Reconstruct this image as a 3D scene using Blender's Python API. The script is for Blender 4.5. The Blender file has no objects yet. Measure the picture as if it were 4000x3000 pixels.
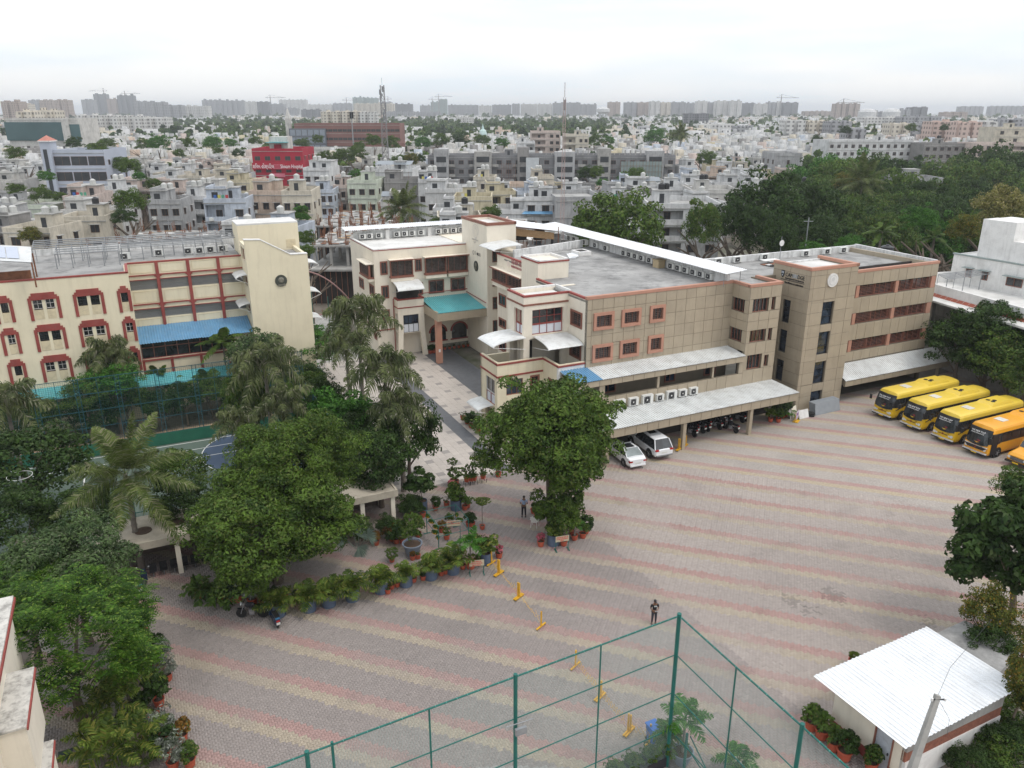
import bpy, math, random
import numpy as np
from mathutils import Vector, Matrix
R=math.radians; PI=math.pi
SC=bpy.context.scene
# ------------------------------------------------------------------ camera, sky, sun, exposure
F=3060.; PITCH=R(19.2); H=28.0
cd=bpy.data.cameras.new('camera'); cam=bpy.data.objects.new('camera',cd); SC.collection.objects.link(cam)
cam.location=(0,0,H); cam.rotation_euler=(R(90)-PITCH,0,0)
cd.sensor_width=36; cd.lens=36*F/4000; cd.clip_start=.5; cd.clip_end=20000; SC.camera=cam
w=bpy.data.worlds.new("World"); SC.world=w; w.use_nodes=True
nt=w.node_tree; nt.nodes.clear()
wo=nt.nodes.new('ShaderNodeOutputWorld'); add=nt.nodes.new('ShaderNodeAddShader')
b1=nt.nodes.new('ShaderNodeBackground'); b2=nt.nodes.new('ShaderNodeBackground')
sky=nt.nodes.new('ShaderNodeTexSky'); sky.sky_type='NISHITA'; sky.sun_disc=False
SUN_EL,SUN_AZ=62,115
sky.sun_elevation=R(SUN_EL); sky.sun_rotation=R(SUN_AZ); sky.dust_density=4; sky.air_density=1.2
b1.inputs[1].default_value=.05
nt.links.new(sky.outputs[0],b1.inputs[0])
tc=nt.nodes.new('ShaderNodeTexCoord'); mp=nt.nodes.new('ShaderNodeMapping'); mp.inputs['Scale'].default_value=(1.2,1.2,9)
ns=nt.nodes.new('ShaderNodeTexNoise'); ns.inputs['Scale'].default_value=2.3; ns.inputs['Detail'].default_value=7; ns.inputs['Roughness'].default_value=.55
cr=nt.nodes.new('ShaderNodeValToRGB'); cr.color_ramp.elements[0].position=.36; cr.color_ramp.elements[1].position=.58
cr.color_ramp.elements[0].color=(.77,.84,.905,1); cr.color_ramp.elements[1].color=(.93,.93,.925,1)
nt.links.new(tc.outputs['Generated'],mp.inputs[0]); nt.links.new(mp.outputs[0],ns.inputs['Vector'])
nt.links.new(ns.outputs[0],cr.inputs[0]); nt.links.new(cr.outputs[0],b2.inputs[0])
sz=nt.nodes.new('ShaderNodeSeparateXYZ'); nt.links.new(tc.outputs['Generated'],sz.inputs[0]); mr=nt.nodes.new('ShaderNodeMapRange'); mr.inputs[1].default_value=0; mr.inputs[2].default_value=1; mr.inputs[3].default_value=1.17; mr.inputs[4].default_value=1.55
nt.links.new(sz.outputs[2],mr.inputs[0]); nt.links.new(mr.outputs[0],b2.inputs[1])   # overcast: the zenith is brighter than the horizon
nt.links.new(b1.outputs[0],add.inputs[0]); nt.links.new(b2.outputs[0],add.inputs[1]); nt.links.new(add.outputs[0],wo.inputs[0])
ld=bpy.data.lights.new('sun','SUN'); ld.energy=1.0; ld.angle=R(12); ld.color=(1,.95,.88)
sun=bpy.data.objects.new('sun',ld); SC.collection.objects.link(sun)
sd=Vector((math.sin(R(SUN_AZ))*math.cos(R(SUN_EL)),math.cos(R(SUN_AZ))*math.cos(R(SUN_EL)),math.sin(R(SUN_EL))))
sun.rotation_euler=sd.to_track_quat('Z','Y').to_euler(); sun.location=(40,-20,90)
SC.view_settings.view_transform='Standard'; SC.view_settings.look='None'; SC.view_settings.gamma=1
SC.view_settings.exposure=-.1; SC.view_settings.use_curve_mapping=False
SC.render.engine='CYCLES'
cy=SC.cycles; cy.max_bounces=5; cy.diffuse_bounces=3; cy.glossy_bounces=2; cy.transmission_bounces=3; cy.transparent_max_bounces=6
cy.volume_bounces=0; cy.use_denoising=True; cy.caustics_reflective=False; cy.caustics_refractive=False
# ------------------------------------------------------------------ helpers
TH=R(26); AX=(math.cos(TH),math.sin(TH)); BX=(-math.sin(TH),math.cos(TH))
def W(a,b,z=0.): return Vector((a*AX[0]+b*BX[0], a*AX[1]+b*BX[1], z))       # school grid to world
def toab(p): return (p[0]*AX[0]+p[1]*AX[1], p[0]*BX[0]+p[1]*BX[1])
def G(u,v,z=0.):                                                               # point at height z seen at photograph pixel
    x=(u-2000)/F; y=(1500-v)/F; c,s=math.cos(PITCH),math.sin(PITCH)
    d=(x,c+s*y,-s+c*y); t=(z-H)/d[2]; return Vector((d[0]*t,d[1]*t,z))
def Gd(u,v,D):                                                                 # point on that line of sight at distance D ahead
    x=(u-2000)/F; y=(1500-v)/F; c,s=math.cos(PITCH),math.sin(PITCH)
    d=(x,c+s*y,-s+c*y); t=D/d[1]; return Vector((d[0]*t,D,H+d[2]*t))
def PR(p):
    c,s=math.cos(PITCH),math.sin(PITCH); z=p[2]-H; fz=p[1]*c-z*s
    return (2000+F*p[0]/fz, 1500-F*(p[1]*s+z*c)/fz)
def link(o): SC.collection.objects.link(o); return o
MATS={}
def newmat(name):
    m=bpy.data.materials.new(name); m.use_nodes=True; MATS[name]=m; nt=m.node_tree; nt.nodes.clear()
    o=nt.nodes.new('ShaderNodeOutputMaterial'); p=nt.nodes.new('ShaderNodeBsdfPrincipled'); nt.links.new(p.outputs[0],o.inputs[0])
    return m,nt,p,o
def N(nt,t,**k):
    n=nt.nodes.new(t)
    for a,b in k.items():
        if a in n.inputs.keys(): n.inputs[a].default_value=b
        else: setattr(n,a,b)
    return n
def mix(nt,fac,a,b,mode='MIX'):
    m=nt.nodes.new('ShaderNodeMix'); m.data_type='RGBA'; m.blend_type=mode
    for s,i in ((fac,0),(a,6),(b,7)):
        if hasattr(s,'is_linked'): nt.links.new(s,m.inputs[i])
        elif i==0: m.inputs[0].default_value=s
        else: m.inputs[i].default_value=(*s,1)
    return m.outputs[2]
def ramp(nt,src,p0,p1,c0=(0,0,0),c1=(1,1,1)):
    r=nt.nodes.new('ShaderNodeValToRGB'); e=r.color_ramp.elements; e[0].position=p0; e[1].position=p1; e[0].color=(*c0,1); e[1].color=(*c1,1)
    nt.links.new(src,r.inputs[0]); return r.outputs[0]
def mat(name,col,rough=.75,var=.12,scale=.7,dirt=.0,dirtcol=(.09,.08,.07),streak=0.,bump=.0,bscale=8,metal=0.,spec=.4,emit=None,ov=0.):
    if name in MATS: return MATS[name]
    m,nt,p,o=newmat(name); p.inputs['Roughness'].default_value=rough; p.inputs['Metallic'].default_value=metal
    p.inputs['Specular IOR Level'].default_value=spec
    g=N(nt,'ShaderNodeNewGeometry')
    n1=N(nt,'ShaderNodeTexNoise',Scale=scale,Detail=5,Roughness=.6); nt.links.new(g.outputs['Position'],n1.inputs['Vector'])
    lo=tuple(c*(1-var) for c in col); hi=tuple(min(1,c*(1+var)) for c in col)
    c=ramp(nt,n1.outputs[0],.3,.7,lo,hi)
    if dirt:
        n2=N(nt,'ShaderNodeTexNoise',Scale=scale*2.3,Detail=8,Roughness=.7); nt.links.new(g.outputs['Position'],n2.inputs['Vector'])
        f=ramp(nt,n2.outputs[0],.46,.68); mm=N(nt,'ShaderNodeMath',operation='MULTIPLY'); mm.inputs[1].default_value=dirt
        nt.links.new(f,mm.inputs[0]); c=mix(nt,mm.outputs[0],c,dirtcol)
    if streak:
        mp=N(nt,'ShaderNodeMapping'); mp.inputs['Scale'].default_value=(1,1,.12); nt.links.new(g.outputs['Position'],mp.inputs[0])
        n3=N(nt,'ShaderNodeTexNoise',Scale=2.6,Detail=6,Roughness=.65); nt.links.new(mp.outputs[0],n3.inputs['Vector'])
        f=ramp(nt,n3.outputs[0],.5,.72); mm=N(nt,'ShaderNodeMath',operation='MULTIPLY'); mm.inputs[1].default_value=streak
        nt.links.new(f,mm.inputs[0]); c=mix(nt,mm.outputs[0],c,dirtcol)
    if ov:
        oi=N(nt,'ShaderNodeObjectInfo'); c=mix(nt,1.,c,ramp(nt,oi.outputs['Random'],0,1,(1-ov,)*3,(1+ov,)*3),'MULTIPLY')
    nt.links.new(c,p.inputs['Base Color'])
    if bump:
        n4=N(nt,'ShaderNodeTexNoise',Scale=bscale,Detail=4); nt.links.new(g.outputs['Position'],n4.inputs['Vector'])
        b=N(nt,'ShaderNodeBump',Strength=bump,Distance=.05); nt.links.new(n4.outputs[0],b.inputs['Height']); nt.links.new(b.outputs[0],p.inputs['Normal'])
    return m
def srgb(r,g,b):
    f=lambda c:(c/255/12.92 if c/255<=.04045 else ((c/255+.055)/1.055)**2.4); return (f(r),f(g),f(b))
def leafmat(name,c0,c1,c2=None,rough=.5,trans=.3):
    c0=tuple(x*.9 for x in c0); c1=(c1[0]*1.3,c1[1]*1.36,c1[2]*1.1)
    m,nt,p,o=newmat(name); g=N(nt,'ShaderNodeNewGeometry')
    n1=N(nt,'ShaderNodeTexNoise',Scale=.9,Detail=3,Roughness=.6); nt.links.new(g.outputs['Position'],n1.inputs['Vector'])
    a=mix(nt,ramp(nt,n1.outputs[0],.35,.66),c0,c1)
    r=ramp(nt,g.outputs['Random Per Island'],0,1,(.6,.6,.6),(1.35,1.35,1.3)); a=mix(nt,1.,a,r,'MULTIPLY')
    if c2:
        t=ramp(nt,g.outputs['Random Per Island'],.78,.9); a=mix(nt,t,a,c2)
    nt.links.new(a,p.inputs['Base Color']); p.inputs['Roughness'].default_value=rough; p.inputs['Specular IOR Level'].default_value=.12
    t=N(nt,'ShaderNodeBsdfTranslucent'); nt.links.new(a,t.inputs[0]); ms=N(nt,'ShaderNodeMixShader'); ms.inputs[0].default_value=trans
    nt.links.new(p.outputs[0],ms.inputs[1]); nt.links.new(t.outputs[0],ms.inputs[2]); nt.links.new(ms.outputs[0],o.inputs[0]); return m
def glassmat(name,col=(.012,.014,.016),rough=.12):
    if name in MATS: return MATS[name]
    m,nt,p,o=newmat(name); g=N(nt,'ShaderNodeNewGeometry'); n1=N(nt,'ShaderNodeTexNoise',Scale=1.1,Detail=3); nt.links.new(g.outputs['Position'],n1.inputs['Vector'])
    nt.links.new(ramp(nt,n1.outputs[0],.4,.65,col,tuple(c*3.2 for c in col)),p.inputs['Base Color']); p.inputs['Roughness'].default_value=rough
    p.inputs['Specular IOR Level'].default_value=.85; return m

class MB:
    """collects shapes with material slots and links them as one mesh"""
    def __init__(s): s.v=[]; s.f=[]; s.m=[]; s.mats=[]
    def mi(s,m):
        if m not in s.mats: s.mats.append(m)
        return s.mats.index(m)
    def poly(s,pts,m,fl=None):
        n=len(s.v); s.v+= [tuple(p) for p in pts]; i=s.mi(m)
        for f in (fl or [tuple(range(len(pts)))]): s.f.append(tuple(n+k for k in f)); s.m.append(i)
    def box(s,x0,x1,y0,y1,z0,z1,m,top=None):
        if x0>x1:x0,x1=x1,x0
        if y0>y1:y0,y1=y1,y0
        n=len(s.v); s.v+=[(x0,y0,z0),(x1,y0,z0),(x1,y1,z0),(x0,y1,z0),(x0,y0,z1),(x1,y0,z1),(x1,y1,z1),(x0,y1,z1)]
        i=s.mi(m); j=s.mi(top) if top else i
        for f,k in (((0,3,2,1),i),((4,5,6,7),j),((0,1,5,4),i),((1,2,6,5),i),((2,3,7,6),i),((3,0,4,7),i)):
            s.f.append(tuple(n+q for q in f)); s.m.append(k)
    def prism(s,pts,z0,z1,m,top=None):
        n=len(pts); b=len(s.v); s.v+=[(x,y,z0) for x,y in pts]+[(x,y,z1) for x,y in pts]; i=s.mi(m); j=s.mi(top) if top else i
        s.f.append(tuple(b+k for k in reversed(range(n)))); s.m.append(i); s.f.append(tuple(b+n+k for k in range(n))); s.m.append(j)
        for k in range(n): s.f.append((b+k,b+(k+1)%n,b+n+(k+1)%n,b+n+k)); s.m.append(i)
    def tube(s,p,q,r,m,r2=None,n=6,cap=True):
        p=Vector(p); q=Vector(q); d=(q-p)
        if d.length<1e-6: return
        d.normalize(); u=d.orthogonal().normalized(); w_=d.cross(u); r2=r if r2 is None else r2; b=len(s.v); i=s.mi(m)
        for c,rr in ((p,r),(q,r2)):
            for k in range(n):
                a=2*PI*k/n; s.v.append(tuple(c+u*(rr*math.cos(a))+w_*(rr*math.sin(a))))
        for k in range(n): s.f.append((b+k,b+(k+1)%n,b+n+(k+1)%n,b+n+k)); s.m.append(i)
        if cap: s.f.append(tuple(b+k for k in reversed(range(n)))); s.m.append(i); s.f.append(tuple(b+n+k for k in range(n))); s.m.append(i)
    def path(s,pts,rs,m,n=6):
        for k in range(len(pts)-1):
            r0=rs[k] if isinstance(rs,(list,tuple)) else rs; r1=rs[k+1] if isinstance(rs,(list,tuple)) else rs
            s.tube(pts[k],pts[k+1],r0,m,r1,n)
    def lathe(s,prof,m,c=(0,0,0),n=16,axis='z'):
        b=len(s.v); i=s.mi(m)
        for r,z in prof:
            for k in range(n):
                a=2*PI*k/n; x,y=r*math.cos(a),r*math.sin(a)
                s.v.append((c[0]+x,c[1]+y,c[2]+z) if axis=='z' else ((c[0]+x,c[1]+z,c[2]+y) if axis=='y' else (c[0]+z,c[1]+x,c[2]+y)))
        for j in range(len(prof)-1):
            for k in range(n):
                k2=(k+1)%n; s.f.append((b+j*n+k,b+j*n+k2,b+(j+1)*n+k2,b+(j+1)*n+k)); s.m.append(i)
        s.f.append(tuple(b+k for k in reversed(range(n)))); s.m.append(i); s.f.append(tuple(b+(len(prof)-1)*n+k for k in range(n))); s.m.append(i)
    def mesh(s,name):
        me=bpy.data.meshes.new(name); me.from_pydata(s.v,[],s.f)
        for m in s.mats: me.materials.append(m)
        if len(s.mats)>1: me.polygons.foreach_set('material_index',s.m)
        me.update(); return me
    def build(s,name,parent=None,smooth=False,**k):
        return mobj(name,s.mesh(name),parent,smooth=smooth,**k)
def mobj(name,me,parent=None,loc=None,rz=None,scale=None,smooth=False,label=None,kind=None,cat=None,group=None):
    o=bpy.data.objects.new(name,me); link(o)
    if parent: o.parent=parent
    if loc is not None: o.location=loc
    if rz is not None: o.rotation_euler=(0,0,rz)
    if scale is not None: o.scale=scale if hasattr(scale,'__len__') else (scale,)*3
    if smooth: me.polygons.foreach_set('use_smooth',[True]*len(me.polygons))
    if label:o['label']=label
    if kind:o['kind']=kind
    if cat:o['category']=cat
    if group:o['group']=group
    return o
def empty(name,label,cat,loc=(0,0,0),rz=0,group=None,scale=1):
    o=bpy.data.objects.new(name,None); link(o); o.location=loc; o.rotation_euler=(0,0,rz); o.scale=(scale,)*3 if not hasattr(scale,'__len__') else scale; o.empty_display_size=.3
    if label:o['label']=label
    o['category']=cat
    if group:o['group']=group
    return o
KIDS={}
def dup(root,loc,rz,label=None,scale=None,group=None,remat=None):
    if root.name not in KIDS:
        KIDS[root.name]=[(c,list(c.children)) for c in root.children]
    r=root.copy(); link(r); r.location=loc; r.rotation_euler=(0,0,rz)
    if scale is not None: r.scale=scale if hasattr(scale,'__len__') else (scale,)*3
    if label: r['label']=label
    if group: r['group']=group
    for ch,gs in KIDS[root.name]:
        c=ch.copy(); link(c); c.parent=r
        if remat:
            for sl in c.material_slots:
                if sl.material in remat:
                    new=remat[sl.material]; sl.link='OBJECT'; sl.material=new
        for g in gs:
            d=g.copy(); link(d); d.parent=c
    return r
def box_obj(name,x0,x1,y0,y1,z0,z1,m,parent=None,**k):
    b=MB(); b.box(x0,x1,y0,y1,z0,z1,m); return b.build(name,parent,**k)
def rects(u0,u1,z0,z1,holes):
    """rectangle minus holes as a few rectangles"""
    holes=[(max(h[0],u0),min(h[1],u1),max(h[2],z0),min(h[3],z1)) for h in holes]; holes=[h for h in holes if h[1]-h[0]>1e-3 and h[3]-h[2]>1e-3]
    zs=sorted({z0,z1,*[h[2] for h in holes],*[h[3] for h in holes]}); out=[]; prev={}
    for za,zb in zip(zs,zs[1:]):
        hs=sorted((h[0],h[1]) for h in holes if h[2]<zb-1e-4 and h[3]>za+1e-4); u=u0; row=[]
        for a,b in hs:
            if a>u+1e-3: row.append((u,a))
            u=max(u,b)
        if u<u1-1e-3: row.append((u,u1))
        cur={}
        for r in row:
            if r in prev: out[prev[r]][3]=zb; cur[r]=prev[r]
            else: out.append([r[0],r[1],za,zb]); cur[r]=len(out)-1
        prev=cur
    return out
def facade(mb,axis,pos,depth,u0,u1,z0,z1,holes,m):
    """wall in plane axis=pos, thickness depth towards +axis, with holes"""
    for a,b,c,d in rects(u0,u1,z0,z1,holes):
        if axis=='b': mb.box(a,b,pos,pos+depth,c,d,m)
        else: mb.box(pos,pos+depth,a,b,c,d,m)
UNIT={}
def unit_panel(m,chamfer=.06):
    k=('p',m.name)
    if k not in UNIT:
        mb=MB(); mb.v=[(0,0,0),(1,0,0),(1,0,1),(0,0,1)]; c=.012
        mb.v=[(0,0,0),(1,0,0),(1,0,1),(0,0,1),(c,-1,c),(1-c,-1,c),(1-c,-1,1-c),(c,-1,1-c)]
        i=mb.mi(m)
        for f in ((4,5,6,7),(0,1,5,4),(1,2,6,5),(2,3,7,6),(3,0,4,7)): mb.f.append(f); mb.m.append(i)
        UNIT[k]=mb.mesh('cladding_panel')
    return UNIT[k]
def panels(parent,axis,pos,us,zs,holes,m,gap=.025,th=.03,name='cladding_panel'):
    me=unit_panel(m)
    for i in range(len(us)-1):
        for j in range(len(zs)-1):
            for a,b,c,d in rects(us[i]+gap/2,us[i+1]-gap/2,zs[j]+gap/2,zs[j+1]-gap/2,holes):
                if b-a<.06 or d-c<.06: continue
                o=bpy.data.objects.new(name,me); link(o); o.parent=parent
                if axis=='b': o.location=(a,pos,c); o.scale=(b-a,th,d-c)
                else: o.location=(pos,b,c); o.rotation_euler=(0,0,-PI/2); o.scale=(b-a,th,d-c)
def window(parent,axis,pos,u0,u1,z0,z1,fm,gm,fw=.12,proud=.06,inset=.12,nx=2,nz=1,grille=None,name='window',sill=False,mull=None):
    """framed window: frame stands proud of plane, pane inset; axis b faces -b, axis a faces -a"""
    f=MB(); w_=u1-u0; h=z1-z0; mull=mull or fm
    f.box(0,w_,-proud,inset,0,fw,fm); f.box(0,w_,-proud,inset,h-fw,h,fm); f.box(0,fw,-proud,inset,fw,h-fw,fm); f.box(w_-fw,w_,-proud,inset,fw,h-fw,fm)
    t=.035
    for i in range(1,nx):
        x=fw+(w_-2*fw)*i/nx; f.box(x-t/2,x+t/2,inset-.07,inset-.01,fw,h-fw,mull)
    for i in range(1,nz):
        z=fw+(h-2*fw)*i/nz; f.box(fw,w_-fw,inset-.068,inset-.012,z-t/2,z+t/2,mull)
    if sill: f.box(-.05,w_+.05,-proud-.1,0,-.06,0,fm)
    o=f.build(name,parent); 
    if axis=='b': o.location=(u0,pos,z0)
    else: o.location=(pos,u1,z0); o.rotation_euler=(0,0,-PI/2)
    p=MB(); p.poly([(fw,inset,fw),(w_-fw,inset,fw),(w_-fw,inset,h-fw),(fw,inset,h-fw)],gm); p.build('pane',o)
    if grille:
        g=MB(); s=.02; n=max(2,int((w_-2*fw)/.17)); k=max(2,int((h-2*fw)/.17))
        for i in range(1,n):
            x=fw+(w_-2*fw)*i/n; g.box(x-s/2,x+s/2,-.01,.01,fw,h-fw,grille)
        for i in range(1,k):
            z=fw+(h-2*fw)*i/k; g.box(fw,w_-fw,-.008,.008,z-s/2,z+s/2,grille)
        g.build('grille',o)
    return o
def corr_sheet(m,L,wid=1.0,pitch=.25,amp=.05,name='roofing_sheet'):
    """corrugated sheet, ribs along y (length L), width wid along x"""
    k=('c',m.name,round(L,3),wid,amp)
    if k in UNIT: return UNIT[k]
    mb=MB(); n=int(round(wid/pitch)); xs=[];zs=[]
    for i in range(n):
        x=i*pitch; xs+=[x,x+.42*pitch,x+.55*pitch,x+.87*pitch]; zs+=[0,0,amp,amp]
    xs.append(wid); zs.append(0); i=mb.mi(m)
    for y in (0,L):
        for x,z in zip(xs,zs): mb.v.append((x,y,z))
    q=len(xs)
    for a in range(q-1): mb.f.append((a,a+1,q+a+1,q+a)); mb.m.append(i)
    UNIT[k]=mb.mesh(name); return UNIT[k]
def roof_sheets(parent,p0,p1,depthvec,m,wid=1.0,name='roofing_sheet',jit=.012,rnd=None):
    """row of corrugated sheets from p0 to p1 (lower edge), ribs run along depthvec"""
    p0=Vector(p0);p1=Vector(p1);d=Vector(depthvec); L=d.length; run=(p1-p0); n=max(1,round(run.length/wid)); me=corr_sheet(m,L,wid)
    x=run.normalized(); y=d.normalized(); z=x.cross(y).normalized(); s=run.length/n/wid
    rnd=rnd or random.Random(5)
    for i in range(n):
        o=bpy.data.objects.new(name,me); link(o); o.parent=parent
        M=Matrix((x*s,y,z)).transposed().to_4x4(); M.translation=p0+x*(run.length/n*i)+z*rnd.uniform(0,jit)
        o.matrix_local=M
def text(parent,s,size,loc,rot,m,name='lettering',ext=.015,align='LEFT',sx=1):
    c=bpy.data.curves.new(name,'FONT'); c.body=s; c.size=size; c.extrude=ext; c.align_x=align; c.resolution_u=3
    c.materials.append(m); t=bpy.data.objects.new(name,c); link(t); bpy.context.view_layer.update()
    me=bpy.data.meshes.new_from_object(t.evaluated_get(bpy.context.evaluated_depsgraph_get())); bpy.data.objects.remove(t)
    if not me.materials: me.materials.append(m)
    o=mobj(name,me,parent,kind='stuff' if len(s)>3 else None); o.location=loc; o.rotation_euler=rot; o.scale=(sx,1,1); return o
# ------------------------------------------------------------------ materials
CREAM=mat('cream_paint',(.74,.675,.565),.85,.04,.35,dirt=.13,dirtcol=(.42,.37,.3),streak=.22,bump=.15,bscale=14)
CREAMY=mat('yellow_cream_paint',(.72,.645,.475),.85,.05,.3,dirt=.12,dirtcol=(.45,.38,.27),streak=.25,bump=.15,bscale=14)
WHITE=mat('white_paint',(.70,.69,.67),.8,.05,.5,dirt=.25,dirtcol=(.3,.28,.26),streak=.3)
REDTRIM=mat('dark_red_trim',(.27,.055,.045),.7,.15,1.2,dirt=.2,dirtcol=(.2,.14,.12))
BROWNTRIM=mat('brown_red_trim',(.23,.095,.066),.65,.15,1.5)
ORANGE=mat('terracotta_trim',(.43,.22,.155),.7,.08,1.1,dirt=.2,dirtcol=(.35,.22,.16))
CLAD=mat('taupe_cladding',(.375,.315,.232),.55,.05,.5,dirt=.18,dirtcol=(.24,.2,.15),streak=.3,spec=.35,ov=.055)
CLADJ=mat('cladding_joint',(.19,.16,.118),.9,.1)
ROOFC=mat('roof_screed',(.30,.295,.285),.9,.28,.22,dirt=.75,dirtcol=(.085,.085,.085),bump=.2)
ROOFW=mat('pale_roof_screed',(.62,.61,.585),.9,.14,.3,dirt=.4,dirtcol=(.28,.27,.25),bump=.15)
PARAPET=mat('stained_parapet',(.66,.66,.65),.9,.1,.5,dirt=.5,dirtcol=(.2,.2,.19),streak=.65)
SHEETW=mat('white_roof_sheet',(.62,.63,.62),.42,.07,.6,dirt=.45,dirtcol=(.33,.31,.28),spec=.45,ov=.06)
SHEETN=mat('new_white_roof_sheet',(.72,.735,.75),.45,.04,.6,dirt=.3,dirtcol=(.48,.46,.43),spec=.45,ov=.03)
SHEETB=mat('blue_roof_sheet',(.12,.28,.45),.4,.12,.8,dirt=.3,dirtcol=(.25,.33,.4),spec=.5)
SHEETT=mat('teal_roof_sheet',(.095,.36,.385),.4,.12,.7,dirt=.3,dirtcol=(.2,.3,.3),spec=.5)
ACW=mat('ac_casing',(.68,.68,.65),.5,.05,2,dirt=.1)
ACG=mat('ac_grille',(.17,.17,.17),.6,.1,2)
BLACK=mat('black_plastic',(.018,.018,.02),.45,.1)
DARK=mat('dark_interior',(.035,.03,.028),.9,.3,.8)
GLASS=glassmat('dark_glass'); GLASSB=glassmat('blue_dark_glass',(.014,.02,.03),.1)
GRILLE=mat('grille_paint',(.15,.10,.085),.6,.1); GRILLEW=mat('pale_grille_paint',(.5,.47,.44),.6,.1)
CURT=mat('curtain',(.33,.25,.2),.9,.2,3)
PANELW=mat('window_infill_panel',(.6,.62,.66),.5,.05)
STEEL=mat('galvanised_steel',(.27,.28,.29),.45,.12,2,metal=.3); RUST=mat('rusty_steel',(.2,.085,.045),.85,.25,3)
CONC=mat('raw_concrete',(.33,.32,.30),.95,.18,.4,dirt=.5,dirtcol=(.15,.145,.14),streak=.4,bump=.2)
GREENP=mat('green_fence_paint',(.010,.115,.095),.45,.15,2); GREENCLIP=mat('pale_green_tie',(.10,.30,.26),.6)
TEALP=mat('teal_fence_paint',(.02,.085,.105),.5,.15,2)
TILE=mat('courtyard_tile',(.50,.45,.405),.5,.06,.6,dirt=.25,dirtcol=(.3,.27,.24),ov=.05); TILED=mat('courtyard_tile_dark',(.30,.275,.255),.55,.08)
GRAN=mat('grey_granite',(.125,.13,.14),.5,.15,1.5,dirt=.2)
SOIL=mat('soil',(.07,.045,.03),.95,.3,2)
TERRA=mat('terracotta_pot',(.40,.085,.045),.7,.12,3); DRUM=mat('blue_grey_drum',(.085,.115,.17),.6,.12,2)
YEL=mat('yellow_barrier_paint',(.66,.36,.02),.5,.1,3,dirt=.2,dirtcol=(.25,.14,.05))
BARK=mat('bark',(.14,.11,.085),.95,.25,3,bump=.4); PALMB=mat('palm_bark',(.2,.175,.15),.95,.25,4,bump=.4)
INK=mat('black_lettering',(.015,.015,.02),.5); INKR=mat('red_lettering',(.5,.04,.04),.6); INKW=mat('white_lettering',(.85,.85,.85),.5)
CANE=mat('cane_mat',(.33,.21,.11),.9,.15,4); BRICK=mat('red_brickwork',(.22,.085,.055),.9,.25,5,bump=.5,bscale=20)
# ------------------------------------------------------------------ ground
m,nt_,p,o=newmat('earth'); g=N(nt_,'ShaderNodeNewGeometry')
n1=N(nt_,'ShaderNodeTexNoise',Scale=.02,Detail=8,Roughness=.65); nt_.links.new(g.outputs['Position'],n1.inputs['Vector'])
n2=N(nt_,'ShaderNodeTexNoise',Scale=.35,Detail=6,Roughness=.7); nt_.links.new(g.outputs['Position'],n2.inputs['Vector'])
c=mix(nt_,ramp(nt_,n1.outputs[0],.42,.58),(.17,.145,.115),(.07,.085,.04)); c=mix(nt_,ramp(nt_,n2.outputs[0],.35,.7),c,(.23,.21,.19))
nt_.links.new(c,p.inputs['Base Color']); p.inputs['Roughness'].default_value=.95
mb=MB(); mb.poly([(-9000,-300,-.1),(9000,-300,-.1),(9000,12000,-.1),(-9000,12000,-.1)],m); mb.build('ground',kind='structure')
# yard base: sand joints near, the same stripes printed on by colour further off
def stripemat():
    m,nt,p,o=newmat('yard_paving'); tc=N(nt,'ShaderNodeTexCoord'); sx=N(nt,'ShaderNodeSeparateXYZ'); nt.links.new(tc.outputs['Object'],sx.inputs[0])
    def M(op,a,b=None):
        q=N(nt,'ShaderNodeMath',operation=op)
        for i,s in enumerate((a,b)):
            if s is None: continue
            if hasattr(s,'is_linked'): nt.links.new(s,q.inputs[i])
            else: q.inputs[i].default_value=s
        return q.outputs[0]
    n0=N(nt,'ShaderNodeTexNoise',Scale=9,Detail=2); nt.links.new(tc.outputs['Object'],n0.inputs['Vector'])
    s=M('ADD',M('ADD',sx.outputs[0],sx.outputs[1]),M('MULTIPLY',M('SUBTRACT',n0.outputs[0],.5),.5)); f=M('FRACT',M('DIVIDE',s,4.))
    red=M('GREATER_THAN',f,.77); yl=M('MULTIPLY',M('GREATER_THAN',f,.54),M('SUBTRACT',1.,red))
    n=N(nt,'ShaderNodeTexNoise',Scale=.33,Detail=7,Roughness=.65); nt.links.new(tc.outputs['Object'],n.inputs['Vector'])
    wear=ramp(nt,n.outputs[0],.38,.72,(1,1,1),(.35,.35,.35))
    n3=N(nt,'ShaderNodeTexNoise',Scale=7,Detail=4,Roughness=.7); nt.links.new(tc.outputs['Object'],n3.inputs['Vector'])
    grey=mix(nt,ramp(nt,n.outputs[0],.35,.65),(.30,.27,.245),(.36,.32,.285))
    c=mix(nt,M('MULTIPLY',red,wear),grey,(.33,.205,.185)); c=mix(nt,M('MULTIPLY',yl,wear),c,(.37,.305,.21))
    c=mix(nt,.55,c,mix(nt,1.,c,ramp(nt,n3.outputs[0],.3,.7,(.55,.55,.55),(1.4,1.4,1.4)),'MULTIPLY'))
    nt.links.new(c,p.inputs['Base Color']); p.inputs['Roughness'].default_value=.85
    return m
YARDM=stripemat()
JOINT=mat('paving_joint_sand',(.13,.115,.1),.95,.2,3)
yard=MB(); yard.poly([(26.2,0,-.012),(110,0,-.012),(110,54.2,-.012),(57,54.2,-.012),(27.6,54.2,-.012),(27.6,53,-.012),(-8,53,-.012),(-8,0,-.012)],YARDM)
yard=yard.build('yard_paving',kind='structure',rz=TH)
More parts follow.
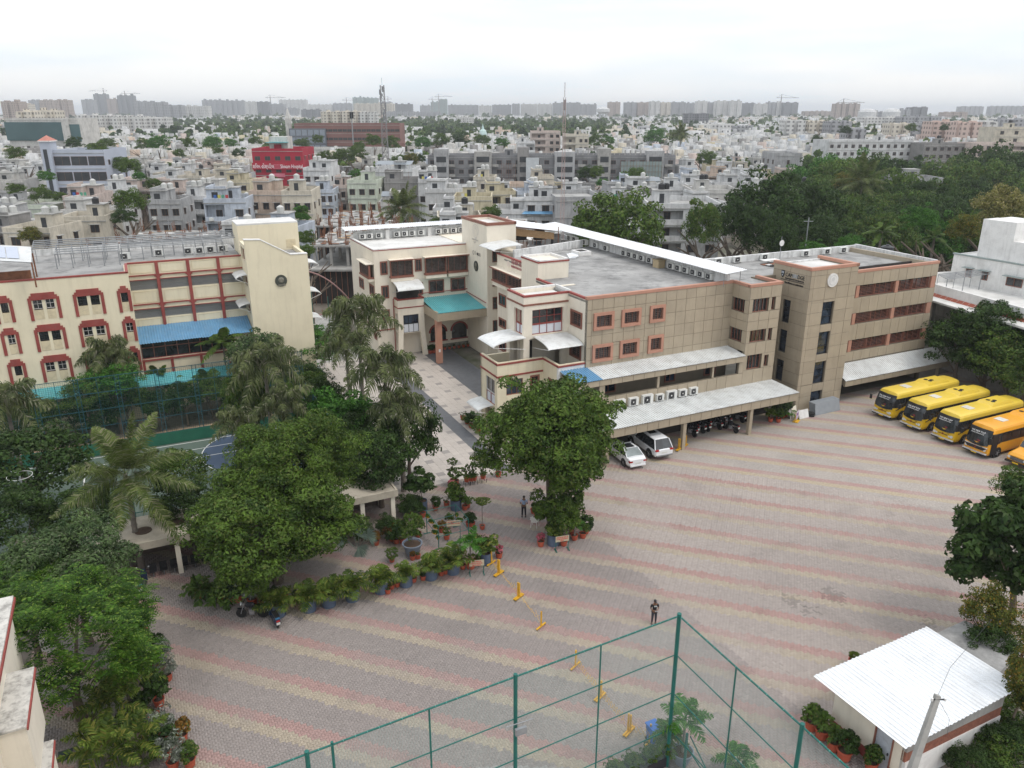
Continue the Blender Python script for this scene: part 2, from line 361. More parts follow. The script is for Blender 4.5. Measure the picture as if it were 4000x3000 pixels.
def do_pavers():
    U=.125; g=.005; rng=np.random.default_rng(3)
    i0,i1=int(-8/U),int(66/U); j0,j1=int(16/U),int(53.0/U)
    n=np.arange(j0,j1); out=[]
    for k in range((i0-j1)//4-1,(i1-j0)//4+2):
        h=np.stack([n+4*k,n,np.full_like(n,2),np.full_like(n,1)],1); v=np.stack([n+3+4*k,n,np.full_like(n,1),np.full_like(n,2)],1); out+= [h,v]
    P=np.concatenate(out).astype(float)
    cx=(P[:,0]+P[:,2]/2)*U; cy=(P[:,1]+P[:,3]/2)*U
    wx=cx*AX[0]+cy*BX[0]; wy=cx*AX[1]+cy*BX[1]; z=-H
    c_,s_=math.cos(PITCH),math.sin(PITCH); fz=wy*c_-z*s_; u=2000+F*wx/fz; v=1500-F*(wy*s_+z*c_)/fz
    dist=np.hypot(wx,wy)
    ok=(u>-60)&(u<4060)&(v<3060)&(dist<61)&(cx<64)&(cx>-7)&(cy<52.9)
    ok&=~((cx>26.8)&(cx<34.0)&(cy>16.1)&(cy<20.9))
    P=P[ok]; cx=cx[ok]; cy=cy[ok]; dist=dist[ok]; q=len(P)
    # colours: grey, red, yellow with mislaid stones and worn patches
    s=(cx+cy)+rng.normal(0,.05,q); f=(s/4)%1
    def vn(x,y,sc,seed):
        r=np.random.default_rng(seed).random((64,64)); X=x/sc; Y=y/sc; xi=np.floor(X).astype(int); yi=np.floor(Y).astype(int); fx=X-xi; fy=Y-yi; fx=fx*fx*(3-2*fx); fy=fy*fy*(3-2*fy)
        g=lambda a,b:r[a%64,b%64]; return (g(xi,yi)*(1-fx)+g(xi+1,yi)*fx)*(1-fy)+(g(xi,yi+1)*(1-fx)+g(xi+1,yi+1)*fx)*fy
    worn=.6*vn(cx,cy,2.8,1)+.4*vn(cx,cy,.9,2)
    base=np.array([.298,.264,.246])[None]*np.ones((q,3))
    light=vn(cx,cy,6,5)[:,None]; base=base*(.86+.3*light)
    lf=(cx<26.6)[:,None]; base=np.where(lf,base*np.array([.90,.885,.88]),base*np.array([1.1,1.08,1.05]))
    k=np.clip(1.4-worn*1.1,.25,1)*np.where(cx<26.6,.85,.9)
    red=f>.775; yl=(f>.55)&~red
    col=base.copy(); kr=k[:,None]
    col=np.where(red[:,None],base*(1-kr)+np.array([.345,.212,.190])*kr,col); col=np.where(yl[:,None],base*(1-kr)+np.array([.365,.308,.23])*kr,col)
    col*= (1+rng.normal(0,.045,q))[:,None]
    for (su,sv,sr) in ((3095,2345,.75),(3255,2328,.9),(3625,2430,.5),(3165,2385,.4),(2640,2745,.2)):
        gp=toab(G(su,sv)); d=np.hypot((cx-gp[0]),(cy-gp[1])*.8)+rng.normal(0,.25,q); col[d<sr*.6]*=.74
    col*= (1-.14*np.clip(vn(cx,cy,1.7,9)-.72,0,1)/.28)[:,None]
    dz=rng.normal(0,.0012,q); 
    order=np.argsort(dist); near=order[:300]; far=order[300:]
    def quads(idx):
        x0=P[idx,0]*U+g/2; y0=P[idx,1]*U+g/2; x1=(P[idx,0]+P[idx,2])*U-g/2; y1=(P[idx,1]+P[idx,3])*U-g/2; zt=dz[idx]; zb=np.full(len(idx),-.011); e=.004
        V=np.stack([np.stack([x0,y0,zb],1),np.stack([x1,y0,zb],1),np.stack([x1,y1,zb],1),np.stack([x0,y1,zb],1),
                    np.stack([x0+e,y0+e,zt],1),np.stack([x1-e,y0+e,zt],1),np.stack([x1-e,y1-e,zt],1),np.stack([x0+e,y1-e,zt],1)],1)
        Fq=np.array([[4,5,6,7],[0,1,5,4],[1,2,6,5],[2,3,7,6],[3,0,4,7]])
        return V,Fq
    m,nt,p,o=newmat('paving_stone'); at=N(nt,'ShaderNodeAttribute',attribute_name='stone'); g2=N(nt,'ShaderNodeNewGeometry')
    n3=N(nt,'ShaderNodeTexNoise',Scale=30,Detail=3,Roughness=.7); nt.links.new(g2.outputs['Position'],n3.inputs['Vector'])
    nt.links.new(mix(nt,1.,at.outputs['Color'],ramp(nt,n3.outputs[0],.3,.7,(.9,.9,.9),(1.08,1.08,1.08)),'MULTIPLY'),p.inputs['Base Color']); p.inputs['Roughness'].default_value=.8
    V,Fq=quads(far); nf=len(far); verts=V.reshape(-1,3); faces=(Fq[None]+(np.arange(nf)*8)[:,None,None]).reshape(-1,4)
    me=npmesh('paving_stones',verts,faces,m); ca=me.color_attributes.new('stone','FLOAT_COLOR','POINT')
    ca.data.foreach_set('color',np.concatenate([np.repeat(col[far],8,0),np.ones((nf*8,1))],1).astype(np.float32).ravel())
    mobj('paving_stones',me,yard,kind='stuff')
    # the 300 stones that show largest
    mats=[mat('loose_stone_%s'%n,c,.8,.15,6) for n,c in (('grey',(.29,.275,.26)),('red',(.34,.18,.16)),('yellow',(.38,.30,.18)))]
    ms={}
    for i in near:
        hz=P[i,2]>P[i,3]; kk=(bool(hz),1 if red[i] else 2 if yl[i] else 0)
        if kk not in ms:
            b=MB(); sx,sy=(.25-g,.125-g) if hz else (.125-g,.25-g); e=.004
            b.poly([(0,0,-.011),(sx,0,-.011),(sx,sy,-.011),(0,sy,-.011),(e,e,0),(sx-e,e,0),(sx-e,sy-e,0),(e,sy-e,0)],mats[kk[1]],[(4,5,6,7),(0,1,5,4),(1,2,6,5),(2,3,7,6),(3,0,4,7)]); ms[kk]=b.mesh('paving_stone')
        o=bpy.data.objects.new('paving_stone',ms[kk]); link(o); o.parent=yard; o.location=(P[i,0]*U+g/2,P[i,1]*U+g/2,dz[i])
    return q
def npmesh(name,verts,faces,m,mi=None,mats=None):
    me=bpy.data.meshes.new(name); nv=len(verts); nf=len(faces); k=faces.shape[1]
    me.vertices.add(nv); me.vertices.foreach_set('co',np.ascontiguousarray(verts,dtype=np.float32).ravel())
    me.loops.add(nf*k); me.loops.foreach_set('vertex_index',np.ascontiguousarray(faces,dtype=np.int32).ravel())
    me.polygons.add(nf); me.polygons.foreach_set('loop_start',np.arange(nf,dtype=np.int32)*k)
    try: me.polygons.foreach_set('loop_total',np.full(nf,k,dtype=np.int32))
    except Exception: pass
    for x in (mats or [m]): me.materials.append(x)
    if mi is not None: me.polygons.foreach_set('material_index',mi.astype(np.int32))
    me.update(calc_edges=True); return me
NPAV=do_pavers()
# courtyard of pale tiles with a granite strip
cb=MB(); cb.poly([(14,53.02,-.03),(34.2,53.02,-.03),(34.2,88,-.03),(14,88,-.03)],GRAN); court=cb.build('courtyard_paving',kind='structure',rz=TH)
def do_tiles():
    T=.66; rnd=random.Random(2); near=[]
    for i in range(-6,25):
        for j in range(0,54):
            a=17.9+i*T; b=53.05+j*T
            if a<14.2 or a+T>34: continue
            if 24.45<a+T/2<25.95: continue
            u,v=PR(W(a,b)); 
            if u<1250 or v>2100: continue
            if (30.0<a and b>62.3) or (a>27.0 and b>58.9 and a<30 and b<62): continue
            near.append((math.hypot(*W(a,b)[:2]),a,b,i%3==0 and (j+(i//3)%2*2)%4==0))
    near.sort(); rest=MB(); ms={}
    for k,(d,a,b,dk) in enumerate(near):
        m=TILED if dk else TILE; g=.012
        if k<300:
            if m.name not in ms:
                q=MB(); q.box(0,T-g,0,T-g,-.029,0,m); ms[m.name]=q.mesh('floor_tile')
            o=bpy.data.objects.new('floor_tile',ms[m.name]); link(o); o.parent=court; o.location=(a,b,rnd.uniform(-.002,.001))
        else: rest.box(a,a+T-g,b,b+T-g,-.029,rnd.uniform(-.002,.001),m)
    rest.build('floor_tiles',court,kind='stuff')
do_tiles()
# garden soil, back lanes and the sports ground
cb=MB(); cb.poly([(-60,20,-.05),(-8,20,-.05),(-8,53.01,-.05),(14,53.01,-.05),(14,88,-.05),(26,88,-.05),(26,120,-.05),(-60,120,-.05)],mat('trodden_earth',(.16,.135,.11),.95,.3,.5,dirt=.5,dirtcol=(.05,.06,.03))); cb.build('garden_ground',kind='structure',rz=TH)
COURTG=mat('court_green',(.095,.13,.105),.7,.08,.5,dirt=.2,dirtcol=(.06,.08,.07)); COURTB=mat('court_blue',(.065,.095,.15),.7,.08,.5,dirt=.2,dirtcol=(.05,.07,.1)); COURTR=mat('court_red',(.26,.09,.085),.7,.1,.5); COURTS=mat('court_sand',(.42,.31,.2),.85,.1,.5,dirt=.3)
LINEW=mat('court_line',(.75,.75,.72),.7,.08)
cb=MB(); cb.poly([(-48,53.5,-.03),(11.5,53.5,-.03),(11.5,74.6,-.03),(-48,74.6,-.03)],COURTS); ct=cb.build('sports_court',kind='structure',rz=TH)
cb=MB(); cb.poly([(-46,55,-.026),(10.5,55,-.026),(10.5,71.2,-.026),(-46,71.2,-.026)],COURTG); cb.build('green_surface',ct)
def disc(cx,cy,r,z,m,n=40,half=None):
    mb=MB(); a0,a1=half or (0,2*PI); mb.poly([(cx+r*math.cos(a0+(a1-a0)*k/n),cy+r*math.sin(a0+(a1-a0)*k/n),z) for k in range(n+(1 if half else 0))],m); return mb
def ring(cx,cy,r,wd,z,m,n=48):
    mb=MB()
    for k in range(n):
        a,b=2*PI*k/n,2*PI*(k+1)/n; mb.poly([(cx+q*math.cos(t),cy+q*math.sin(t),z) for q,t in ((r,a),(r+wd,a),(r+wd,b),(r,b))],m)
    return mb
disc(8.2,66.5,5.2,-.022,COURTB).build('blue_area',ct); disc(8.6,64.6,2.2,-.018,COURTR).build('red_area',ct)
disc(-18,64,6,-.022,COURTB).build('blue_area',ct); disc(-18,62,2.4,-.018,COURTR).build('red_area',ct)
lm=ring(8.2,66.5,5.2,.08,-.014,LINEW); 
for r_ in (ring(8.6,64.6,2.2,.08,-.014,LINEW),ring(-18,64,6,.08,-.014,LINEW)):
    n=len(lm.v); lm.v+=r_.v; lm.f+=[tuple(n+q for q in f) for f in r_.f]; lm.m+=r_.m
for a0,a1,b0,b1 in ((-45,10,70.6,70.7),(-45,10,68.8,68.88),(-45,10,56,56.1),(-6,-5.9,56,70.6),(2,9.5,66.9,66.98),(9.9,10,56,70.6)): lm.poly([(a0,b0,-.014),(a1,b0,-.014),(a1,b1,-.014),(a0,b1,-.014)],LINEW)
lm.build('court_lines',ct)
cb=MB(); cb.poly([(14,88,-.04),(25,88,-.04),(25,112,-.04),(17,112,-.04),(17,95,-.04),(14,95,-.04)],CONC); cb.build('lane',kind='structure',rz=TH)
cb=MB(); cb.poly([(-40,22,-.02),(-5.0,22,-.02),(-5.0,37,-.02),(-1.2,37.2,-.02),(-1.2,22,-.02),(-1,10,-.02),(-40,10,-.02)],mat('pale_side_yard',(.42,.40,.38),.85,.1,.8,dirt=.3,dirtcol=(.2,.2,.19))); cb.build('side_yard',kind='structure',rz=TH)
# ------------------------------------------------------------------ school buildings (grid coordinates a, b)
def broot(name,label,cat='school building',group=None):
    return empty(name,label,cat,(0,0,0),TH,group)
def rebase(root,a,b):
    root.location=W(a,b)
    for c in root.children: c.location=(c.location[0]-a,c.location[1]-b,c.location[2])
def coping(mb,pts,z0,z1,wd,m,closed=False,over=.07):
    """coping along a polyline in grid coordinates, laid inwards to the left of travel"""
    n=len(pts)
    for i in range(n-1+(1 if closed else 0)):
        (x0,y0),(x1,y1)=pts[i],pts[(i+1)%n]; L=math.hypot(x1-x0,y1-y0); dx,dy=(x1-x0)/L,(y1-y0)/L; nx,ny=-dy,dx; e=over if i<n else 0
        p=[(x0-dx*e-nx*over,y0-dy*e-ny*over),(x1+dx*e*.9-nx*over,y1+dy*e*.9-ny*over),(x1+dx*e*.9+nx*wd,y1+dy*e*.9+ny*wd),(x0-dx*e+nx*wd,y0-dy*e+ny*wd)]
        mb.prism(p,z0-.002*i,z1-.002*i,m)
def ac_unit(name='ac_condenser'):
    r=empty(name,'boxy white air conditioner condenser with a dark round fan','air conditioner')
    b=MB(); b.box(0,.85,0,.34,.06,.66,ACW); b.box(.08,.16,.02,.32,0,.06,BLACK); b.box(.69,.77,.02,.32,0,.06,BLACK); b.build('casing',r)
    g=MB(); g.box(.07,.6,-.012,0,.12,.6,ACG); g.build('grille',r)
    f=MB(); f.lathe([(.22,-.03),(.22,-.012)],BLACK,(.335,0,.36),14,'y'); f.lathe([(.06,-.04),(.06,-.03)],ACW,(.335,0,.36),8,'y')
    for k in range(5):
        a=2*PI*k/5; f.tube((.335+.05*math.cos(a),-.034,.36+.05*math.sin(a)),(.335+.2*math.cos(a+.3),-.034,.36+.2*math.sin(a+.3)),.012,ACG,n=4)
    f.build('fan',r); return r
AC0=ac_unit(); AC_used=[0]
def place(proto,used,loc,rz,label,group,scale=None,cat=None,remat=None):
    if not used[0]:
        used[0]=1; KIDS[proto.name]=[(c,list(c.children)) for c in proto.children]
        proto.location=loc; proto.rotation_euler=(0,0,rz); proto['label']=label
        if group: proto['group']=group
        if scale is not None: proto.scale=scale if hasattr(scale,'__len__') else (scale,)*3
        if remat:
            for ch,gs in KIDS[proto.name]: pass
        return proto
    return dup(proto,loc,rz,label,scale,group)
ORD=['first','second','third','fourth','fifth','sixth','seventh','eighth','ninth','tenth','eleventh','twelfth','thirteenth','fourteenth','fifteenth','sixteenth','seventeenth','eighteenth','nineteenth','twentieth']
def ordn(i):
    if i<20: return ORD[i]
    T=['twenty','thirty','forty','fifty','sixty','seventy','eighty','ninety']; t=(i+1)//10-2; u=(i+1)%10
    if i+1>=100: return 'hundred-and-'+(ordn(i-100) if i>=100 else 'zeroth')
    return (T[t].replace('y','ieth') if u==0 else T[t]+'-'+ORD[u-1])
# ---- long taupe wing
LW=broot('clad_school_wing','long taupe panel clad school wing with six orange framed windows and two white canopies')
b=MB(); wins=[(35.03,37.1,10.05,11.6),(37.9,39.93,10.05,11.6),(40.9,42.55,10.08,11.64),(35.0,37.1,7.15,8.73),(37.85,39.9,7.18,8.78),(40.88,42.55,7.22,8.86)]
facade(b,'b',55.85,.3,34.4,50.3,6.4,12.84,wins,CLADJ)
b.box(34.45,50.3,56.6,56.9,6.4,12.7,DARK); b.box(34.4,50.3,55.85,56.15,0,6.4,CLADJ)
b.box(49.55,49.8,55.9,80.5,12.7,13.9,PARAPET)
b.build('wall',LW)
us=[34.4]+[34.85+1.114*i for i in range(14)]+[50.3]; zs=[6.45,7.37,8.48,9.58,10.76,11.9,12.83]
panels(LW,'b',55.85,us,zs,wins,CLAD)
for q in wins: window(LW,'b',55.82,*q,ORANGE,GLASS,fw=.26,proud=.14,inset=.22,nx=3,nz=1,grille=GRILLE,mull=BROWNTRIM)
b=MB(); b.prism([(34.4,55.85),(50.3,55.85),(50.3,53.55),(54.1,53.55),(54.1,57.5),(56.6,57.5),(56.6,66.3),(49.8,66.3),(49.8,80.6),(36.8,77.4),(36.8,69),(34.5,65.5),(34.5,59.15),(34.4,59.1)],12.55,12.72,ROOFC); b.build('roof',LW)
b=MB(); coping(b,[(34.4,55.85),(50.3,55.85)],12.84,13.1,.3,ORANGE); coping(b,[(50.3,55.85),(50.3,53.55),(54.1,53.55),(54.1,56.8)],12.84,13.095,.3,ORANGE); b.build('coping',LW)
# first floor corridor behind columns
b=MB(); 
facade(b,'b',53.5,.22,34.4,50.3,3.3,6.05,[(34.98,40.42,4.68,5.78),(40.72,46.57,4.68,5.78),(46.83,49.72,4.68,5.78)],CLADJ)
b.box(34.4,34.6,53.72,55.85,3.3,6.05,CLADJ); b.box(34.6,50.3,53.72,55.85,3.2,3.4,CONC)
b.box(32.0,50.2,53.3,53.5,5.86,6.4,CLADJ); b.box(31.95,32.15,53.5,57.2,5.86,6.4,CLADJ); b.build('corridor_wall',LW)
panels(LW,'b',53.49,[34.4]+[34.98+1.112*i for i in range(13)]+[50.28],[3.42,4.67],[],CLAD)
panels(LW,'b',53.29,[32.0+1.14*i for i in range(17)],[5.87,6.39],[],CLAD)
for x0,x1 in ((34.4,34.96),(40.44,40.7),(46.59,46.81),(49.74,50.28)): panels(LW,'b',53.49,[x0,x1],[4.68,5.8],[],CLAD)
for u0,u1 in ((36.0,37.6),(43.0,44.2),(47.6,49.0)): window(LW,'b',55.8,u0,u1,4.1,5.7,BROWNTRIM,GLASSB,fw=.1,nx=2,inset=.04)
roof_sheets(LW,(34.55,53.18,6.44),(50.25,53.18,6.44),(0,2.66,.3),SHEETW)
roof_sheets(LW,(31.9,53.18,6.445),(34.55,53.18,6.445),(0,2.66,.3),SHEETB); roof_sheets(LW,(31.9,55.84,6.745),(34.36,55.84,6.745),(0,.9,.1),SHEETB)
b=MB(); b.box(28.0,54.0,49.95,50.15,2.5,3.24,CLADJ); b.box(53.8,54.0,50.15,53.5,2.5,3.24,CLADJ); 
for a in (33.2,41.1,48.6): b.box(a-.17,a+.17,50.0,50.35,0,2.5,CLAD)
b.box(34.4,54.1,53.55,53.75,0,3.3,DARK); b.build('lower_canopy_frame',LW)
panels(LW,'b',49.94,[28.0+1.13*i for i in range(24)],[2.5,3.24],[],CLAD)
roof_sheets(LW,(28.0,49.82,3.30),(54.05,49.82,3.30),(0,3.68,.16),SHEETW)
# bay at the end of the long wing
bw=[(50.72,52.66,10.42,11.68),(50.72,52.7,7.52,8.72),(50.7,52.5,4.85,6.3),(52.98,53.47,10.48,11.7),(52.95,53.45,7.5,8.7),(52.85,53.35,4.95,6.1)]
b=MB(); facade(b,'b',53.55,.3,50.3,54.1,3.3,12.84,bw,CLADJ); sw=[(54.1,56.25,10.33,11.56),(54.1,55.8,7.48,8.68)]
facade(b,'a',50.3,.3,53.85,56.15,6.7,12.84,[(54.1,55.8,10.33,11.56),(54.1,55.8,7.48,8.68)],CLADJ)
b.box(50.6,54.1,54.6,54.8,3.3,12.6,DARK); b.box(51.0,51.2,54,56,6.5,12.6,DARK); b.box(53.8,54.1,53.85,57.4,0,12.84,CLADJ); b.box(54.1,56.6,57.0,57.3,0,12.84,CLADJ); b.build('bay_wall',LW)
zb_=[3.35,4.85,6.3,7.5,8.7,9.6,10.42,11.7,12.83]
panels(LW,'b',53.54,[50.3,51.6,52.82,54.1],zb_,bw,CLAD); panels(LW,'a',50.29,[53.55,55.0,55.85],[6.75,7.5,8.7,9.6,10.35,11.58,12.83],[(54.1,55.8,10.33,11.56),(54.1,55.8,7.48,8.68)],CLAD)
for q in bw: window(LW,'b',53.75,*q,BROWNTRIM,GLASS,fw=.06,proud=.0,inset=.08,nx=4 if q[1]-q[0]>1 else 2)
for q in sw: window(LW,'a',50.5,q[0],min(q[1],55.8),q[2],q[3],BROWNTRIM,GLASS,fw=.06,proud=0,inset=.08,nx=4)
rebase(LW,42,55)
# the air conditioners on the corridor parapet
acs=[(35.85,1.35),(37.38,1.15),(38.78,1.35),(40.27,.98),(41.42,1.3),(42.76,1.05),(43.98,1.05)]
for i,(a,s) in enumerate(acs):
    place(AC0,AC_used,W(a,53.12,3.4+(.0 if s>1.2 else .1)),TH,'white air conditioner on the corridor parapet above the lower canopy, %s from the neem tree'%ORD[i],'air conditioners on the corridor parapet',(s*.95,1,s*1.05))
bs=[80.87,78.33,76.07,72.33,71.2,70.1,68.91,67.44,63.75,62.58,61.42,60.16,59.03,57.84]; bs=[84.5,83.2]+bs
for i,b_ in enumerate(bs): place(AC0,AC_used,W(49.3,b_+.95,12.74),TH-PI/2,'rooftop air conditioner under the long white shed roof, %s counted from the near end'%ordn(len(bs)-1-i),'air conditioners along the long roof',(1.15,1,1))
for i,a in enumerate([26.17,27.06,28.29,30.67,31.7,32.72,33.95,36.37,37.31,38.49,39.55]): place(AC0,AC_used,W(a,97.2,12.76),TH,'rooftop air conditioner on the cream wing, %s from the wing\'s outer end'%ORD[i],'air conditioners along the cream wing roof',(.95,1,1.05))
# long shed roof over them
SH=broot('shed_roof','long narrow white corrugated shed roof over the rooftop air conditioners','roof'); 
b=MB()
for b_ in (55.4,58.5,62,66,70,74,78,82,86,90): b.tube((50.6,b_,12.7),(50.6,b_,14.1),.035,STEEL); b.tube((48.7,b_,12.7 if b_<57 else 13.7),(48.7,b_,14.0),.03,STEEL)
b.tube((48.7,54.8,14.0),(48.7,91,14.0),.03,STEEL); b.tube((50.6,54.8,14.12),(50.6,91,14.12),.03,STEEL); b.build('steel_frame',SH)
roof_sheets(SH,(48.3,54.7,14.02),(48.3,91.2,14.02),(2.5,0,.22),SHEETN) if False else None
roof_sheets(SH,(48.3,91.2,14.03),(48.3,54.7,14.03),(2.4,0,.2),SHEETN); rebase(SH,49.5,70)
# ---- tower with the lettering
TW=broot('sign_tower','tall taupe panel clad stair tower with dark lettering and a round white emblem')
tl=[(54.68,55.65,8.48,10.75),(54.68,55.65,5.48,7.75),(54.65,55.65,2.5,4.7)]; tf=[(58.58,60.05,8.57,10.82),(58.58,60.05,5.56,7.85),(58.58,60.05,2.55,4.83),(58.55,60.05,.58,1.78)]
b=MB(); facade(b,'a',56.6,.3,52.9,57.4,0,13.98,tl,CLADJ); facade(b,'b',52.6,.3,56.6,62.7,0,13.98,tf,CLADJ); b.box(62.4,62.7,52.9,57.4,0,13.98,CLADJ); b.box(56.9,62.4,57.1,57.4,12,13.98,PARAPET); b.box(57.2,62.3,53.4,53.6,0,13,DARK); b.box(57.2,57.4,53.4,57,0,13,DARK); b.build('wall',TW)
zt=[0.02,1.28,2.48,3.68,4.88,6.08,7.28,8.48,9.68,10.88,12.08,13.28,13.97][::-1]; zt=sorted([13.97,13.46,12.28,11.08,9.87,8.66,7.45,6.24,5.03,3.82,2.61,1.4,.02])
panels(TW,'a',56.59,[52.6,53.1,55.15,57.4],zt,tl,CLAD); panels(TW,'b',52.59,[56.6,57.04,58.6,60.1,61.7,62.7],zt,tf,CLAD)
b=MB(); b.prism([(56.8,52.8),(62.5,52.8),(62.5,57.2),(56.8,57.2)],13.75,13.85,ROOFW); b.build('roof',TW)
b=MB(); coping(b,[(56.6,52.6),(62.7,52.6),(62.7,57.4)],13.98,14.26,.32,ORANGE); coping(b,[(56.6,57.4),(56.6,52.9)],13.98,14.255,.32,ORANGE); b.build('coping',TW)
for q in tl: window(TW,'a',56.75,*q,BLACK,GLASSB,fw=.05,proud=0,inset=.08,nx=1,nz=3)
for q in tf: window(TW,'b',52.75,*q,BLACK,GLASSB,fw=.05,proud=0,inset=.08,nx=1,nz=3 if q[3]-q[2]>2 else 1)
b=MB(); b.lathe([(.66,-.1),(.66,0)],WHITE,(59.38,52.56,12.9),32,'y'); em=b.build('round_emblem',TW)
b=MB(); b.lathe([(.5,-.112),(.5,-.1)],mat('emblem_relief',(.55,.55,.54)),(59.38,52.56,12.9),28,'y'); b.lathe([(.42,-.122),(.42,-.112)],WHITE,(59.38,52.56,12.9),28,'y'); b.lathe([(.16,-.13),(.2,-.122)],mat('emblem_relief',(.55,.55,.54)),(59.38,52.56,13.0),12,'y'); b.build('emblem_relief',em)
rl=(PI/2,0,-PI/2); sg=mat('sign_bright_metal',(.42,.46,.50),.35,.1)
text(TW,'CAM',.52,(56.54,55.72,12.98),rl,INK,sx=.9); text(TW,'BRI',.52,(56.54,54.83,12.98),rl,sg,sx=.9); text(TW,'DGE',.52,(56.54,54.18,12.98),rl,INK,sx=.88)
text(TW,'International Examinations',.235,(56.54,55.72,12.74),rl,INK,sx=.95); text(TW,'Excellence in education',.27,(56.54,55.72,12.32),rl,INK,sx=.93)
b=MB(); b.box(56.52,56.56,53.25,56.28,12.62,12.66,INK); b.build('sign_line',TW)
b=MB(); sp=[(56.25,13.5),(55.85,13.5),(55.85,13.12),(55.93,12.92),(56.05,12.8),(56.17,12.92),(56.25,13.12)]; b.v=[(56.55,y,z) for y,z in sp]+[(56.5,y,z) for y,z in sp]; n=7; b.mi(INK); b.f=[tuple(range(n)),tuple(n+k for k in reversed(range(n)))]+[(k,(k+1)%n,n+(k+1)%n,n+k) for k in range(n)]; b.m=[0]*len(b.f)
shd=b.build('shield_crest',TW); b=MB(); b.box(56.485,56.5,55.9,56.02,13.2,13.42,sg); b.box(56.485,56.5,56.08,56.2,13.2,13.42,sg); b.box(56.485,56.5,55.98,56.12,12.98,13.12,sg); b.build('crest_charge',shd)
rebase(TW,59.6,55)
# ---- right taupe wing
RW=broot('banded_school_wing','taupe clad school wing with three long window bands and orange mullions behind the yellow buses')
bh=[(62.9,76.45,10.3,11.52),(62.9,76.45,7.52,8.66),(62.9,76.45,4.62,5.83)]
b=MB(); facade(b,'b',54.2,.3,62.7,76.6,0,12.84,bh+[(63.2,76.2,0.0,2.3)],CLADJ); b.box(62.9,76.3,57.2,57.4,0,12.6,DARK)
facade(b,'a',76.3,.3,54.5,65.7,0,12.84,[(54.8,57.0,z0,z1) for _,_,z0,z1 in bh],CLAD); b.box(62.7,76.6,54.5,57.2,10.1,10.28,CONC);b.box(62.7,76.6,54.5,57.2,7.3,7.5,CONC);b.box(62.7,76.6,54.5,57.2,4.4,4.6,CONC); b.build('wall',RW)
us=[62.75,64.4]+[65.63+1.235*i for i in range(9)]+[76.6]; panels(RW,'b',54.19,us,[3.6,4.6],[],CLAD); panels(RW,'b',54.19,us,[5.85,7.5],[],CLAD); panels(RW,'b',54.19,us,[8.68,10.28],[],CLAD); panels(RW,'b',54.19,us,[11.54,12.83],[],CLAD)
for u0,u1,z0,z1 in bh:
    for x0,x1 in ((64.72,65.17),(70.37,70.83),(75.8,76.45)): box_obj('mullion',x0,x1,54.16,54.4,z0,z1,ORANGE,RW)
    for x0,x1 in ((62.9,64.72),(65.17,67.7),(67.7,70.37),(70.83,73.3),(73.3,75.8)):
        window(RW,'b',54.45,x0,x1,z0,z1,BROWNTRIM,GLASS,fw=.06,proud=0,inset=.25,nx=3,grille=GRILLE if x1<70 else None)
    b=MB()
    for k in range(7): b.box(62.9,75.8,54.3,54.33,z0+.12+k*.15,z0+.15+k*.15,BROWNTRIM)
    b.build('louvre_bars',RW)
b=MB(); b.prism([(62.7,54.2),(76.6,54.2),(76.6,57.5),(77.4,65.7),(56.6,66.6),(56.6,57.42),(62.7,57.42)],12.2,12.36,ROOFC); b.build('roof',RW)
b=MB(); coping(b,[(62.7,54.2),(76.6,54.2)],12.84,13.1,.28,ORANGE); b.build('coping',RW)
b=MB(); b.prism([(76.5,54.5),(76.75,54.5),(77.6,65.9),(77.3,65.9)],12.2,13.15,PARAPET); b.prism([(49.9,66.1),(77.3,65.6),(77.3,65.9),(49.9,66.4)],12.2,13.05,PARAPET); b.build('roof_parapet',RW)
b=MB(); b.box(62.75,78.4,52.2,52.4,1.75,2.34,CLADJ); b.box(62.8,63.0,52.4,54.1,1.9,2.34,CLADJ); b.box(76.8,77.05,52.3,52.5,0,1.75,CLAD); b.build('canopy_frame',RW)
panels(RW,'b',52.19,[62.75+1.12*i for i in range(15)],[1.76,2.34],[],CLAD)
roof_sheets(RW,(62.72,52.1,2.38),(78.5,52.1,2.38),(0,2.1,1.05),SHEETW); rebase(RW,70,56)
for i,(a,b_) in enumerate([(56.2,65.9),(58.8,65.9),(62.6,65.8),(68.4,65.5),(71.6,65.4),(74.1,65.3)]): place(AC0,AC_used,W(a,b_-.4,12.4),TH,'rooftop air conditioner against the white back parapet, %s from the old shed roof'%ORD[i],'air conditioners on the tower side roof',(1.25,1,1.05))
# ---- cream corner block with the terrace
CBk=broot('cream_corner_block','cream stepped entrance block with red bands, big glazed openings and curved awnings')
fo=[(30.8,33.92,9.33,11.6)]; so=[(59.4,61.0,9.33,11.6)]
b=MB(); facade(b,'b',59.1,.3,29.95,34.4,9.0,12.8,fo,CREAM); facade(b,'a',29.95,.3,59.4,62.3,9.0,12.8,so,CREAM)
facade(b,'a',34.4,.3,55.86,59.1,0,12.8,[(56.62,58.66,10.05,11.5),(56.62,58.5,7.2,8.7)],CREAM)
b.box(29.95,30.55,59.1,59.7,5.9,9.0,CREAM); b.box(33.8,34.4,59.1,59.5,5.9,9.0,CREAM); b.box(29.95,30.4,61.9,62.3,5.9,9,CREAM); b.box(30.3,36.8,62.0,62.3,0,12.8,CREAM)
b.box(30.3,34.4,59.4,62.0,8.9,9.02,CREAM); b.box(35.1,35.3,56.2,59,6.5,12.6,DARK); b.box(30.8,34.4,60.6,60.7,9.1,12.5,DARK); b.box(30.55,34.4,61.3,61.5,5.9,8.9,CREAM); b.box(31.2,31.9,61.2,61.3,6.0,8.2,DARK)
b.box(34.5,34.8,62.3,65.5,0,12.8,CREAM); b.box(36.8,37.1,69,79.23,0,12.95,CREAM); b.box(37.1,39.5,79.0,79.23,0,12.95,CREAM); b.build('wall',CBk)
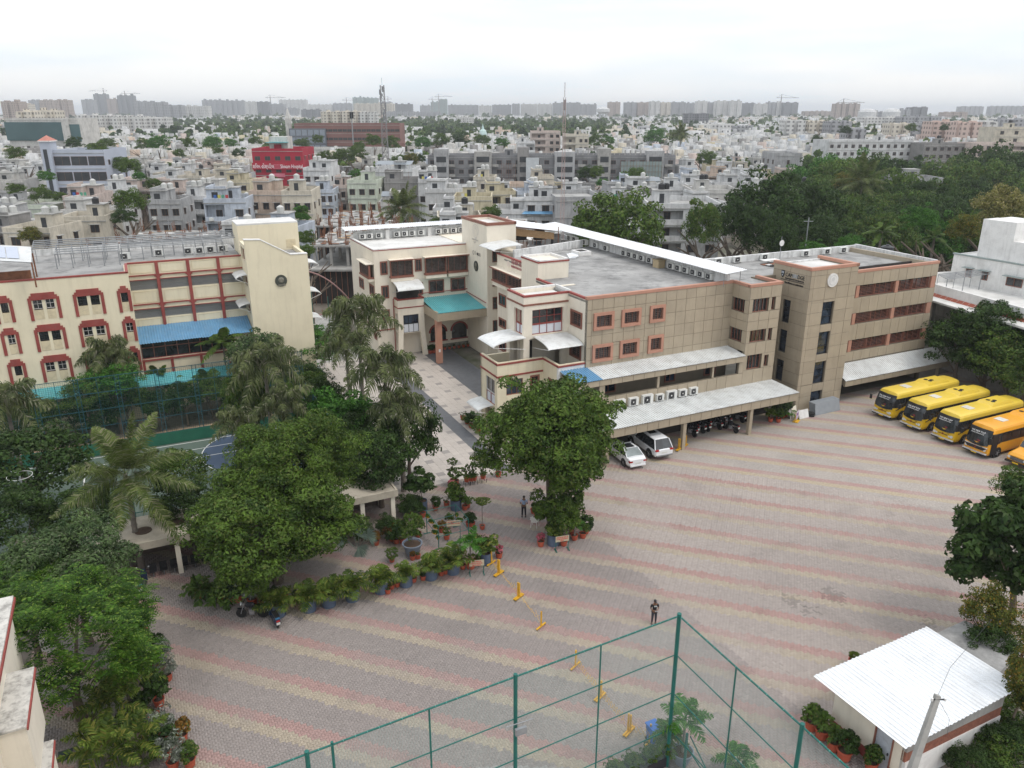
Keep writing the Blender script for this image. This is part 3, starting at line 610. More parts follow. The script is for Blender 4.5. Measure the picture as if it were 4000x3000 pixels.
b=MB(); coping(b,[(34.4,59.15),(34.4,56.0)],12.8,12.97,.2,REDTRIM,over=.04); coping(b,[(29.95,62.3),(29.95,59.1),(34.38,59.1)],12.8,12.965,.2,REDTRIM,over=.04)
coping(b,[(29.95,62.3),(29.95,59.1),(34.38,59.1)],12.02,12.18,.05,BROWNTRIM,over=.06); coping(b,[(36.8,79.23),(36.8,69.05)],12.95,13.1,.2,REDTRIM,over=.05); coping(b,[(34.5,65.4),(34.5,62.35)],12.8,12.96,.2,REDTRIM,over=.04); b.build('red_coping',CBk)
b=MB(); b.prism([(30.2,59.35),(34.45,59.35),(34.45,62.3),(30.2,62.3)],12.4,12.5,ROOFW); b.box(34.72,34.9,59.5,62.2,12.7,12.98,WHITE); b.box(30.2,34.7,62.05,62.3,12.5,12.97,WHITE); b.build('roof',CBk)
window(CBk,'b',59.3,30.82,33.9,10.25,11.58,REDTRIM,GLASS,fw=.07,proud=0,inset=.06,nx=4,nz=2,name='window'); window(CBk,'b',59.3,30.82,33.9,9.34,10.24,REDTRIM,PANELW,fw=.06,proud=0,inset=.03,nx=4,name='infill_panel')
window(CBk,'a',30.15,59.42,60.98,10.25,11.58,REDTRIM,CURT,fw=.07,proud=0,inset=.06,nx=2); window(CBk,'a',30.15,59.42,60.98,9.34,10.24,REDTRIM,PANELW,fw=.06,proud=0,inset=.03,nx=2,name='infill_panel')
for z0,z1 in ((10.05,11.5),(7.2,8.7)): window(CBk,'a',34.38,56.62,58.6,z0,z1,BROWNTRIM,GLASS,fw=.16,proud=.06,inset=.2,nx=2,grille=GRILLE)
for z0,z1 in ((7.3,8.67),(4.77,5.85),(2.0,3.3)): window(CBk,'a',36.8,76.9,78.8,z0,z1,BROWNTRIM,GLASS,fw=.18,proud=.08,inset=-.01,nx=2,grille=GRILLE)
# box windows under slab awnings
for b0,b1 in ((71.9,75.4),(75.55,79.1)):
    q=MB(); q.box(35.85,36.8,b0-.1,b1+.1,11.56,11.66,CREAM); q.build('window_shade',CBk); q=MB(); q.box(36.1,36.8,b0,b1,9.6,10.05,CREAM); q.box(36.0,36.8,b0-.05,b1+.05,10.05,10.2,BROWNTRIM); q.box(35.78,35.85,b0-.1,b1+.1,11.54,11.67,BROWNTRIM); q.build('window_ledge',CBk)
    window(CBk,'a',36.1,b0,b1,10.2,11.54,BROWNTRIM,GLASS,fw=.08,proud=0,inset=.25,nx=4,grille=GRILLE)
text(CBk,'THE NEW TULIP',.62,(36.77,75.6,12.5),rl,mat('faded_maroon_lettering',(.42,.17,.17),.8),sx=.62); text(CBk,'INTERNATIONAL SCHOOL',.36,(36.77,75.6,12.1),rl,mat('faded_maroon_lettering',(.42,.17,.17),.8),sx=.68)
b=MB(); b.lathe([(.36,-.02),(.36,.02)],mat('faded_crest',(.70,.60,.52),.8),(36.79,76.35,12.3),20,'x'); b.build('faded_crest',CBk)
# stair head box
b=MB(); b.box(34.7,38.05,65.5,69.0,0,14.35,CREAM); b.build('stair_head',CBk); b=MB(); coping(b,[(34.7,69.0),(34.7,65.5),(38.05,65.5),(38.05,69.0)],14.35,14.6,.2,WHITE,closed=True,over=.0); coping(b,[(34.68,69.0),(34.68,65.48),(38.07,65.48),(38.07,69.0)],14.33,14.47,.05,REDTRIM,closed=True,over=.04); b.build('stair_head_coping',CBk)
# terrace level
tp=[(27.22,62.3),(27.22,58.75),(31.73,58.75),(31.73,55.95),(34.38,55.95)]
lo=[(28.1,29.75,4.2,5.66),(30.45,31.4,4.15,5.76),(28.3,31.2,.2,2.9)]
b=MB(); facade(b,'b',58.75,.25,27.22,31.73,0,7.1,lo,CREAMY); facade(b,'a',27.22,.25,59.0,62.3,0,7.1,[(59.3,61.2,3.2,5.6),(59.4,61.4,.1,2.7)],CREAMY); facade(b,'a',31.73,.25,56.2,58.75,0,7.1,[(56.5,57.7,4.15,5.76)],CREAMY); b.box(31.73,34.38,55.95,56.2,0,7.1,WHITE)
b.box(27.5,34.4,59.0,62.2,5.7,5.9,ROOFC); b.box(31.9,34.4,56.2,59.1,5.7,5.9,ROOFC); b.box(27.22,30.0,62.05,62.3,0,7.1,CREAMY); b.box(28.0,31.5,60.3,60.4,0,5.7,DARK); b.box(28.5,28.6,59.2,62,0,5.7,DARK)
b.box(27.25,27.6,58.78,59.1,2.6,3.3,CREAMY); b.build('terrace_wall',CBk)
b=MB(); coping(b,tp,7.1,7.26,.28,REDTRIM,over=.05); coping(b,tp[:3],5.98,6.13,.05,REDTRIM,over=.06); coping(b,tp,7.26,7.33,.22,CREAMY,over=-.02); b.build('red_coping',CBk)
window(CBk,'b',58.85,28.1,29.75,4.2,5.66,BROWNTRIM,GLASSB,fw=.07,proud=0,inset=.06,nx=3); window(CBk,'b',58.78,30.45,31.4,4.15,5.76,BROWNTRIM,GLASS,fw=.16,proud=.06,inset=.1,nx=2,grille=GRILLE); window(CBk,'a',31.75,56.5,57.7,4.15,5.76,BROWNTRIM,GLASS,fw=.16,proud=.06,inset=.1,nx=2,grille=GRILLE)
window(CBk,'a',27.3,59.3,61.2,4.2,5.6,WHITE,GLASS,fw=.07,proud=0,inset=.06,nx=2); window(CBk,'a',27.3,59.3,61.2,3.2,4.19,REDTRIM,PANELW,fw=.06,proud=0,inset=.03,nx=2,name='infill_panel')
def curved_awning(parent,p0,p1,out,m,drop=.75,n=8,name='curved_awning'):
    """quarter-barrel awning fixed along p0-p1, bulging outwards"""
    mb=MB(); p0=Vector(p0);p1=Vector(p1); o=Vector(out); 
    k=14; L=(p1-p0)
    rows=[]
    for i in range(n+1):
        t=i/n; a=t*PI/2.15; rows.append((o*math.sin(a)*1.0, -drop*(1-math.cos(a))))
    for th in (0,-.03):
        for off,dz in rows:
            for j in range(k+1): q=p0+L*(j/k)+off; mb.v.append((q.x,q.y,q.z+dz+th+(.012 if j%2 else 0)))
    i_=mb.mi(m); w_=k+1
    for i in range(n):
        for j in range(k): a=i*w_+j; mb.f.append((a,a+1,a+w_+1,a+w_)); mb.m.append(i_); a+=(n+1)*w_; mb.f.append((a,a+w_,a+w_+1,a+1)); mb.m.append(i_)
    o_=mb.build(name,parent); 
    fr=MB()
    for e in (0,1):
        q=p0+L*e; pts=[(q.x+r[0].x,q.y+r[0].y,q.z+r[1]-.05) for r in rows]; fr.path(pts,.03,WHITE,5); fr.tube(pts[-1],(q.x,q.y,q.z-drop-.5),.025,WHITE,n=5)
    fr.build('awning_bracket',o_); return o_
curved_awning(CBk,(29.95,61.9,9.35),(29.95,58.6,9.35),(-3.2,0,0),SHEETW,.55); curved_awning(CBk,(30.9,59.05,9.25),(34.3,59.05,9.25),(0,-2.9,0),SHEETW,.55)
curved_awning(CBk,(27.2,62.2,3.2),(27.2,59.6,3.2),(-1.5,0,0),SHEETW,.4)
curved_awning(CBk,(28.3,58.7,3.3),(31.0,58.7,3.3),(0,-1.6,0),SHEETW,.4)
rebase(CBk,31,60)
# ---- cream stair tower with crest
CT=broot('cream_stair_tower','tall cream stair tower with red coping and a faint crest beside the teal porch')
b=MB(); facade(b,'a',36.8,.3,82.3,89.4,0,15.72,[],CREAM); facade(b,'b',82,.3,36.8,40.5,0,15.72,[],CREAM); b.box(40.2,40.5,82.3,89.4,12,15.72,CREAM); b.box(37.1,40.2,89.1,89.4,12,15.72,CREAM); b.box(38.6,39.8,79.4,82,0,12.95,CREAM); b.build('wall',CT)
b=MB(); b.box(37.05,40.25,82.25,89.15,15.4,15.5,ROOFW); b.build('roof',CT); b=MB(); coping(b,[(36.8,89.4),(36.8,82),(40.5,82),(40.5,89.4)],15.7,16.02,.25,BROWNTRIM,closed=True,over=.05); b.build('coping',CT)
for z0,z1 in ((11.5,12.8),(8.65,10.25),(5.92,7.42),(3.15,4.6)): window(CT,'b',82,37.45,38.5,z0,z1,BROWNTRIM,GLASS,fw=.08,proud=.04,inset=-.01,nx=2)
fc=mat('faint_crest_grey',(.60,.56,.5),.8)
b=MB()
def arc(mb,cx,cz,rx,rz,a0,a1,wd,m,x,n=18,th=.02):
    for k in range(n):
        s,t=a0+(a1-a0)*k/n,a0+(a1-a0)*(k+1)/n; pts=[]
        for r,q in ((0,s),(0,t),(wd,t),(wd,s)): pts.append((x,cx-(rx+r)*math.cos(q),cz+(rz+r)*math.sin(q)))
        b_=len(mb.v); mb.v+=pts; mb.f.append((b_,b_+1,b_+2,b_+3)); mb.m.append(mb.mi(m))
arc(b,85.2,14.8,.8,.62,-.7,PI+.7,.09,fc,36.78); arc(b,85.2,14.45,.42,.55,0,2*PI,.07,fc,36.78); arc(b,85.2,15.0,.28,.2,0,PI,.06,fc,36.78); b.box(36.77,36.79,85.0,85.4,13.75,14.0,fc); b.build('faint_crest',CT)
text(CT,'INTERNATIONAL',.26,(36.77,86.25,13.62),rl,fc,sx=.95); text(CT,'SCHOOL',.2,(36.77,85.75,13.36),rl,fc,sx=.95)
b=MB(); arc(b,85.95,12.1,.16,.2,0,2*PI,.06,INK,36.78); b.box(36.77,36.79,85.35,85.45,11.9,12.35,INK); b.lathe([(.17,-.02),(.17,.01)],INK,(36.78,84.75,12.1),14,'x')
for k in range(3): b.box(36.77,36.79,83.85,84.5,11.95+k*.13,12.0+k*.13,INK)
b.build('small_logos',CT)
b=MB(); b.lathe([(.62,-.06),(.62,0)],mat('dark_bronze',(.05,.055,.045),.5,.3,3),(36.79,85.15,10.6),24,'x'); dm=b.build('round_bronze_emblem',CT); b=MB(); b.lathe([(.2,-.13),(.28,-.06)],mat('worn_bronze',(.16,.15,.12),.5,.3,3),(36.78,85.15,10.7),12,'x'); b.box(36.66,36.73,84.85,85.45,10.18,10.42,mat('worn_bronze',(.16,.15,.12))); b.build('relief_bust',dm)
b=MB(); b.tube((36.7,88.1,6.95),(36.7,82.2,6.75),.05,REDTRIM); b.build('pipe',CT); rebase(CT,38.5,85)
# ---- left cream wing
CW=broot('cream_courtyard_wing','cream courtyard wing with brown framed windows and arched ground floor')
b=MB(); arch=[(31.82,33.86,1.15,2.2),(34.66,36.66,1.15,2.2),(36.99,39.0,0,3.8)]
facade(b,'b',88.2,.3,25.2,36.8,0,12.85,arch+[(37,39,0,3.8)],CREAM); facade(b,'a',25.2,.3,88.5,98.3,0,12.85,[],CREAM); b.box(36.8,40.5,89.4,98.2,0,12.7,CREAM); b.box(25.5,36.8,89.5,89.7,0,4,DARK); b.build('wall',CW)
b=MB(); b.box(25.45,48,88.45,98,12.45,12.6,ROOFW); b.build('roof',CW); b=MB(); coping(b,[(25.2,98.3),(25.2,88.2),(36.8,88.2)],12.83,12.97,.25,WHITE,over=.02); coping(b,[(25.2,98.3),(25.2,88.2),(36.8,88.2)],12.74,12.84,.05,REDTRIM,over=.03); b.build('coping',CW)
for u0,u1,z0,z1 in ((25.91,26.8,9.92,11.5),(30.16,31.04,9.96,11.5),(25.9,26.82,7.08,8.64),(30.16,31.07,7.1,8.6),(31.8,33.79,7.1,8.75),(34.64,36.59,7.1,8.75),(25.94,26.8,4.1,5.75),(31.8,33.7,4.3,5.4)): window(CW,'b',88.2,u0,u1,z0,z1,BROWNTRIM,GLASS,fw=.15,proud=.08,inset=-.01,nx=2,grille=GRILLE)
for u0,u1 in ((27.0,29.75),(31.3,33.95),(34.2,36.72)):
    q=MB(); q.box(u0-.12,u1+.12,87.2,88.2,11.6,11.7,CREAM); q.build('window_shade',CW); q=MB(); q.box(u0-.12,u1+.12,87.17,87.2,11.58,11.71,BROWNTRIM); q.box(u0,u1,87.55,88.2,9.1,9.55,CREAM); q.box(u0-.05,u1+.05,87.5,88.2,9.5,9.68,BROWNTRIM); q.build('window_ledge',CW)
    window(CW,'b',87.6,u0,u1,9.68,11.55,BROWNTRIM,GLASS,fw=.08,proud=0,inset=.3,nx=3,grille=GRILLE)
q=MB(); q.box(24.2,25.2,88.25,92.4,11.2,11.3,CREAM); q.build('window_shade',CW); q=MB(); q.box(24.5,25.2,88.4,92.2,9.2,9.5,CREAM); q.box(24.45,25.2,88.35,92.25,9.5,9.65,BROWNTRIM); q.build('window_ledge',CW); window(CW,'a',24.55,88.4,92.2,9.65,11.15,BROWNTRIM,GLASS,fw=.1,proud=0,inset=.25,nx=3,grille=GRILLE)
for b0,b1,z0,z1 in ((88.5,90.5,7.29,8.61),(88.5,90.5,4.39,5.72),(88.5,89.6,2.0,2.9),(93,95,7.3,8.6),(93,95,4.4,5.7)): window(CW,'a',25.2,b0,b1,z0,z1,BROWNTRIM,GLASS,fw=.18,proud=.08,inset=-.01,nx=2)
# arched ground floor openings
for u0,u1 in ((31.82,33.86),(34.66,36.66)):
    cx=(u0+u1)/2; r=(u1-u0)/2; q=MB(); n=14
    for k in range(n):
        s,t=PI*k/n,PI*(k+1)/n
        for R0,R1,y,m_ in ((r-.02,r+.2,88.12,REDTRIM),):
            pts=[(cx+R0*math.cos(s),y,2.15+R0*math.sin(s)*.95),(cx+R0*math.cos(t),y,2.15+R0*math.sin(t)*.95),(cx+R1*math.cos(t),y,2.15+R1*math.sin(t)*.95),(cx+R1*math.cos(s),y,2.15+R1*math.sin(s)*.95)]
            q.poly(pts,m_); q.poly([(x,88.2,z) for x,_,z in pts],m_); 
    q.box(u0-.2,u1+.2,88.1,88.2,1.0,1.15,REDTRIM); fr=q.build('arched_window',CW)
    q=MB(); q.poly([(cx+r*math.cos(PI*k/n),88.17,2.15+r*.95*math.sin(PI*k/n)) for k in range(n+1)]+[(u0,88.17,1.15),(u1,88.17,1.15)],GLASS); q.build('pane',fr)
b=MB(); b.box(30.6,38.9,88.1,88.2,5.3,5.42,REDTRIM); b.box(30.6,36.8,88.0,88.2,.0,.6,mat('random_stone',(.2,.2,.17),.9,.5,3,bump=.6)); b.build('string_course',CW)
# balcony porch
b=MB(); 
facade(b,'b',86.8,.25,27.4,30.65,2.95,7.0,[(28.0,29.92,2.97,5.15)],CREAM); facade(b,'a',27.4,.25,87.05,88.2,2.95,7.0,[(87.1,87.9,3.1,5.3)],CREAM); b.box(30.4,30.65,87.05,88.2,2.95,7.0,CREAM)
b.box(27.65,30.4,87.05,88.2,5.9,6.1,CREAM); b.box(27.65,30.4,87.05,88.2,2.95,3.05,CREAM); b.box(27.7,30.4,88.1,88.19,3,9,DARK)
for x0,x1,d in ((27.4,27.95,-.25),(30.1,30.65,.25)):
    n=len(b.v); b.v+=[(x0+d,86.6,0),(x1+d,86.6,0),(x1+d,87.2,0),(x0+d,87.2,0),(x0,86.8,2.95),(x1,86.8,2.95),(x1,87.2,2.95),(x0,87.2,2.95)]; i=b.mi(CREAM)
    for f in ((0,3,2,1),(4,5,6,7),(0,1,5,4),(1,2,6,5),(2,3,7,6),(3,0,4,7)): b.f.append(tuple(n+k for k in f)); b.m.append(i)
b.build('balcony_porch',CW); b=MB(); coping(b,[(27.4,88.2),(27.4,86.8),(30.65,86.8),(30.65,88.2)],6.98,7.12,.2,REDTRIM,over=.05); coping(b,[(27.4,88.2),(27.4,86.8),(30.65,86.8),(30.65,88.2)],6.0,6.12,.04,REDTRIM,over=.05); b.build('red_coping',CW)
window(CW,'b',86.9,28.02,29.9,4.05,5.14,BLACK,GLASSB,fw=.05,proud=0,inset=.06,nx=3); window(CW,'b',86.9,28.02,29.9,2.98,4.04,BLACK,PANELW,fw=.04,proud=0,inset=.03,nx=3,name='infill_panel')
curved_awning(CW,(27.2,88.1,9.1),(30.4,88.1,9.1),(0,-2.4,0),SHEETW,.85)
b=MB(); b.tube((27.25,88.0,.5),(27.25,88.0,7.0),.06,REDTRIM); b.tube((25.1,88.1,3.3),(27.3,88.1,3.3),.07,REDTRIM); b.tube((25.1,88.1,3.3),(25.1,98,3.6),.07,REDTRIM); b.tube((30.7,88.05,7.3),(36.8,88.05,7.3),.05,REDTRIM); b.build('pipe',CW)
b=MB(); b.box(25.5,48,97.75,98.0,12.6,13.75,PARAPET)
for a in (29.6,35.3,41): b.box(a,a+.5,97.4,97.75,12.6,13.75,WHITE)
b.build('roof_back_wall',CW); b=MB(); b.box(29.8,30.05,97.3,97.4,12.6,13.7,WHITE)
roof_sheets(CW,(24.3,96.9,13.98),(41,96.9,13.98),(0,1.9,.25),SHEETN); rebase(CW,31,92)
# ---- teal porch
TP=broot('teal_roofed_porch','flat porch roofed in teal sheet with taupe fascia and terracotta pillars','porch')
b=MB(); b.box(30.6,37.8,82.2,82.4,5.16,6.05,CLAD); b.box(30.6,30.8,82.4,88,5.16,6.2,CLAD); b.box(30.8,36.8,82.4,88,5.1,5.2,CREAM); b.build('fascia',TP)
for a in (30.9,37.3): box_obj('pillar',a-.33,a+.33,82.55,83.15,0,5.16,ORANGE,TP)
b=MB(); b.box(30.75,30.97,82.52,82.55,1.4,1.75,WHITE); b.build('notice',TP)
roof_sheets(TP,(30.65,82.25,6.08),(36.78,82.25,6.08),(0,5.85,.62),SHEETT); rebase(TP,34,85)
# ---- roof top things
RT=broot('cane_screened_canopy','white sheet canopy with a cane screen over rooftop water tanks','canopy')
b=MB()
for a,b_ in ((41.2,84.2),(45.9,81.6),(46.0,87.5),(41.3,88)): b.tube((a,b_,12.7),(a,b_,15.1),.05,RUST)
b.tube((41.2,84.2,15.0),(45.9,81.6,14.6),.05,RUST); b.build('steel_frame',RT)
b=MB(); b.poly([(41.0,83.9,15.0),(45.5,81.9,14.4),(45.5,81.9,13.6),(41.0,83.9,14.1)],CANE); b.poly([(41.0,83.93,15.0),(45.5,81.93,14.4),(45.5,81.93,13.6),(41.0,83.93,14.1)],CANE); b.build('cane_screen',RT)
b=MB(); b.poly([(40.6,83.6,15.3),(46.2,81.2,14.6),(47.0,87.5,14.7),(41.2,89.6,15.6)],SHEETN); b.poly([(40.6,83.6,15.27),(41.2,89.6,15.57),(47.0,87.5,14.67),(46.2,81.2,14.57)],SHEETN); b.build('roof_sheet',RT); rebase(RT,43,85)
def tank(m,name,lab,r=.55,h=1.2,cat='water tank'):
    t=empty(name,lab,cat); b=MB(); b.lathe([(r*.96,0),(r,.06),(r,h*.3),(r*.97,h*.33),(r,h*.36),(r,h*.62),(r*.97,h*.65),(r,h*.68),(r,h*.86),(r*.6,h*.97),(r*.3,h)],m,n=16); b.build('tank_body',t,smooth=False); b=MB(); b.lathe([(r*.28,h),(r*.28,h+.07)],m,n=10); b.build('lid',t); return t
TKB=tank(mat('black_tank_plastic',(.022,.022,.024),.4,.1),'water_tank','black ribbed water tank'); TKB_u=[0]
TKW=tank(mat('white_tank_plastic',(.66,.66,.63),.5,.08),'white_water_tank','white ribbed water tank'); TKW_u=[0]
for i,(a,b_) in enumerate(((42.8,85.3),(44.9,84.6))):
    place(TKB,TKB_u,W(a,b_,13.35),TH,'black water tank on a stand under the cane screened canopy, %s the stair tower'%('nearer' if i==0 else 'farther from'),'tanks under the canopy',(1.3,1.3,.95))
    st=empty('tank_stand','dark steel stand under the %s black rooftop tank'%('nearer' if i==0 else 'farther'),'stand',W(a,b_,12.7),TH); q=MB()
    for x in (-.6,.6):
        for y in (-.5,.5): q.tube((x,y,0),(x,y,.6),.04,RUST,n=4)
    q.box(-.75,.75,-.65,.65,.6,.65,RUST); q.build('frame',st)
SA=broot('arched_shed','curved white sheet awning on the parapet beside the cream stair tower','awning'); curved_awning(SA,(39.4,82.0,14.0),(39.4,78.0,14.0),(-3.6,0,0),SHEETW,.5,name='awning_sheet'); rebase(SA,38,80)
PW_=broot('parapet_wall','stained white parapet wall crossing the flat roof','wall'); b=MB(); b.prism([(38.0,77.4),(48.6,80.4),(48.6,80.7),(38.0,77.7)],12.7,13.55,PARAPET); b.build('wall',PW_); rebase(PW_,43,79)
for nm,lab,(x0,x1,y0,y1,z1),m_ in (('roof_vent_box','low white square vent box on the grey flat roof',(45.0,46.6,75.2,77.0,13.15),WHITE),('meter_box','beige metal box beside the rooftop air conditioners',(48.6,49.4,65.3,66.3,13.5),mat('beige_box',(.42,.33,.2)))):
    t=broot(nm,lab,'roof box'); q=MB(); q.box(x0,x1,y0,y1,12.7,z1,m_); 
    q.box(x0+.3,x1-.3,y0+.3,y1-.3,z1,z1+.01,DARK) if 'vent' in nm else q.box(x0-.1,x1+.1,y0-.1,y1+.1,z1,z1+.05,m_); q.build('casing',t); rebase(t,(x0+x1)/2,(y0+y1)/2)
t=broot('loose_roof_sheets','loose white roofing sheets lying beside the vent box','roofing sheets'); 
for k in range(3): q=MB(); q.poly([(43.2+.3*k,74.2+.2*k,12.76+.04*k),(43.9+.3*k,74.0+.2*k,12.76+.04*k),(45.0+.3*k,76.6,12.8+.04*k),(44.3+.3*k,76.8,12.8+.04*k)],SHEETN); q.build('sheet',t)
rebase(t,44.2,75.5)
t=broot('dish_mast','white round dish antenna on a thin mast above the taupe roof','antenna'); q=MB(); q.tube((64.7,64.9,12.4),(64.7,64.9,15.0),.03,STEEL); q.tube((64.7,64.9,13.6),(64.2,64.2,12.4),.02,STEEL); q.build('mast',t); q=MB(); q.lathe([(.34,0),(.3,.06),(.1,.14)],WHITE,(64.6,64.7,14.3),14,'y'); q.build('dish',t); rebase(t,64.7,64.9)
t=broot('scrap_pile','heap of broken white boards on the roof near the tower','scrap heap'); rnd=random.Random(3)
for k in range(9): q=MB(); x,y=rnd.uniform(60,63.5),rnd.uniform(62,64); q.box(x,x+rnd.uniform(.6,1.4),y,y+rnd.uniform(.3,.9),12.4+k*.04,12.44+k*.04,WHITE if k%3 else RUST); q.build('board',t)
rebase(t,61.5,63)
# ------------------------------------------------------------------ left school building
LB=broot('cream_red_school_block','yellow cream school block with stepped dark red window surrounds and a long latticed gallery')
AL=-13.5; SR=REDTRIM
cols=[(-8.69,-6.24,[(-8.34,-7.62),(-7.36,-6.68)]),(-5.18,-2.72,[(-4.85,-4.1),(-3.82,-3.1)]),(-1.62,-.5,[(-1.32,-.68)]),(-11.25,-9.85,[(-10.75,-10.2)])]
rows=[(12.93,11.5),(10.07,8.6),(7.2,5.75)]; holes=[]
for u0,u1,ws in cols:
    for zt_,zw in rows:
        for a,c in ws: holes.append((a,c,zw-.95+.02,zw+.92))
b=MB(); facade(b,'b',79,.3,AL,-.47,0,14.05,holes,CREAMY); b.box(AL,-.8,80.4,80.5,3,13.8,DARK); b.box(-.77,-.47,79.3,83.7,0,14.05,CREAMY)
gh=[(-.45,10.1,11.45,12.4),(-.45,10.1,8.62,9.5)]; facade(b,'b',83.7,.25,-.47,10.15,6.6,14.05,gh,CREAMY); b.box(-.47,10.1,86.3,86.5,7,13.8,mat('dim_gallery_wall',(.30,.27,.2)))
b.box(-.47,10.1,83.95,86.5,11.25,11.43,CONC); b.box(-.47,10.1,83.95,86.5,8.4,8.6,CONC)
facade(b,'a',10.1,.3,80.3,83.7,0,15.6,[(80.9,83.2,11.4,12.4),(80.9,83.2,8.6,9.5),(80.9,83.2,13.9,15.2)],CREAMY); b.box(-.4,8.2,80.9,81.1,0,5.25,CREAMY); b.box(8.2,10.1,80.9,81.1,0,6.9,CREAMY); b.build('wall',LB)
b=MB(); b.box(AL,-.8,79.3,95,13.6,13.75,ROOFC); b.box(-.8,10.3,83.9,95,13.6,13.75,ROOFC); b.box(AL,16,94.8,95,13.6,14.4,PARAPET); b.build('roof',LB)
b=MB(); coping(b,[(AL,79),(-.47,79),(-.47,83.6)],14.05,14.2,.2,SR,over=.04); b.build('coping',LB); b=MB(); coping(b,[(-.4,83.7),(10.1,83.7)],14.05,14.2,.2,SR,over=.03); b.build('coping',LB)
def surround(u0,u1,zt_,ws):
    q=MB(); s=.2; leg=.26; y0,y1=78.93,79.0
    q.box(u0,u0+leg,y0,y1,zt_-2.45,zt_-.55,SR); q.box(u1-leg,u1,y0,y1,zt_-2.4,zt_-.55,SR)
    q.box(u0,u1,y0-.01,y1,zt_-.62,zt_-.42,SR); q.box(u0+.14,u1-.14,y0-.02,y1,zt_-.46,zt_-.24,SR); q.box(u0+.32,u1-.32,y0-.03,y1,zt_-.26,zt_,SR)
    q.build('stepped_surround',LB)
    for a,c in ws:
        window(LB,'b',79.05,a,c,zt_-1.43,zt_-.52,GRILLEW if (u0+zt_)%2<1 else BLACK,GLASS,fw=.04,proud=0,inset=.1,nx=2,nz=2)
        box_obj('recessed_panel',a,c,78.985,79.0,zt_-2.38,zt_-1.5,mat('worn_cream',(.62,.53,.36),.9,.08,1,dirt=.4,dirtcol=(.3,.25,.18)),LB)
for u0,u1,ws in cols:
    for zt_,zw in rows: surround(u0,u1,zt_,ws)
# gallery grid: red posts and rails with stepped brackets, diamond lattice
for x in (2.12,4.97,7.82):
    q=MB(); q.box(x-.15,x+.15,83.55,83.7,7.8,14.05,SR)
    for z in (12.93,10.06):
        for k in range(3): q.box(x-.2-.12*k,x+.2+.12*k,83.56,83.69,z-.32+.1*k,z-.2+.1*k,SR)
    q.build('red_post',LB)
for z in (12.93,10.06): box_obj('red_rail',-.45,10.1,83.58,83.7,z-.1,z+.02,SR,LB)
for z in (12.41,9.51): box_obj('red_rail',-.45,10.1,83.62,83.7,z,z+.07,SR,LB)
for xs in ((-.4,1.9),(2.35,4.75),(5.2,7.6),(8.05,10.0)):
    for z0,z1 in ((13.12,13.95),(10.2,11.3),(7.85,8.5)):
        q=MB(); x0,x1=xs[0]+.12,xs[1]-.12
        for a,c,d,e in ((x0,x1,z0,z0+.03),(x0,x1,z1-.03,z1),(x0,x0+.03,z0,z1),(x1-.03,x1,z0,z1)): q.box(a,c,83.67,83.7,d,e,mat('panel_moulding',(.6,.5,.33)))
        q.build('panel_moulding',LB)
LAT=mat('lattice_steel',(.34,.34,.33),.6)
for z0,z1 in ((11.47,12.38),(8.64,9.48)):
    for x0,x1 in ((-.43,1.95),(2.28,4.8),(5.13,7.65),(7.98,10.05)):
        q=MB(); h=z1-z0; p=.17; n=int((x1-x0)/p)
        for k in range(-int(h/p)-1,n+1):
            for sgn in (1,-1):
                pts=[]
                xa=x0+k*p; xb=xa+h
                za,zb2=(z0,z1) if sgn>0 else (z1,z0)
                t0=max(0,(x0-xa)/h); t1=min(1,(x1-xa)/h)
                if t1<=t0: continue
                A_=(xa+h*t0,za+(zb2-za)*t0); B_=(xa+h*t1,za+(zb2-za)*t1); w2=.022
                q.poly([(A_[0]-w2,83.75,A_[1]),(A_[0]+w2,83.75,A_[1]),(B_[0]+w2,83.75,B_[1]),(B_[0]-w2,83.75,B_[1])],LAT)
        q.build('lattice_screen',LB,kind='stuff')
roof_sheets(LB,(-.6,80.2,6.92),(10.05,80.2,6.92),(0,3.5,.9),SHEETB,jit=.03)
b=MB()
for k in range(9): x=-.4+k*1.07; b.box(x,x+.07,80.95,81.05,5.25,6.75,BROWNTRIM)
b.box(-.4,8.2,80.92,81.05,5.2,5.3,SR); b.box(-.4,8.2,80.95,81.05,6.3,6.36,BROWNTRIM); b.build('veranda_frame',LB)
b=MB(); b.poly([(-.4,81.06,5.3),(8.2,81.06,5.3),(8.2,81.06,6.9),(-.4,81.06,6.9)],GLASS); b.build('veranda_pane',LB)
for x in (-.35,2.2,4.9,7.6): box_obj('red_post',x-.13,x+.13,80.8,80.9,3.6,5.2,SR,LB)
box_obj('red_rail',-.45,8.2,80.78,80.9,5.0,5.18,SR,LB)
roof_sheets(LB,(-11.2,77.2,3.55),(9.8,77.2,3.55),(0,1.8,.65),SHEETT,jit=.02)
b=MB()
for x in range(-11,10,3): b.tube((x,77.4,0),(x,77.4,3.5),.05,STEEL)
b.build('awning_posts',LB,kind='stuff')
for z in (12.55,9.65): curved_awning(LB,(10.1,83.5,z+.15),(10.1,80.7,z+.15),(-1.1,0,0),SHEETW,.4)
for z0,z1 in ((11.4,12.4),(8.6,9.5),(13.9,15.2)): window(LB,'a',10.3,80.9,83.2,z0,z1,SR,DARK,fw=.08,proud=0,inset=.1,nx=5,grille=BROWNTRIM)
rebase(LB,-3,82)
EB=broot('cream_end_block','plain yellow cream end block with a sloping top edge and a round dark emblem')
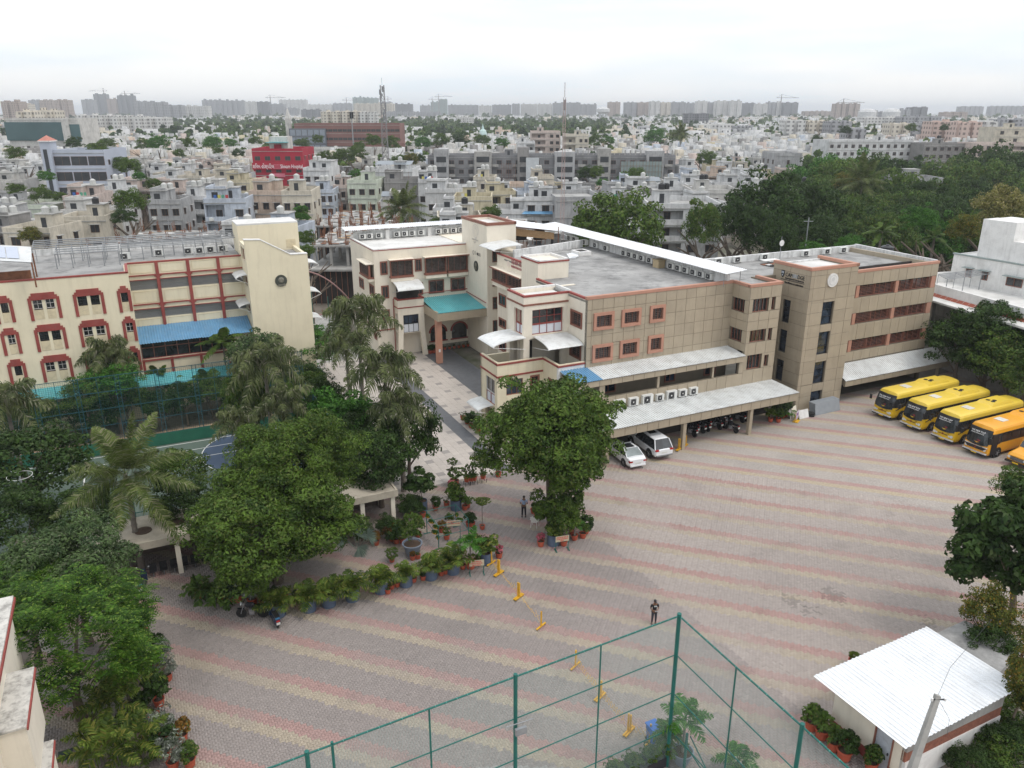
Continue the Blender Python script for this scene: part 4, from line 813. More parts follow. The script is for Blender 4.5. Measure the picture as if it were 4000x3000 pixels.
def vprism(mb,pts,y0,y1,m):
    n=len(pts); b_=len(mb.v); mb.v+=[(x,y0,z) for x,z in pts]+[(x,y1,z) for x,z in pts]; i=mb.mi(m)
    mb.f.append(tuple(b_+k for k in range(n))); mb.m.append(i); mb.f.append(tuple(b_+n+k for k in reversed(range(n)))); mb.m.append(i)
    for k in range(n): mb.f.append((b_+k,b_+n+k,b_+n+(k+1)%n,b_+(k+1)%n)); mb.m.append(i)
b=MB(); vprism(b,[(10.1,0),(16.05,0),(16.05,14.42),(14.4,14.45),(11.6,16.08),(10.1,16.18)],80,80.3,CREAMY); vprism(b,[(15.75,0),(16.05,0),(16.05,14.4),(15.75,14.4)],80.3,86,CREAMY); b.box(10.4,15.75,82.4,82.6,0,14.0,CREAMY)
b.box(10.3,16.5,86,86.3,0,16.8,CREAMY); b.box(10.3,10.6,86.3,90,13.8,16.8,CREAMY); b.box(16.2,16.5,86.3,90,0,16.8,CREAMY); b.box(10.3,16.5,89.8,90,13,16.8,CREAMY); b.build('wall',EB)
b=MB(); b.box(10.3,16.5,86,90,16.8,16.95,ROOFW); b.box(10.4,15.8,80.3,86,13.9,14.0,ROOFC); vprism(b,[(16.05,14.42),(16.05,14.5),(14.4,14.53),(11.6,16.16),(10.05,16.26),(10.05,16.18),(11.6,16.08),(14.4,14.45)],79.95,80.6,WHITE); b.build('roof',EB)
b=MB(); b.lathe([(.56,-.12),(.6,0)],mat('dark_bronze',(.05,.055,.045)),(13.22,80,11.93),24,'y'); dm=b.build('round_bronze_emblem',EB); b=MB(); b.lathe([(.2,-.2),(.3,-.12)],mat('worn_bronze',(.16,.15,.12)),(13.22,80,12.0),12,'y'); b.box(12.85,13.6,79.86,79.9,11.42,11.62,mat('worn_bronze',(.16,.15,.12))); b.build('relief_bust',dm)
for z in (13.2,10.2,7.4): curved_awning(EB,(16.05,83.5,z+.2),(16.05,81,z+.2),(1.3,0,0),SHEETW,.4)
b=MB(); b.box(15.1,16.1,85.98,86.0,14.2,15.1,mat('worn_cream',(.62,.53,.36))); b.build('hatch',EB); rebase(EB,13,83)
# rooftop racks
def rack(label,p,q,wd,z,rise,n,lean):
    r=empty('solar_rack',label,'solar rack',W(p[0],p[1],z),TH); L=math.hypot(q[0]-p[0],q[1]-p[1]); ang=math.atan2(q[1]-p[1],q[0]-p[0]); r.rotation_euler=(0,0,TH+ang)
    b=MB()
    for k in range(n+1):
        x=L*k/n; b.tube((x,0,0),(x,0,rise),.05,STEEL,n=5); b.tube((x,wd,0),(x,wd,rise+lean),.035,STEEL,n=5); b.tube((x,0,rise),(x,wd,rise+lean),.03,STEEL,n=5)
    b.build('post_frame',r); b=MB()
    for k in range(5): y=wd*k/4; b.tube((0,y,rise+lean*k/4+.03),(L,y,rise+lean*k/4+.03),.055,STEEL,n=5)
    b.build('rail',r); return r
def AB_(u,v,z): return toab(G(u,v,z))
rack('long steel solar rack frame at the back edge of the red trimmed roof',AB_(124,970,15.3),AB_(926,926,15.3),1.6,13.75,1.5,9,.5)
rack('steel solar rack frame behind the gallery, in front of the longest rack',AB_(472,971,15),AB_(870,946,15),1.4,13.75,1.3,5,.4)
rack('short steel solar rack frame standing on the bare roof left of the gallery',AB_(215,1000,15),AB_(462,985,15),1.8,13.75,1.4,4,.6)
for i,(u,v) in enumerate(((605,985),(720,978),(765,976),(808,972),(855,968),(470,1000))): place(AC0,AC_used,G(u,v+18,13.75),TH,'rooftop air conditioner among the steel racks, %s behind the latticed gallery'%ORD[i],'air conditioners among the racks',(1.15,1,1.1))
t=broot('rooftop_shelter','open rooftop shelter with a pale sheet roof and solar panels at the photo edge','shelter'); c0=AB_(0,1015,16.0); 
P_=[AB_(-80,1010,16),AB_(122,1020,16),AB_(122,968,16.4),AB_(-80,957,16.4)]
b=MB(); b.poly([(P_[0][0],P_[0][1],15.9),(P_[1][0],P_[1][1],15.9),(P_[2][0],P_[2][1],16.5),(P_[3][0],P_[3][1],16.5)],SHEETW); b.poly([(x,y,z-.06) for (x,y),z in zip(P_[::-1],(16.5,16.5,15.9,15.9))],SHEETW); b.build('roof_sheet',t)
b=MB(); dx=lambda s,r:tuple(P_[0][i]+(P_[1][i]-P_[0][i])*s+(P_[3][i]-P_[0][i])*r for i in (0,1))
for s0,s1 in ((.05,.27),(.29,.52),(.54,.78)):
    q=[(*dx(s0,.15),16.05),(*dx(s1,.15),16.05),(*dx(s1,.85),16.5),(*dx(s0,.85),16.5)]; b.poly(q,mat('solar_panel',(.42,.46,.55),.25,.05))
b.build('solar_panel',t,kind='stuff'); b=MB(); 
for q in P_: b=MB(); b.tube((*q,13.75),(*q,15.9),.07,RUST); b.build('post',t)
b=MB(); b.box(P_[0][0],P_[1][0]-.6,P_[0][1]+.4,P_[0][1]+.7,13.75,14.6,RUST); b.build('clutter',t); rebase(t,P_[1][0],P_[1][1])
# ------------------------------------------------------------------ white buildings at the right
t=empty('white_terrace_building','unfinished white terrace building with an open colonnaded floor and a red tile band','building',W(80.9,57.1),TH-R(11.2))
b=MB(); 
def o(x): return x
b.box(-2,24,-26,6,8.15,8.35,ROOFW); b.box(0,.25,-26,6,8.6,9.6,WHITE); b.box(.25,24,5.75,6,8.35,9.6,WHITE); b.box(-.55,24,-26,6,7.9,8.15,CONC); b.box(-.55,24,-26,6,4.6,4.9,CONC); b.box(1.5,24,-26,5.5,0,4.6,CONC); b.box(4.5,4.8,-26,6,4.9,7.9,CONC); b.box(9.5,9.8,-26,2,8.35,9.3,WHITE); b.build('wall',t)
for k in range(7): box_obj('column',.1,.5,4.2-k*4.2,4.6-k*4.2,4.9,7.9,CONC,t)
b=MB(); n=0
for k in range(40): y=-25.6+k*.79; b.poly([(-.62,y,8.2),(-.62,y+.76,8.2),(0,y+.76,8.62),(0,y,8.62)],mat('red_roof_tile',(.36,.10,.06),.8,.15,2))
b.build('red_tile_band',t,kind='stuff')
rack('steel pipe frame standing on the white terrace roof',AB_(3700,1098,9.9),AB_(4020,1058,9.9),1.2,8.4,1.7,5,.3)
t=empty('white_house','white two storey house with slab shaded windows and a tall stair room','house',W(89.5,57),TH)
wh=[(1.9,2.7,9.3,10.3),(-.1,.7,9.3,10.3),(-4.2,-2.3,9.2,10.2)]; b=MB(); facade(b,'a',0,.25,-14,4.6,0,11.7,[],WHITE); b.box(0.25,14,4.35,4.6,0,11.7,WHITE); b.box(.2,14,-14,4.3,11.5,11.62,WHITE); b.box(1.6,6.5,-5.5,2.6,11.6,13.9,WHITE); b.box(1.6,6.5,-1.2,2.6,13.9,16.0,WHITE); b.box(1.6,4.2,2.6,2.8,11.6,16,WHITE); b.build('wall',t)
box_obj('coping',-.1,.35,-14,4.7,11.7,11.85,mat('grey_green_trim',(.25,.29,.28)),t)
for y0,y1,z0,z1 in wh: window(t,'a',-.02,y0,y1,z0,z1,BROWNTRIM,GLASS,fw=.08,proud=.03,inset=-.01,nx=2); box_obj('window_shade',-.6,0,y0-.25,y1+.25,z1+.1,z1+.18,mat('grey_green_trim',(.25,.29,.28)),t)
t=empty('cream_outhouse','small cream flat roofed building between the taupe wing and the white house','house',W(81.5,64.5),TH); b=MB(); b.box(0,5,0,6,0,10.8,CREAM); b.box(-.2,5.2,-.2,6.2,10.8,11,WHITE); b.build('wall',t); window(t,'a',-.01,2,3,8.6,9.5,BROWNTRIM,GLASS,fw=.08,proud=.03,inset=-.005)
place(TKB,TKB_u,W(83.8,66.5,11.0),0,'black water tank on the cream outhouse roof by the white house',None,(1.4,1.4,1.2))
# ------------------------------------------------------------------ guard shed bottom right
SD=broot('sheet_roofed_shed','cream shed with a bright white corrugated roof, red plinth and brick side wall','shed')
b=MB(); fdoor=[(17.2,18.05,.0,2.1)]
facade(b,'a',26.95,.22,16.6,20.4,.0,2.75,fdoor,CREAM); b.box(27.17,33.4,20.18,20.4,0,2.75,CREAM); b.box(33.2,33.4,16.8,20.18,0,2.75,CREAM); b.build('wall',SD)
b=MB(); facade(b,'a',26.92,.03,16.6,20.4,0,.55,fdoor,REDTRIM); b.build('plinth',SD)
b=MB(); b.box(26.95,33.4,16.5,16.7,1.35,1.9,BRICK); b.box(26.95,33.4,16.48,16.7,1.9,2.62,CONC); b.box(26.95,33.4,16.45,16.7,0,1.35,WHITE); b.build('brick_side_wall',SD)
d=box_obj('door',27.0,27.05,17.22,18.03,.02,2.08,mat('pale_blue_door',(.45,.48,.53),.6,.1,2,dirt=.3),SD); box_obj('handle',26.95,27.0,17.3,17.36,1.0,1.12,BLACK,d)
for y in (17.15,18.05): box_obj('door_jamb',26.9,26.98,y-.03,y+.03,0,2.12,BROWNTRIM,SD)
rs=random.Random(8)
n=11
for i in range(1): roof_sheets(SD,(25.95,15.95,3.0),(34.05,16.15,3.0),(0,4.95,.02),SHEETN,wid=.8)
q=MB(); 
for k in range(14): y=16.6+k*.26+rs.uniform(-.05,.05); q.box(26.7,26.98,y,y+.22,2.66,2.8+rs.uniform(-.04,.05),CONC)
q.build('ragged_mortar',SD,kind='stuff'); rebase(SD,30,18.5)
t=broot('concrete_slab_roof','low grey stained concrete slab roof behind the white roofed shed','slab roof'); b=MB(); b.prism([(34.3,20.9),(36.9,21.0),(37.4,18.2),(34.3,17.5)],2.35,2.55,ROOFC); b.build('slab',t); b=MB(); b.prism([(34.5,20.7),(36.6,20.8),(37.0,18.5),(34.5,17.9)],0,2.35,CONC); b.build('wall',t); rebase(t,35.8,19.3)
# ------------------------------------------------------------------ flat roofed seating shelter
t=broot('seating_shelter','long flat cream seating shelter with round openings for trees in its roof','shelter')
b=MB(); hs=[(-2.2,-1.4,49.6,50.3),(-.2,.6,49.9,50.6),(1.6,2.5,49.7,50.4),(12.3,12.9,51.0,51.5)]
SHC=mat('shelter_roof_render',(.46,.41,.33),.9,.1,.6,dirt=.5,dirtcol=(.2,.17,.13),streak=.2)
for x0,x1,y0,y1 in rects(-9,14.4,48.35,52.1,hs): b.box(x0,x1,y0,y1,2.45,2.72,SHC)
b.box(-9,14.4,48.2,48.35,2.3,2.8,SHC); b.box(14.4,14.55,48.2,52.1,2.3,2.8,SHC); b.build('roof_slab',t)
for x in (-8,-4,0,4,8,12,14.2):
    for y in (48.5,51.8): box_obj('column',x-.15,x+.15,y-.15,y+.15,0,2.45,CREAM,t)
for x0,x1,y0,y1 in hs: b=MB(); b.lathe([(.52,0),(.5,.04),(.3,.06)],SOIL,((x0+x1)/2,(y0+y1)/2,2.72),14); b.build('soil_ring',t)
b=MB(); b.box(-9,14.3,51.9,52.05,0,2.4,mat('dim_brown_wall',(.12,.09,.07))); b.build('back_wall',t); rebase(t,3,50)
ch=empty('bucket_seat','black bucket seat','seat'); b=MB(); b.box(-.22,.22,-.2,.2,.42,.47,BLACK); b.box(-.22,.22,.18,.24,.45,.85,BLACK); b.tube((0,0,0),(0,0,.42),.03,STEEL); b.build('shell',ch); cu=[0]
for k in range(9): place(ch,cu,W(-1.6+k*.62,48.7,0),TH,'black bucket seat at the shelter edge, %s from the dark scooter'%ORD[k],'seats along the shelter edge')
# ------------------------------------------------------------------ sports fences
def lattice_post(mb,x,y,z0,z1,w_,m):
    for dx in (-w_/2,w_/2): mb.tube((x+dx,y,z0),(x+dx,y,z1),.035,m,n=4)
    n=int((z1-z0)/.35)
    for k in range(n): z=z0+(z1-z0)*k/n; mb.tube((x-w_/2,y,z),(x+w_/2,y,z),.015,m,n=3)
def net(parent,L,h,z0,m,cell=.12,th=.006,name='netting'):
    """fine netting in the local xz plane"""
    q=MB(); i=q.mi(m); nx=int(L/cell); nz=int(h/cell)
    for k in range(nx+1): x=L*k/nx; q.poly([(x-th,0,z0),(x+th,0,z0),(x+th,0,z0+h),(x-th,0,z0+h)],m)
    for k in range(nz+1): z=z0+h*k/nz; q.poly([(0,.002,z-th),(L,.002,z-th),(L,.002,z+th),(0,.002,z+th)],m)
    return q.build(name,parent,kind='stuff')
NETD=mat('dark_green_net',(.015,.07,.06),.8); NETL=mat('pale_net',(.27,.36,.34),.8)
t=empty('court_fence','tall dark teal netted fence on lattice posts along the far side of the court','fence',W(-21,71.1),TH)
for k in range(12): q=MB(); lattice_post(q,k*3.07,0,0,7,.32,TEALP); q.build('lattice_post',t)
for z in (1.1,2.6,4.1,5.6,6.95): q=MB(); q.tube((0,0,z),(33.8,0,z),.03,TEALP,n=4); q.build('rail',t)
for k in range(11): q=MB(); q.tube((1.53+k*3.07,0,0),(1.53+k*3.07,0,7),.025,TEALP,n=4); q.build('upright',t)
net(t,33.8,5.9,1.1,NETD,.16,.007); box_obj('green_board',0,33.8,-.04,.04,0,1.1,mat('green_board',(.02,.13,.08),.7,.15,1),t)
t=empty('court_side_fence','teal netted fence closing the courtyard side of the sports court','fence',W(11.9,56),TH+PI/2)
for k in range(6): q=MB(); lattice_post(q,k*3,0,0,6,.3,TEALP); q.build('lattice_post',t)
for z in (1,2.6,4.2,5.9): q=MB(); q.tube((0,0,z),(15,0,z),.03,TEALP,n=4); q.build('rail',t)
net(t,15,6,0,NETD,.14,.008)
t=empty('near_court_fence','low dark fence rail and posts along the near side of the sports court','fence',W(-14,64.7-9.6),TH)
for k in range(9): q=MB(); lattice_post(q,k*2.9,0,0,3.2,.22,GREENP); q.build('lattice_post',t)
for z in (1.6,3.15): q=MB(); q.tube((0,0,z),(23.2,0,z),.03,GREENP,n=4); q.build('rail',t)
# foreground netting enclosure
FC=toab(G(*(2000+1445/2.212,2250+345/2.212),8.0))
def ffence(label,ang,L,posts,mids,name):
    t=empty('net_enclosure_fence',label,'fence',W(FC[0],FC[1],0),TH+ang); 
    for x,r in posts: q=MB(); q.tube((x,0,0),(x,0,8.12),r,GREENP,n=10); q.build('post',t)
    for x in mids: q=MB(); q.tube((x,0,0),(x,0,7.98),.035,GREENP,n=6); q.build('upright',t)
    for z in (8.0,6.05,4.05,2.05): q=MB(); q.tube((0,0,z),(L,0,z),.036 if z>7 else .025,GREENP,n=8); q.build('rail',t)
    q=MB()
    for k in range(int(L/.42)): x=.15+k*.42; q.tube((x,-.01,7.995),(x+.035,.01,8.0),.042,GREENCLIP,n=6)
    q.build('netting_ties',t,kind='stuff'); net(t,L,7.9,.08,NETL,.055,.0036); return t
cs,sn=AX
pl=toab(G(2000+30/2.212,2250+870/2.212,8)); m1=toab(G(2000+780/2.212,2250+605/2.212,8)); p2=toab(G(1000+650/2.212,2250+1440/2.212,8)); m2=toab(G(1000+1497/2.212,2250+1150/2.212,8))
d=lambda p:math.hypot(p[0]-FC[0],p[1]-FC[1])
aL=math.atan2(pl[1]-FC[1],pl[0]-FC[0]); ffence('green pipe and net fence running left from the tall corner post',aL,d(p2)*1.9,[(0,.095),(d(pl),.08),(d(p2),.05),(d(pl)*2,.08)],[d(m1),d(m2)],'l')
r1=toab(G(2000+1935/2.212,2250+790/2.212,8)); r2=toab(G(3000+295/2.212,2250+1300/2.212,8)); aR=math.atan2(r2[1]-FC[1],r2[0]-FC[0])
ffence('green pipe and net fence running right from the tall corner post',aR,d(r2)*1.7,[(d(r2),.08)],[d(r1),d(r2)*1.35],'r')
t=empty('brace_post','short green braced post beside the tall corner post of the net fence','fence post',W(FC[0]+.35,FC[1]-.75,0),TH); q=MB(); q.tube((0,0,0),(0,0,2.3),.07,GREENP); q.tube((.1,-.1,2.2),(.9,-.9,0),.03,GREENP); q.tube((.1,.1,1.5),(.9,-.2,0),.03,GREENP); q.build('post',t)
q=MB(); fl=empty('floodlight','small grey floodlight clamped to the second fence post','floodlight',W(pl[0],pl[1],5.75),TH); q.box(-.18,.28,-.42,-.3,-.16,.14,STEEL); q.build('lamp_head',fl); q=MB(); q.tube((-.5,-.2,.25),(.6,-.3,.3),.02,STEEL); q.build('arm',fl)
# ------------------------------------------------------------------ white building at the lower left corner
t=broot('corner_building','white building with red lined ledges at the lower left corner','building')
b=MB(); b.box(-12,-6.8,20,34.9,0,8.2,CREAM); b.box(-6.8,-5.9,28.2,31.6,4.3,6.9,CREAM); b.box(-6.8,-5.6,24.5,30.3,0,4.2,CREAM); b.build('wall',t)
b=MB(); b.box(-7.2,-6.6,20,35.1,8.2,8.45,mat('stained_ledge',(.52,.5,.46),.9,.15,1,dirt=.8,dirtcol=(.12,.11,.1))); b.box(-12,-7.2,20,35.1,8.2,8.3,ROOFW); b.box(-6.8,-5.85,28.1,31.7,6.9,6.98,mat('stained_ledge',(.5,.5,.5))); b.box(-6.8,-5.55,24.5,30.4,4.2,4.3,mat('stained_ledge',(.5,.5,.5))); b.build('ledge',t)
b=MB(); b.box(-6.6,-6.54,20,35.1,8.22,8.36,REDTRIM); b.build('red_line',t); b=MB(); b.box(-5.85,-5.8,28.1,31.7,6.8,6.93,REDTRIM); b.build('red_line',t); b=MB(); b.box(-5.55,-5.5,24.5,30.4,4.12,4.25,REDTRIM); b.build('red_line',t); rebase(t,-7,30)
t=empty('blue_drum','blue plastic drum lid beside the white corner building','drum',G(150,2985,.0)); q=MB(); q.lathe([(.35,0),(.4,.3),(.42,.9),(.44,.95),(.2,1.0)],mat('blue_plastic',(.02,.08,.42),.4)); q.build('drum_body',t)
t=empty('floor_mat','dark square hatch set in the pale side yard','hatch',G(255,2950,0),TH); q=MB(); q.box(-.3,.3,-.35,.35,-.02,.01,mat('dark_green_grey',(.03,.05,.045))); q.build('cover',t)
# ------------------------------------------------------------------ vegetation
LM={}
LM['neem']=leafmat('neem_leaf',(0.039,0.078,0.016),(0.093,0.147,0.028),(.11,.14,.035))
LM['dark']=leafmat('dark_leaf',(0.022,0.047,0.014),(0.047,0.084,0.023),(.06,.085,.03))
LM['mid']=leafmat('mid_leaf',(0.040,0.081,0.018),(0.087,0.140,0.032),(.13,.15,.04))
LM['bright']=leafmat('bright_leaf',(0.030,0.096,0.015),(0.058,0.154,0.024),(.12,.24,.05))
LM['lime']=leafmat('gulmohar_leaf',(0.020,0.059,0.009),(0.065,0.136,0.017),(.15,.23,.035))
LM['olive']=leafmat('olive_leaf',(0.055,0.074,0.016),(0.110,0.120,0.031),(.26,.17,.03))
LM['gold']=leafmat('golden_tree_leaf',(0.111,0.119,0.036),(0.230,0.204,0.079),(.35,.3,.15))
LM['soft']=leafmat('soft_grey_green_leaf',(0.049,0.090,0.037),(0.099,0.144,0.063),(.12,.14,.08))
LM['foxtail']=leafmat('foxtail_frond',(.062,.085,.034),(.135,.15,.075),(.22,.21,.15),rough=.6)
LM['coco']=leafmat('coconut_frond',(.062,.095,.022),(.125,.155,.05),(.24,.23,.14))
LM['areca']=leafmat('areca_frond',(0.047,0.084,0.016),(0.112,0.159,0.032),(.22,.22,.05))
LM['silver']=leafmat('silver_leaf',(.10,.115,.10),(.22,.24,.22),(.33,.34,.32))
LM['pink']=leafmat('pink_flower',(.45,.08,.14),(.6,.2,.28),(.04,.08,.02))
LM['blue']=leafmat('blue_palm_leaf',(.13,.18,.17),(.2,.25,.24),None)
LM['white']=leafmat('white_flower',(.65,.65,.6),(.75,.75,.7),None)
LM['rust']=leafmat('rust_leaf',(.14,.06,.02),(.22,.12,.03),(.06,.1,.03))
def rand_dirs(rng,n,up=.0):
    z=rng.uniform(-1+up,1,n); a=rng.uniform(0,2*PI,n); r=np.sqrt(np.clip(1-z*z,0,1)); return np.stack([r*np.cos(a),r*np.sin(a),z],1)
def leaf_quads(C,Nn,L,Wd,rng):
    """diamond leaves at C with normals Nn"""
    n=len(C); t=rng.normal(size=(n,3)); t-= (t*Nn).sum(1)[:,None]*Nn; t/=np.linalg.norm(t,axis=1)[:,None]+1e-9; s=np.cross(Nn,t)
    L=L*rng.uniform(.7,1.3,n)[:,None]; Wd=Wd*rng.uniform(.7,1.3,n)[:,None]
    V=np.stack([C-t*L/2,C+s*Wd/2-t*L*.05,C+t*L/2-Nn*L*.18,C-s*Wd/2-t*L*.05],1); return V
def crown_mesh(name,seed,m,R=(1,1,.75),nc=60,per=60,leaf=(.1,.05),cr=.3,hollow=.45,low=-.45,flat=.0,shape=None):
    rng=np.random.default_rng(seed); R=np.array(R)
    d=rand_dirs(rng,nc,1+low if low>-1 else 0); f=rng.uniform(hollow,1,nc)**.6
    lobe=1+.16*np.sin(3*np.arctan2(d[:,1],d[:,0])+seed)+.12*np.sin(5*np.arctan2(d[:,1],d[:,0])+2*seed)+rng.normal(0,.07,nc)
    cc=d*f[:,None]*lobe[:,None]*(1-cr*.6)
    rc=cr*rng.uniform(.6,1.25,nc)
    k=rng.integers(0,nc,nc*per); dd=rand_dirs(rng,nc*per,.45); rr=rc[k]*rng.uniform(.55,1.05,nc*per)**.5
    P=cc[k]+dd*rr[:,None]*np.array([1,1,.75])
    P=P*R
    nn=dd+np.array([0,0,.35])+rng.normal(0,.45,P.shape); nn/=np.linalg.norm(nn,axis=1)[:,None]
    V=leaf_quads(P,nn,leaf[0],leaf[1],rng)
    return npmesh(name,V.reshape(-1,3),np.arange(len(V)*4).reshape(-1,4),LM[m])
def pinnate_crown(name,seed,m,R,nc=130,sprays=9,L=.75,pairs=7):
    """gulmohar: flat feathery sprays of leaflets"""
    rng=np.random.default_rng(seed); d=rand_dirs(rng,nc,.75); f=rng.uniform(.55,1,nc)**.5; lobe=1+.15*np.sin(4*np.arctan2(d[:,1],d[:,0])+seed); cc=d*f[:,None]*lobe[:,None]*np.array(R)
    VV=[]
    for i in range(nc):
        for s in range(sprays):
            a=rng.uniform(0,2*PI); el=rng.uniform(-.25,.45); t=np.array([math.cos(a)*math.cos(el),math.sin(a)*math.cos(el),math.sin(el)]); c=cc[i]+rng.normal(0,.14,3)+t*.1
            sd_=np.cross(t,[0,0,1]); sd_/=np.linalg.norm(sd_); l=L*rng.uniform(.6,1.1)
            for p in range(pairs):
                u=(p+.6)/pairs; q=c+t*l*u-np.array([0,0,.5*l*u*u]); wl=.17*math.sin(PI*min(1,.25+u*.72))+.05; ww=l/pairs*.95
                for sg in (1,-1):
                    e=sd_*sg*wl-np.array([0,0,.03]); VV.append([q,q+t*ww*.5+e*.6,q+e+t*ww*.2,q-t*ww*.35+e*.55])
    V=np.array(VV); return npmesh(name,V.reshape(-1,3),np.arange(len(V)*4).reshape(-1,4),LM[m])
def trunk_mesh(name,h,r,spread,seed,n=5,m=None):
    rnd=random.Random(seed); b=MB(); m=m or BARK; pts=[(0,0,0)]; x=y=0
    for k in range(1,5): x+=rnd.uniform(-.06,.06)*h*.5; y+=rnd.uniform(-.06,.06)*h*.5; pts.append((x,y,h*.55*k/4))
    b.path(pts,[r*1.25,r,r*.9,r*.82,r*.72],m,8)
    for k in range(n):
        a=2*PI*k/n+rnd.uniform(-.4,.4); s=spread*rnd.uniform(.5,.85); p0=pts[rnd.choice((2,3,4))]
        p1=(p0[0]+math.cos(a)*s*.45,p0[1]+math.sin(a)*s*.45,p0[2]+h*.22); p2=(p0[0]+math.cos(a)*s,p0[1]+math.sin(a)*s,p0[2]+h*rnd.uniform(.32,.5))
        b.path([p0,p1,p2],[r*.5,r*.33,r*.12],m,6); a2=a+.6; b.tube(p1,(p1[0]+math.cos(a2)*s*.4,p1[1]+math.sin(a2)*s*.4,p1[2]+h*.2),r*.22,m,r*.08,n=5)
    return b.mesh(name)
def depth(p):
    return p[1]*math.cos(PITCH)-(p[2]-H)*math.sin(PITCH)
def tree_at(u,v,zc,ru,rv,me,label,name='tree',group=None,R=(1,1,.75),rot=0,tm=None,nobr=False,wide=None):
    """tree whose crown centre is seen at u,v at height zc; ru, rv half extents in photograph pixels"""
    p=G(u,v,zc); s=ru*depth(p)/F; sz=max(rv*depth(p)/F*1.02,.3)
    t=empty(name,label,'tree',(p.x,p.y,0),rot,group)
    c=mobj('crown',me,t); c.location=(0,0,zc); s*=1.1; c.scale=(s/R[0],s/R[1],sz*1.08/R[2])
    mobj('trunk',trunk_mesh('trunk',max(zc*1.15,.8),max(.05,min(.28,s*.06)),s*.8,int(u+v)),t); return t
CM={}
CM['neemA']=crown_mesh('crown',1,'neem',R=(6,6,5),nc=210,per=260,leaf=(.30,.13),cr=.20,low=-.75)
CM['neemB']=crown_mesh('crown',2,'neem',R=(5,5,4),nc=260,per=210,leaf=(.28,.13),cr=.2,hollow=.25,low=-.75)
CM['skirt']=crown_mesh('crown',12,'neem',R=(2.2,2.2,3),nc=60,per=200,leaf=(.25,.12),cr=.27,low=-.9)
CM['soft']=crown_mesh('crown',3,'soft',R=(3.7,3.7,3),nc=110,per=230,leaf=(.22,.09),cr=.23,low=-.7)
CM['gul']=pinnate_crown('crown',4,'lime',(4.4,4.0,2.9),nc=290,sprays=9,L=.8)
CM['almond']=crown_mesh('crown',5,'dark',R=(3,3,3.4),nc=120,per=110,leaf=(.36,.2),cr=.22,hollow=.3,low=-.95)
CM['lime2']=crown_mesh('crown',15,'olive',R=(2,2,4),nc=80,per=120,leaf=(.24,.12),cr=.24,low=-1)
CM['bright']=crown_mesh('crown',6,'bright',R=(2.6,2.6,2.3),nc=80,per=130,leaf=(.27,.13),cr=.24,low=-.5)
for k,mn in (('dk1','dark'),('dk2','dark'),('md1','mid'),('md2','mid'),('br1','bright'),('ol1','olive'),('gd1','gold'),('sf1','soft'),('nm1','neem')):
    CM[k]=crown_mesh('crown',sum(map(ord,k)),mn,R=(1,1,.8),nc=85,per=95,leaf=(.072,.045),cr=.25,low=-.6)
for k,mn in (('fd','dark'),('fm','mid'),('fo','neem'),('fl','bright')):
    CM[k]=crown_mesh('crown',sum(map(ord,k)),mn,R=(1,1,.8),nc=34,per=26,leaf=(.2,.14),cr=.33,low=-.5)
tree_at(1150,1815,6.8,222,185,CM['neemA'],'large neem tree rising over the cream seating shelter','neem_tree',R=(6,6,5),rot=.5)
tree_at(1060,2022,4.6,302,218,CM['neemA'],'broad neem tree hiding the row of potted ferns below the shelter','neem_tree',R=(6,6,5),rot=2.2)
tree_at(2160,1695,7.3,250,200,CM['neemB'],'neem tree in front of the cream corner block, over the plastic chair','neem_tree',R=(5,5,4),rot=1)
t=tree_at(2190,1945,3.0,100,150,CM['skirt'],'low leafy neem growth round the trunk beside the plastic chair','neem_tree',R=(2.2,2.2,3),rot=0)
tree_at(285,2200,5.2,228,165,CM['soft'],'soft grey green tree right above the bright gulmohar','tree',R=(3.7,3.7,3))
tree_at(255,2525,4.2,300,235,CM['gul'],'gulmohar tree with bright feathery sprays beside the white corner building','gulmohar_tree',R=(4.4,4.0,2.9),rot=.3)
tree_at(80,2310,4.6,200,110,CM['gul'],'gulmohar tree with a few red blossoms at the photo edge','gulmohar_tree',R=(4.4,4.0,2.9),rot=2)
tree_at(1285,1640,4.3,140,118,CM['bright'],'bright green round tree between the foxtail palms','tree',R=(2.6,2.6,2.3))
tree_at(1590,1690,4.2,120,150,CM['dk1'],'dark glossy tree beside the granite courtyard strip','tree',R=(1,1,.8),rot=1.2)
tree_at(1480,1790,4.0,150,130,CM['dk2'],'dark tree behind the right end of the seating shelter','tree',R=(1,1,.8),rot=2.2)
tree_at(1340,1740,3.6,120,110,CM['dk1'],'dark leafy tree under the bright green round tree','tree',R=(1,1,.8),rot=.2)
tree_at(110,1800,4.6,215,140,CM['dk2'],'dark tree at the photo edge beside the sports court','tree',R=(1,1,.8),rot=4)
tree_at(60,2020,4.0,150,110,CM['dk1'],'dark tree under the round white lamp ring','tree',R=(1,1,.8),rot=5)
tree_at(330,1990,2.8,150,90,CM['dk2'],'dark tree behind the coconut palm, left of its trunk','tree',R=(1,1,.8),rot=3)
tree_at(690,1960,3.4,110,90,CM['dk1'],'dark tree between the coconut palm and the big neem','tree',R=(1,1,.8),rot=2)
tree_at(700,1830,4.4,110,80,CM['md1'],'mid green shrub tree at the court fence right of the coconut palm','tree',R=(1,1,.8),rot=2)
tree_at(1030,1740,4.2,80,62,CM['md1'],'small mid green tree covering the far side of the blue court circle','tree',R=(1,1,.8)); tree_at(960,1560,5.0,90,120,CM['md2'],'mid green tree behind the court fence near the foxtail palm','tree',R=(1,1,.8),rot=2)
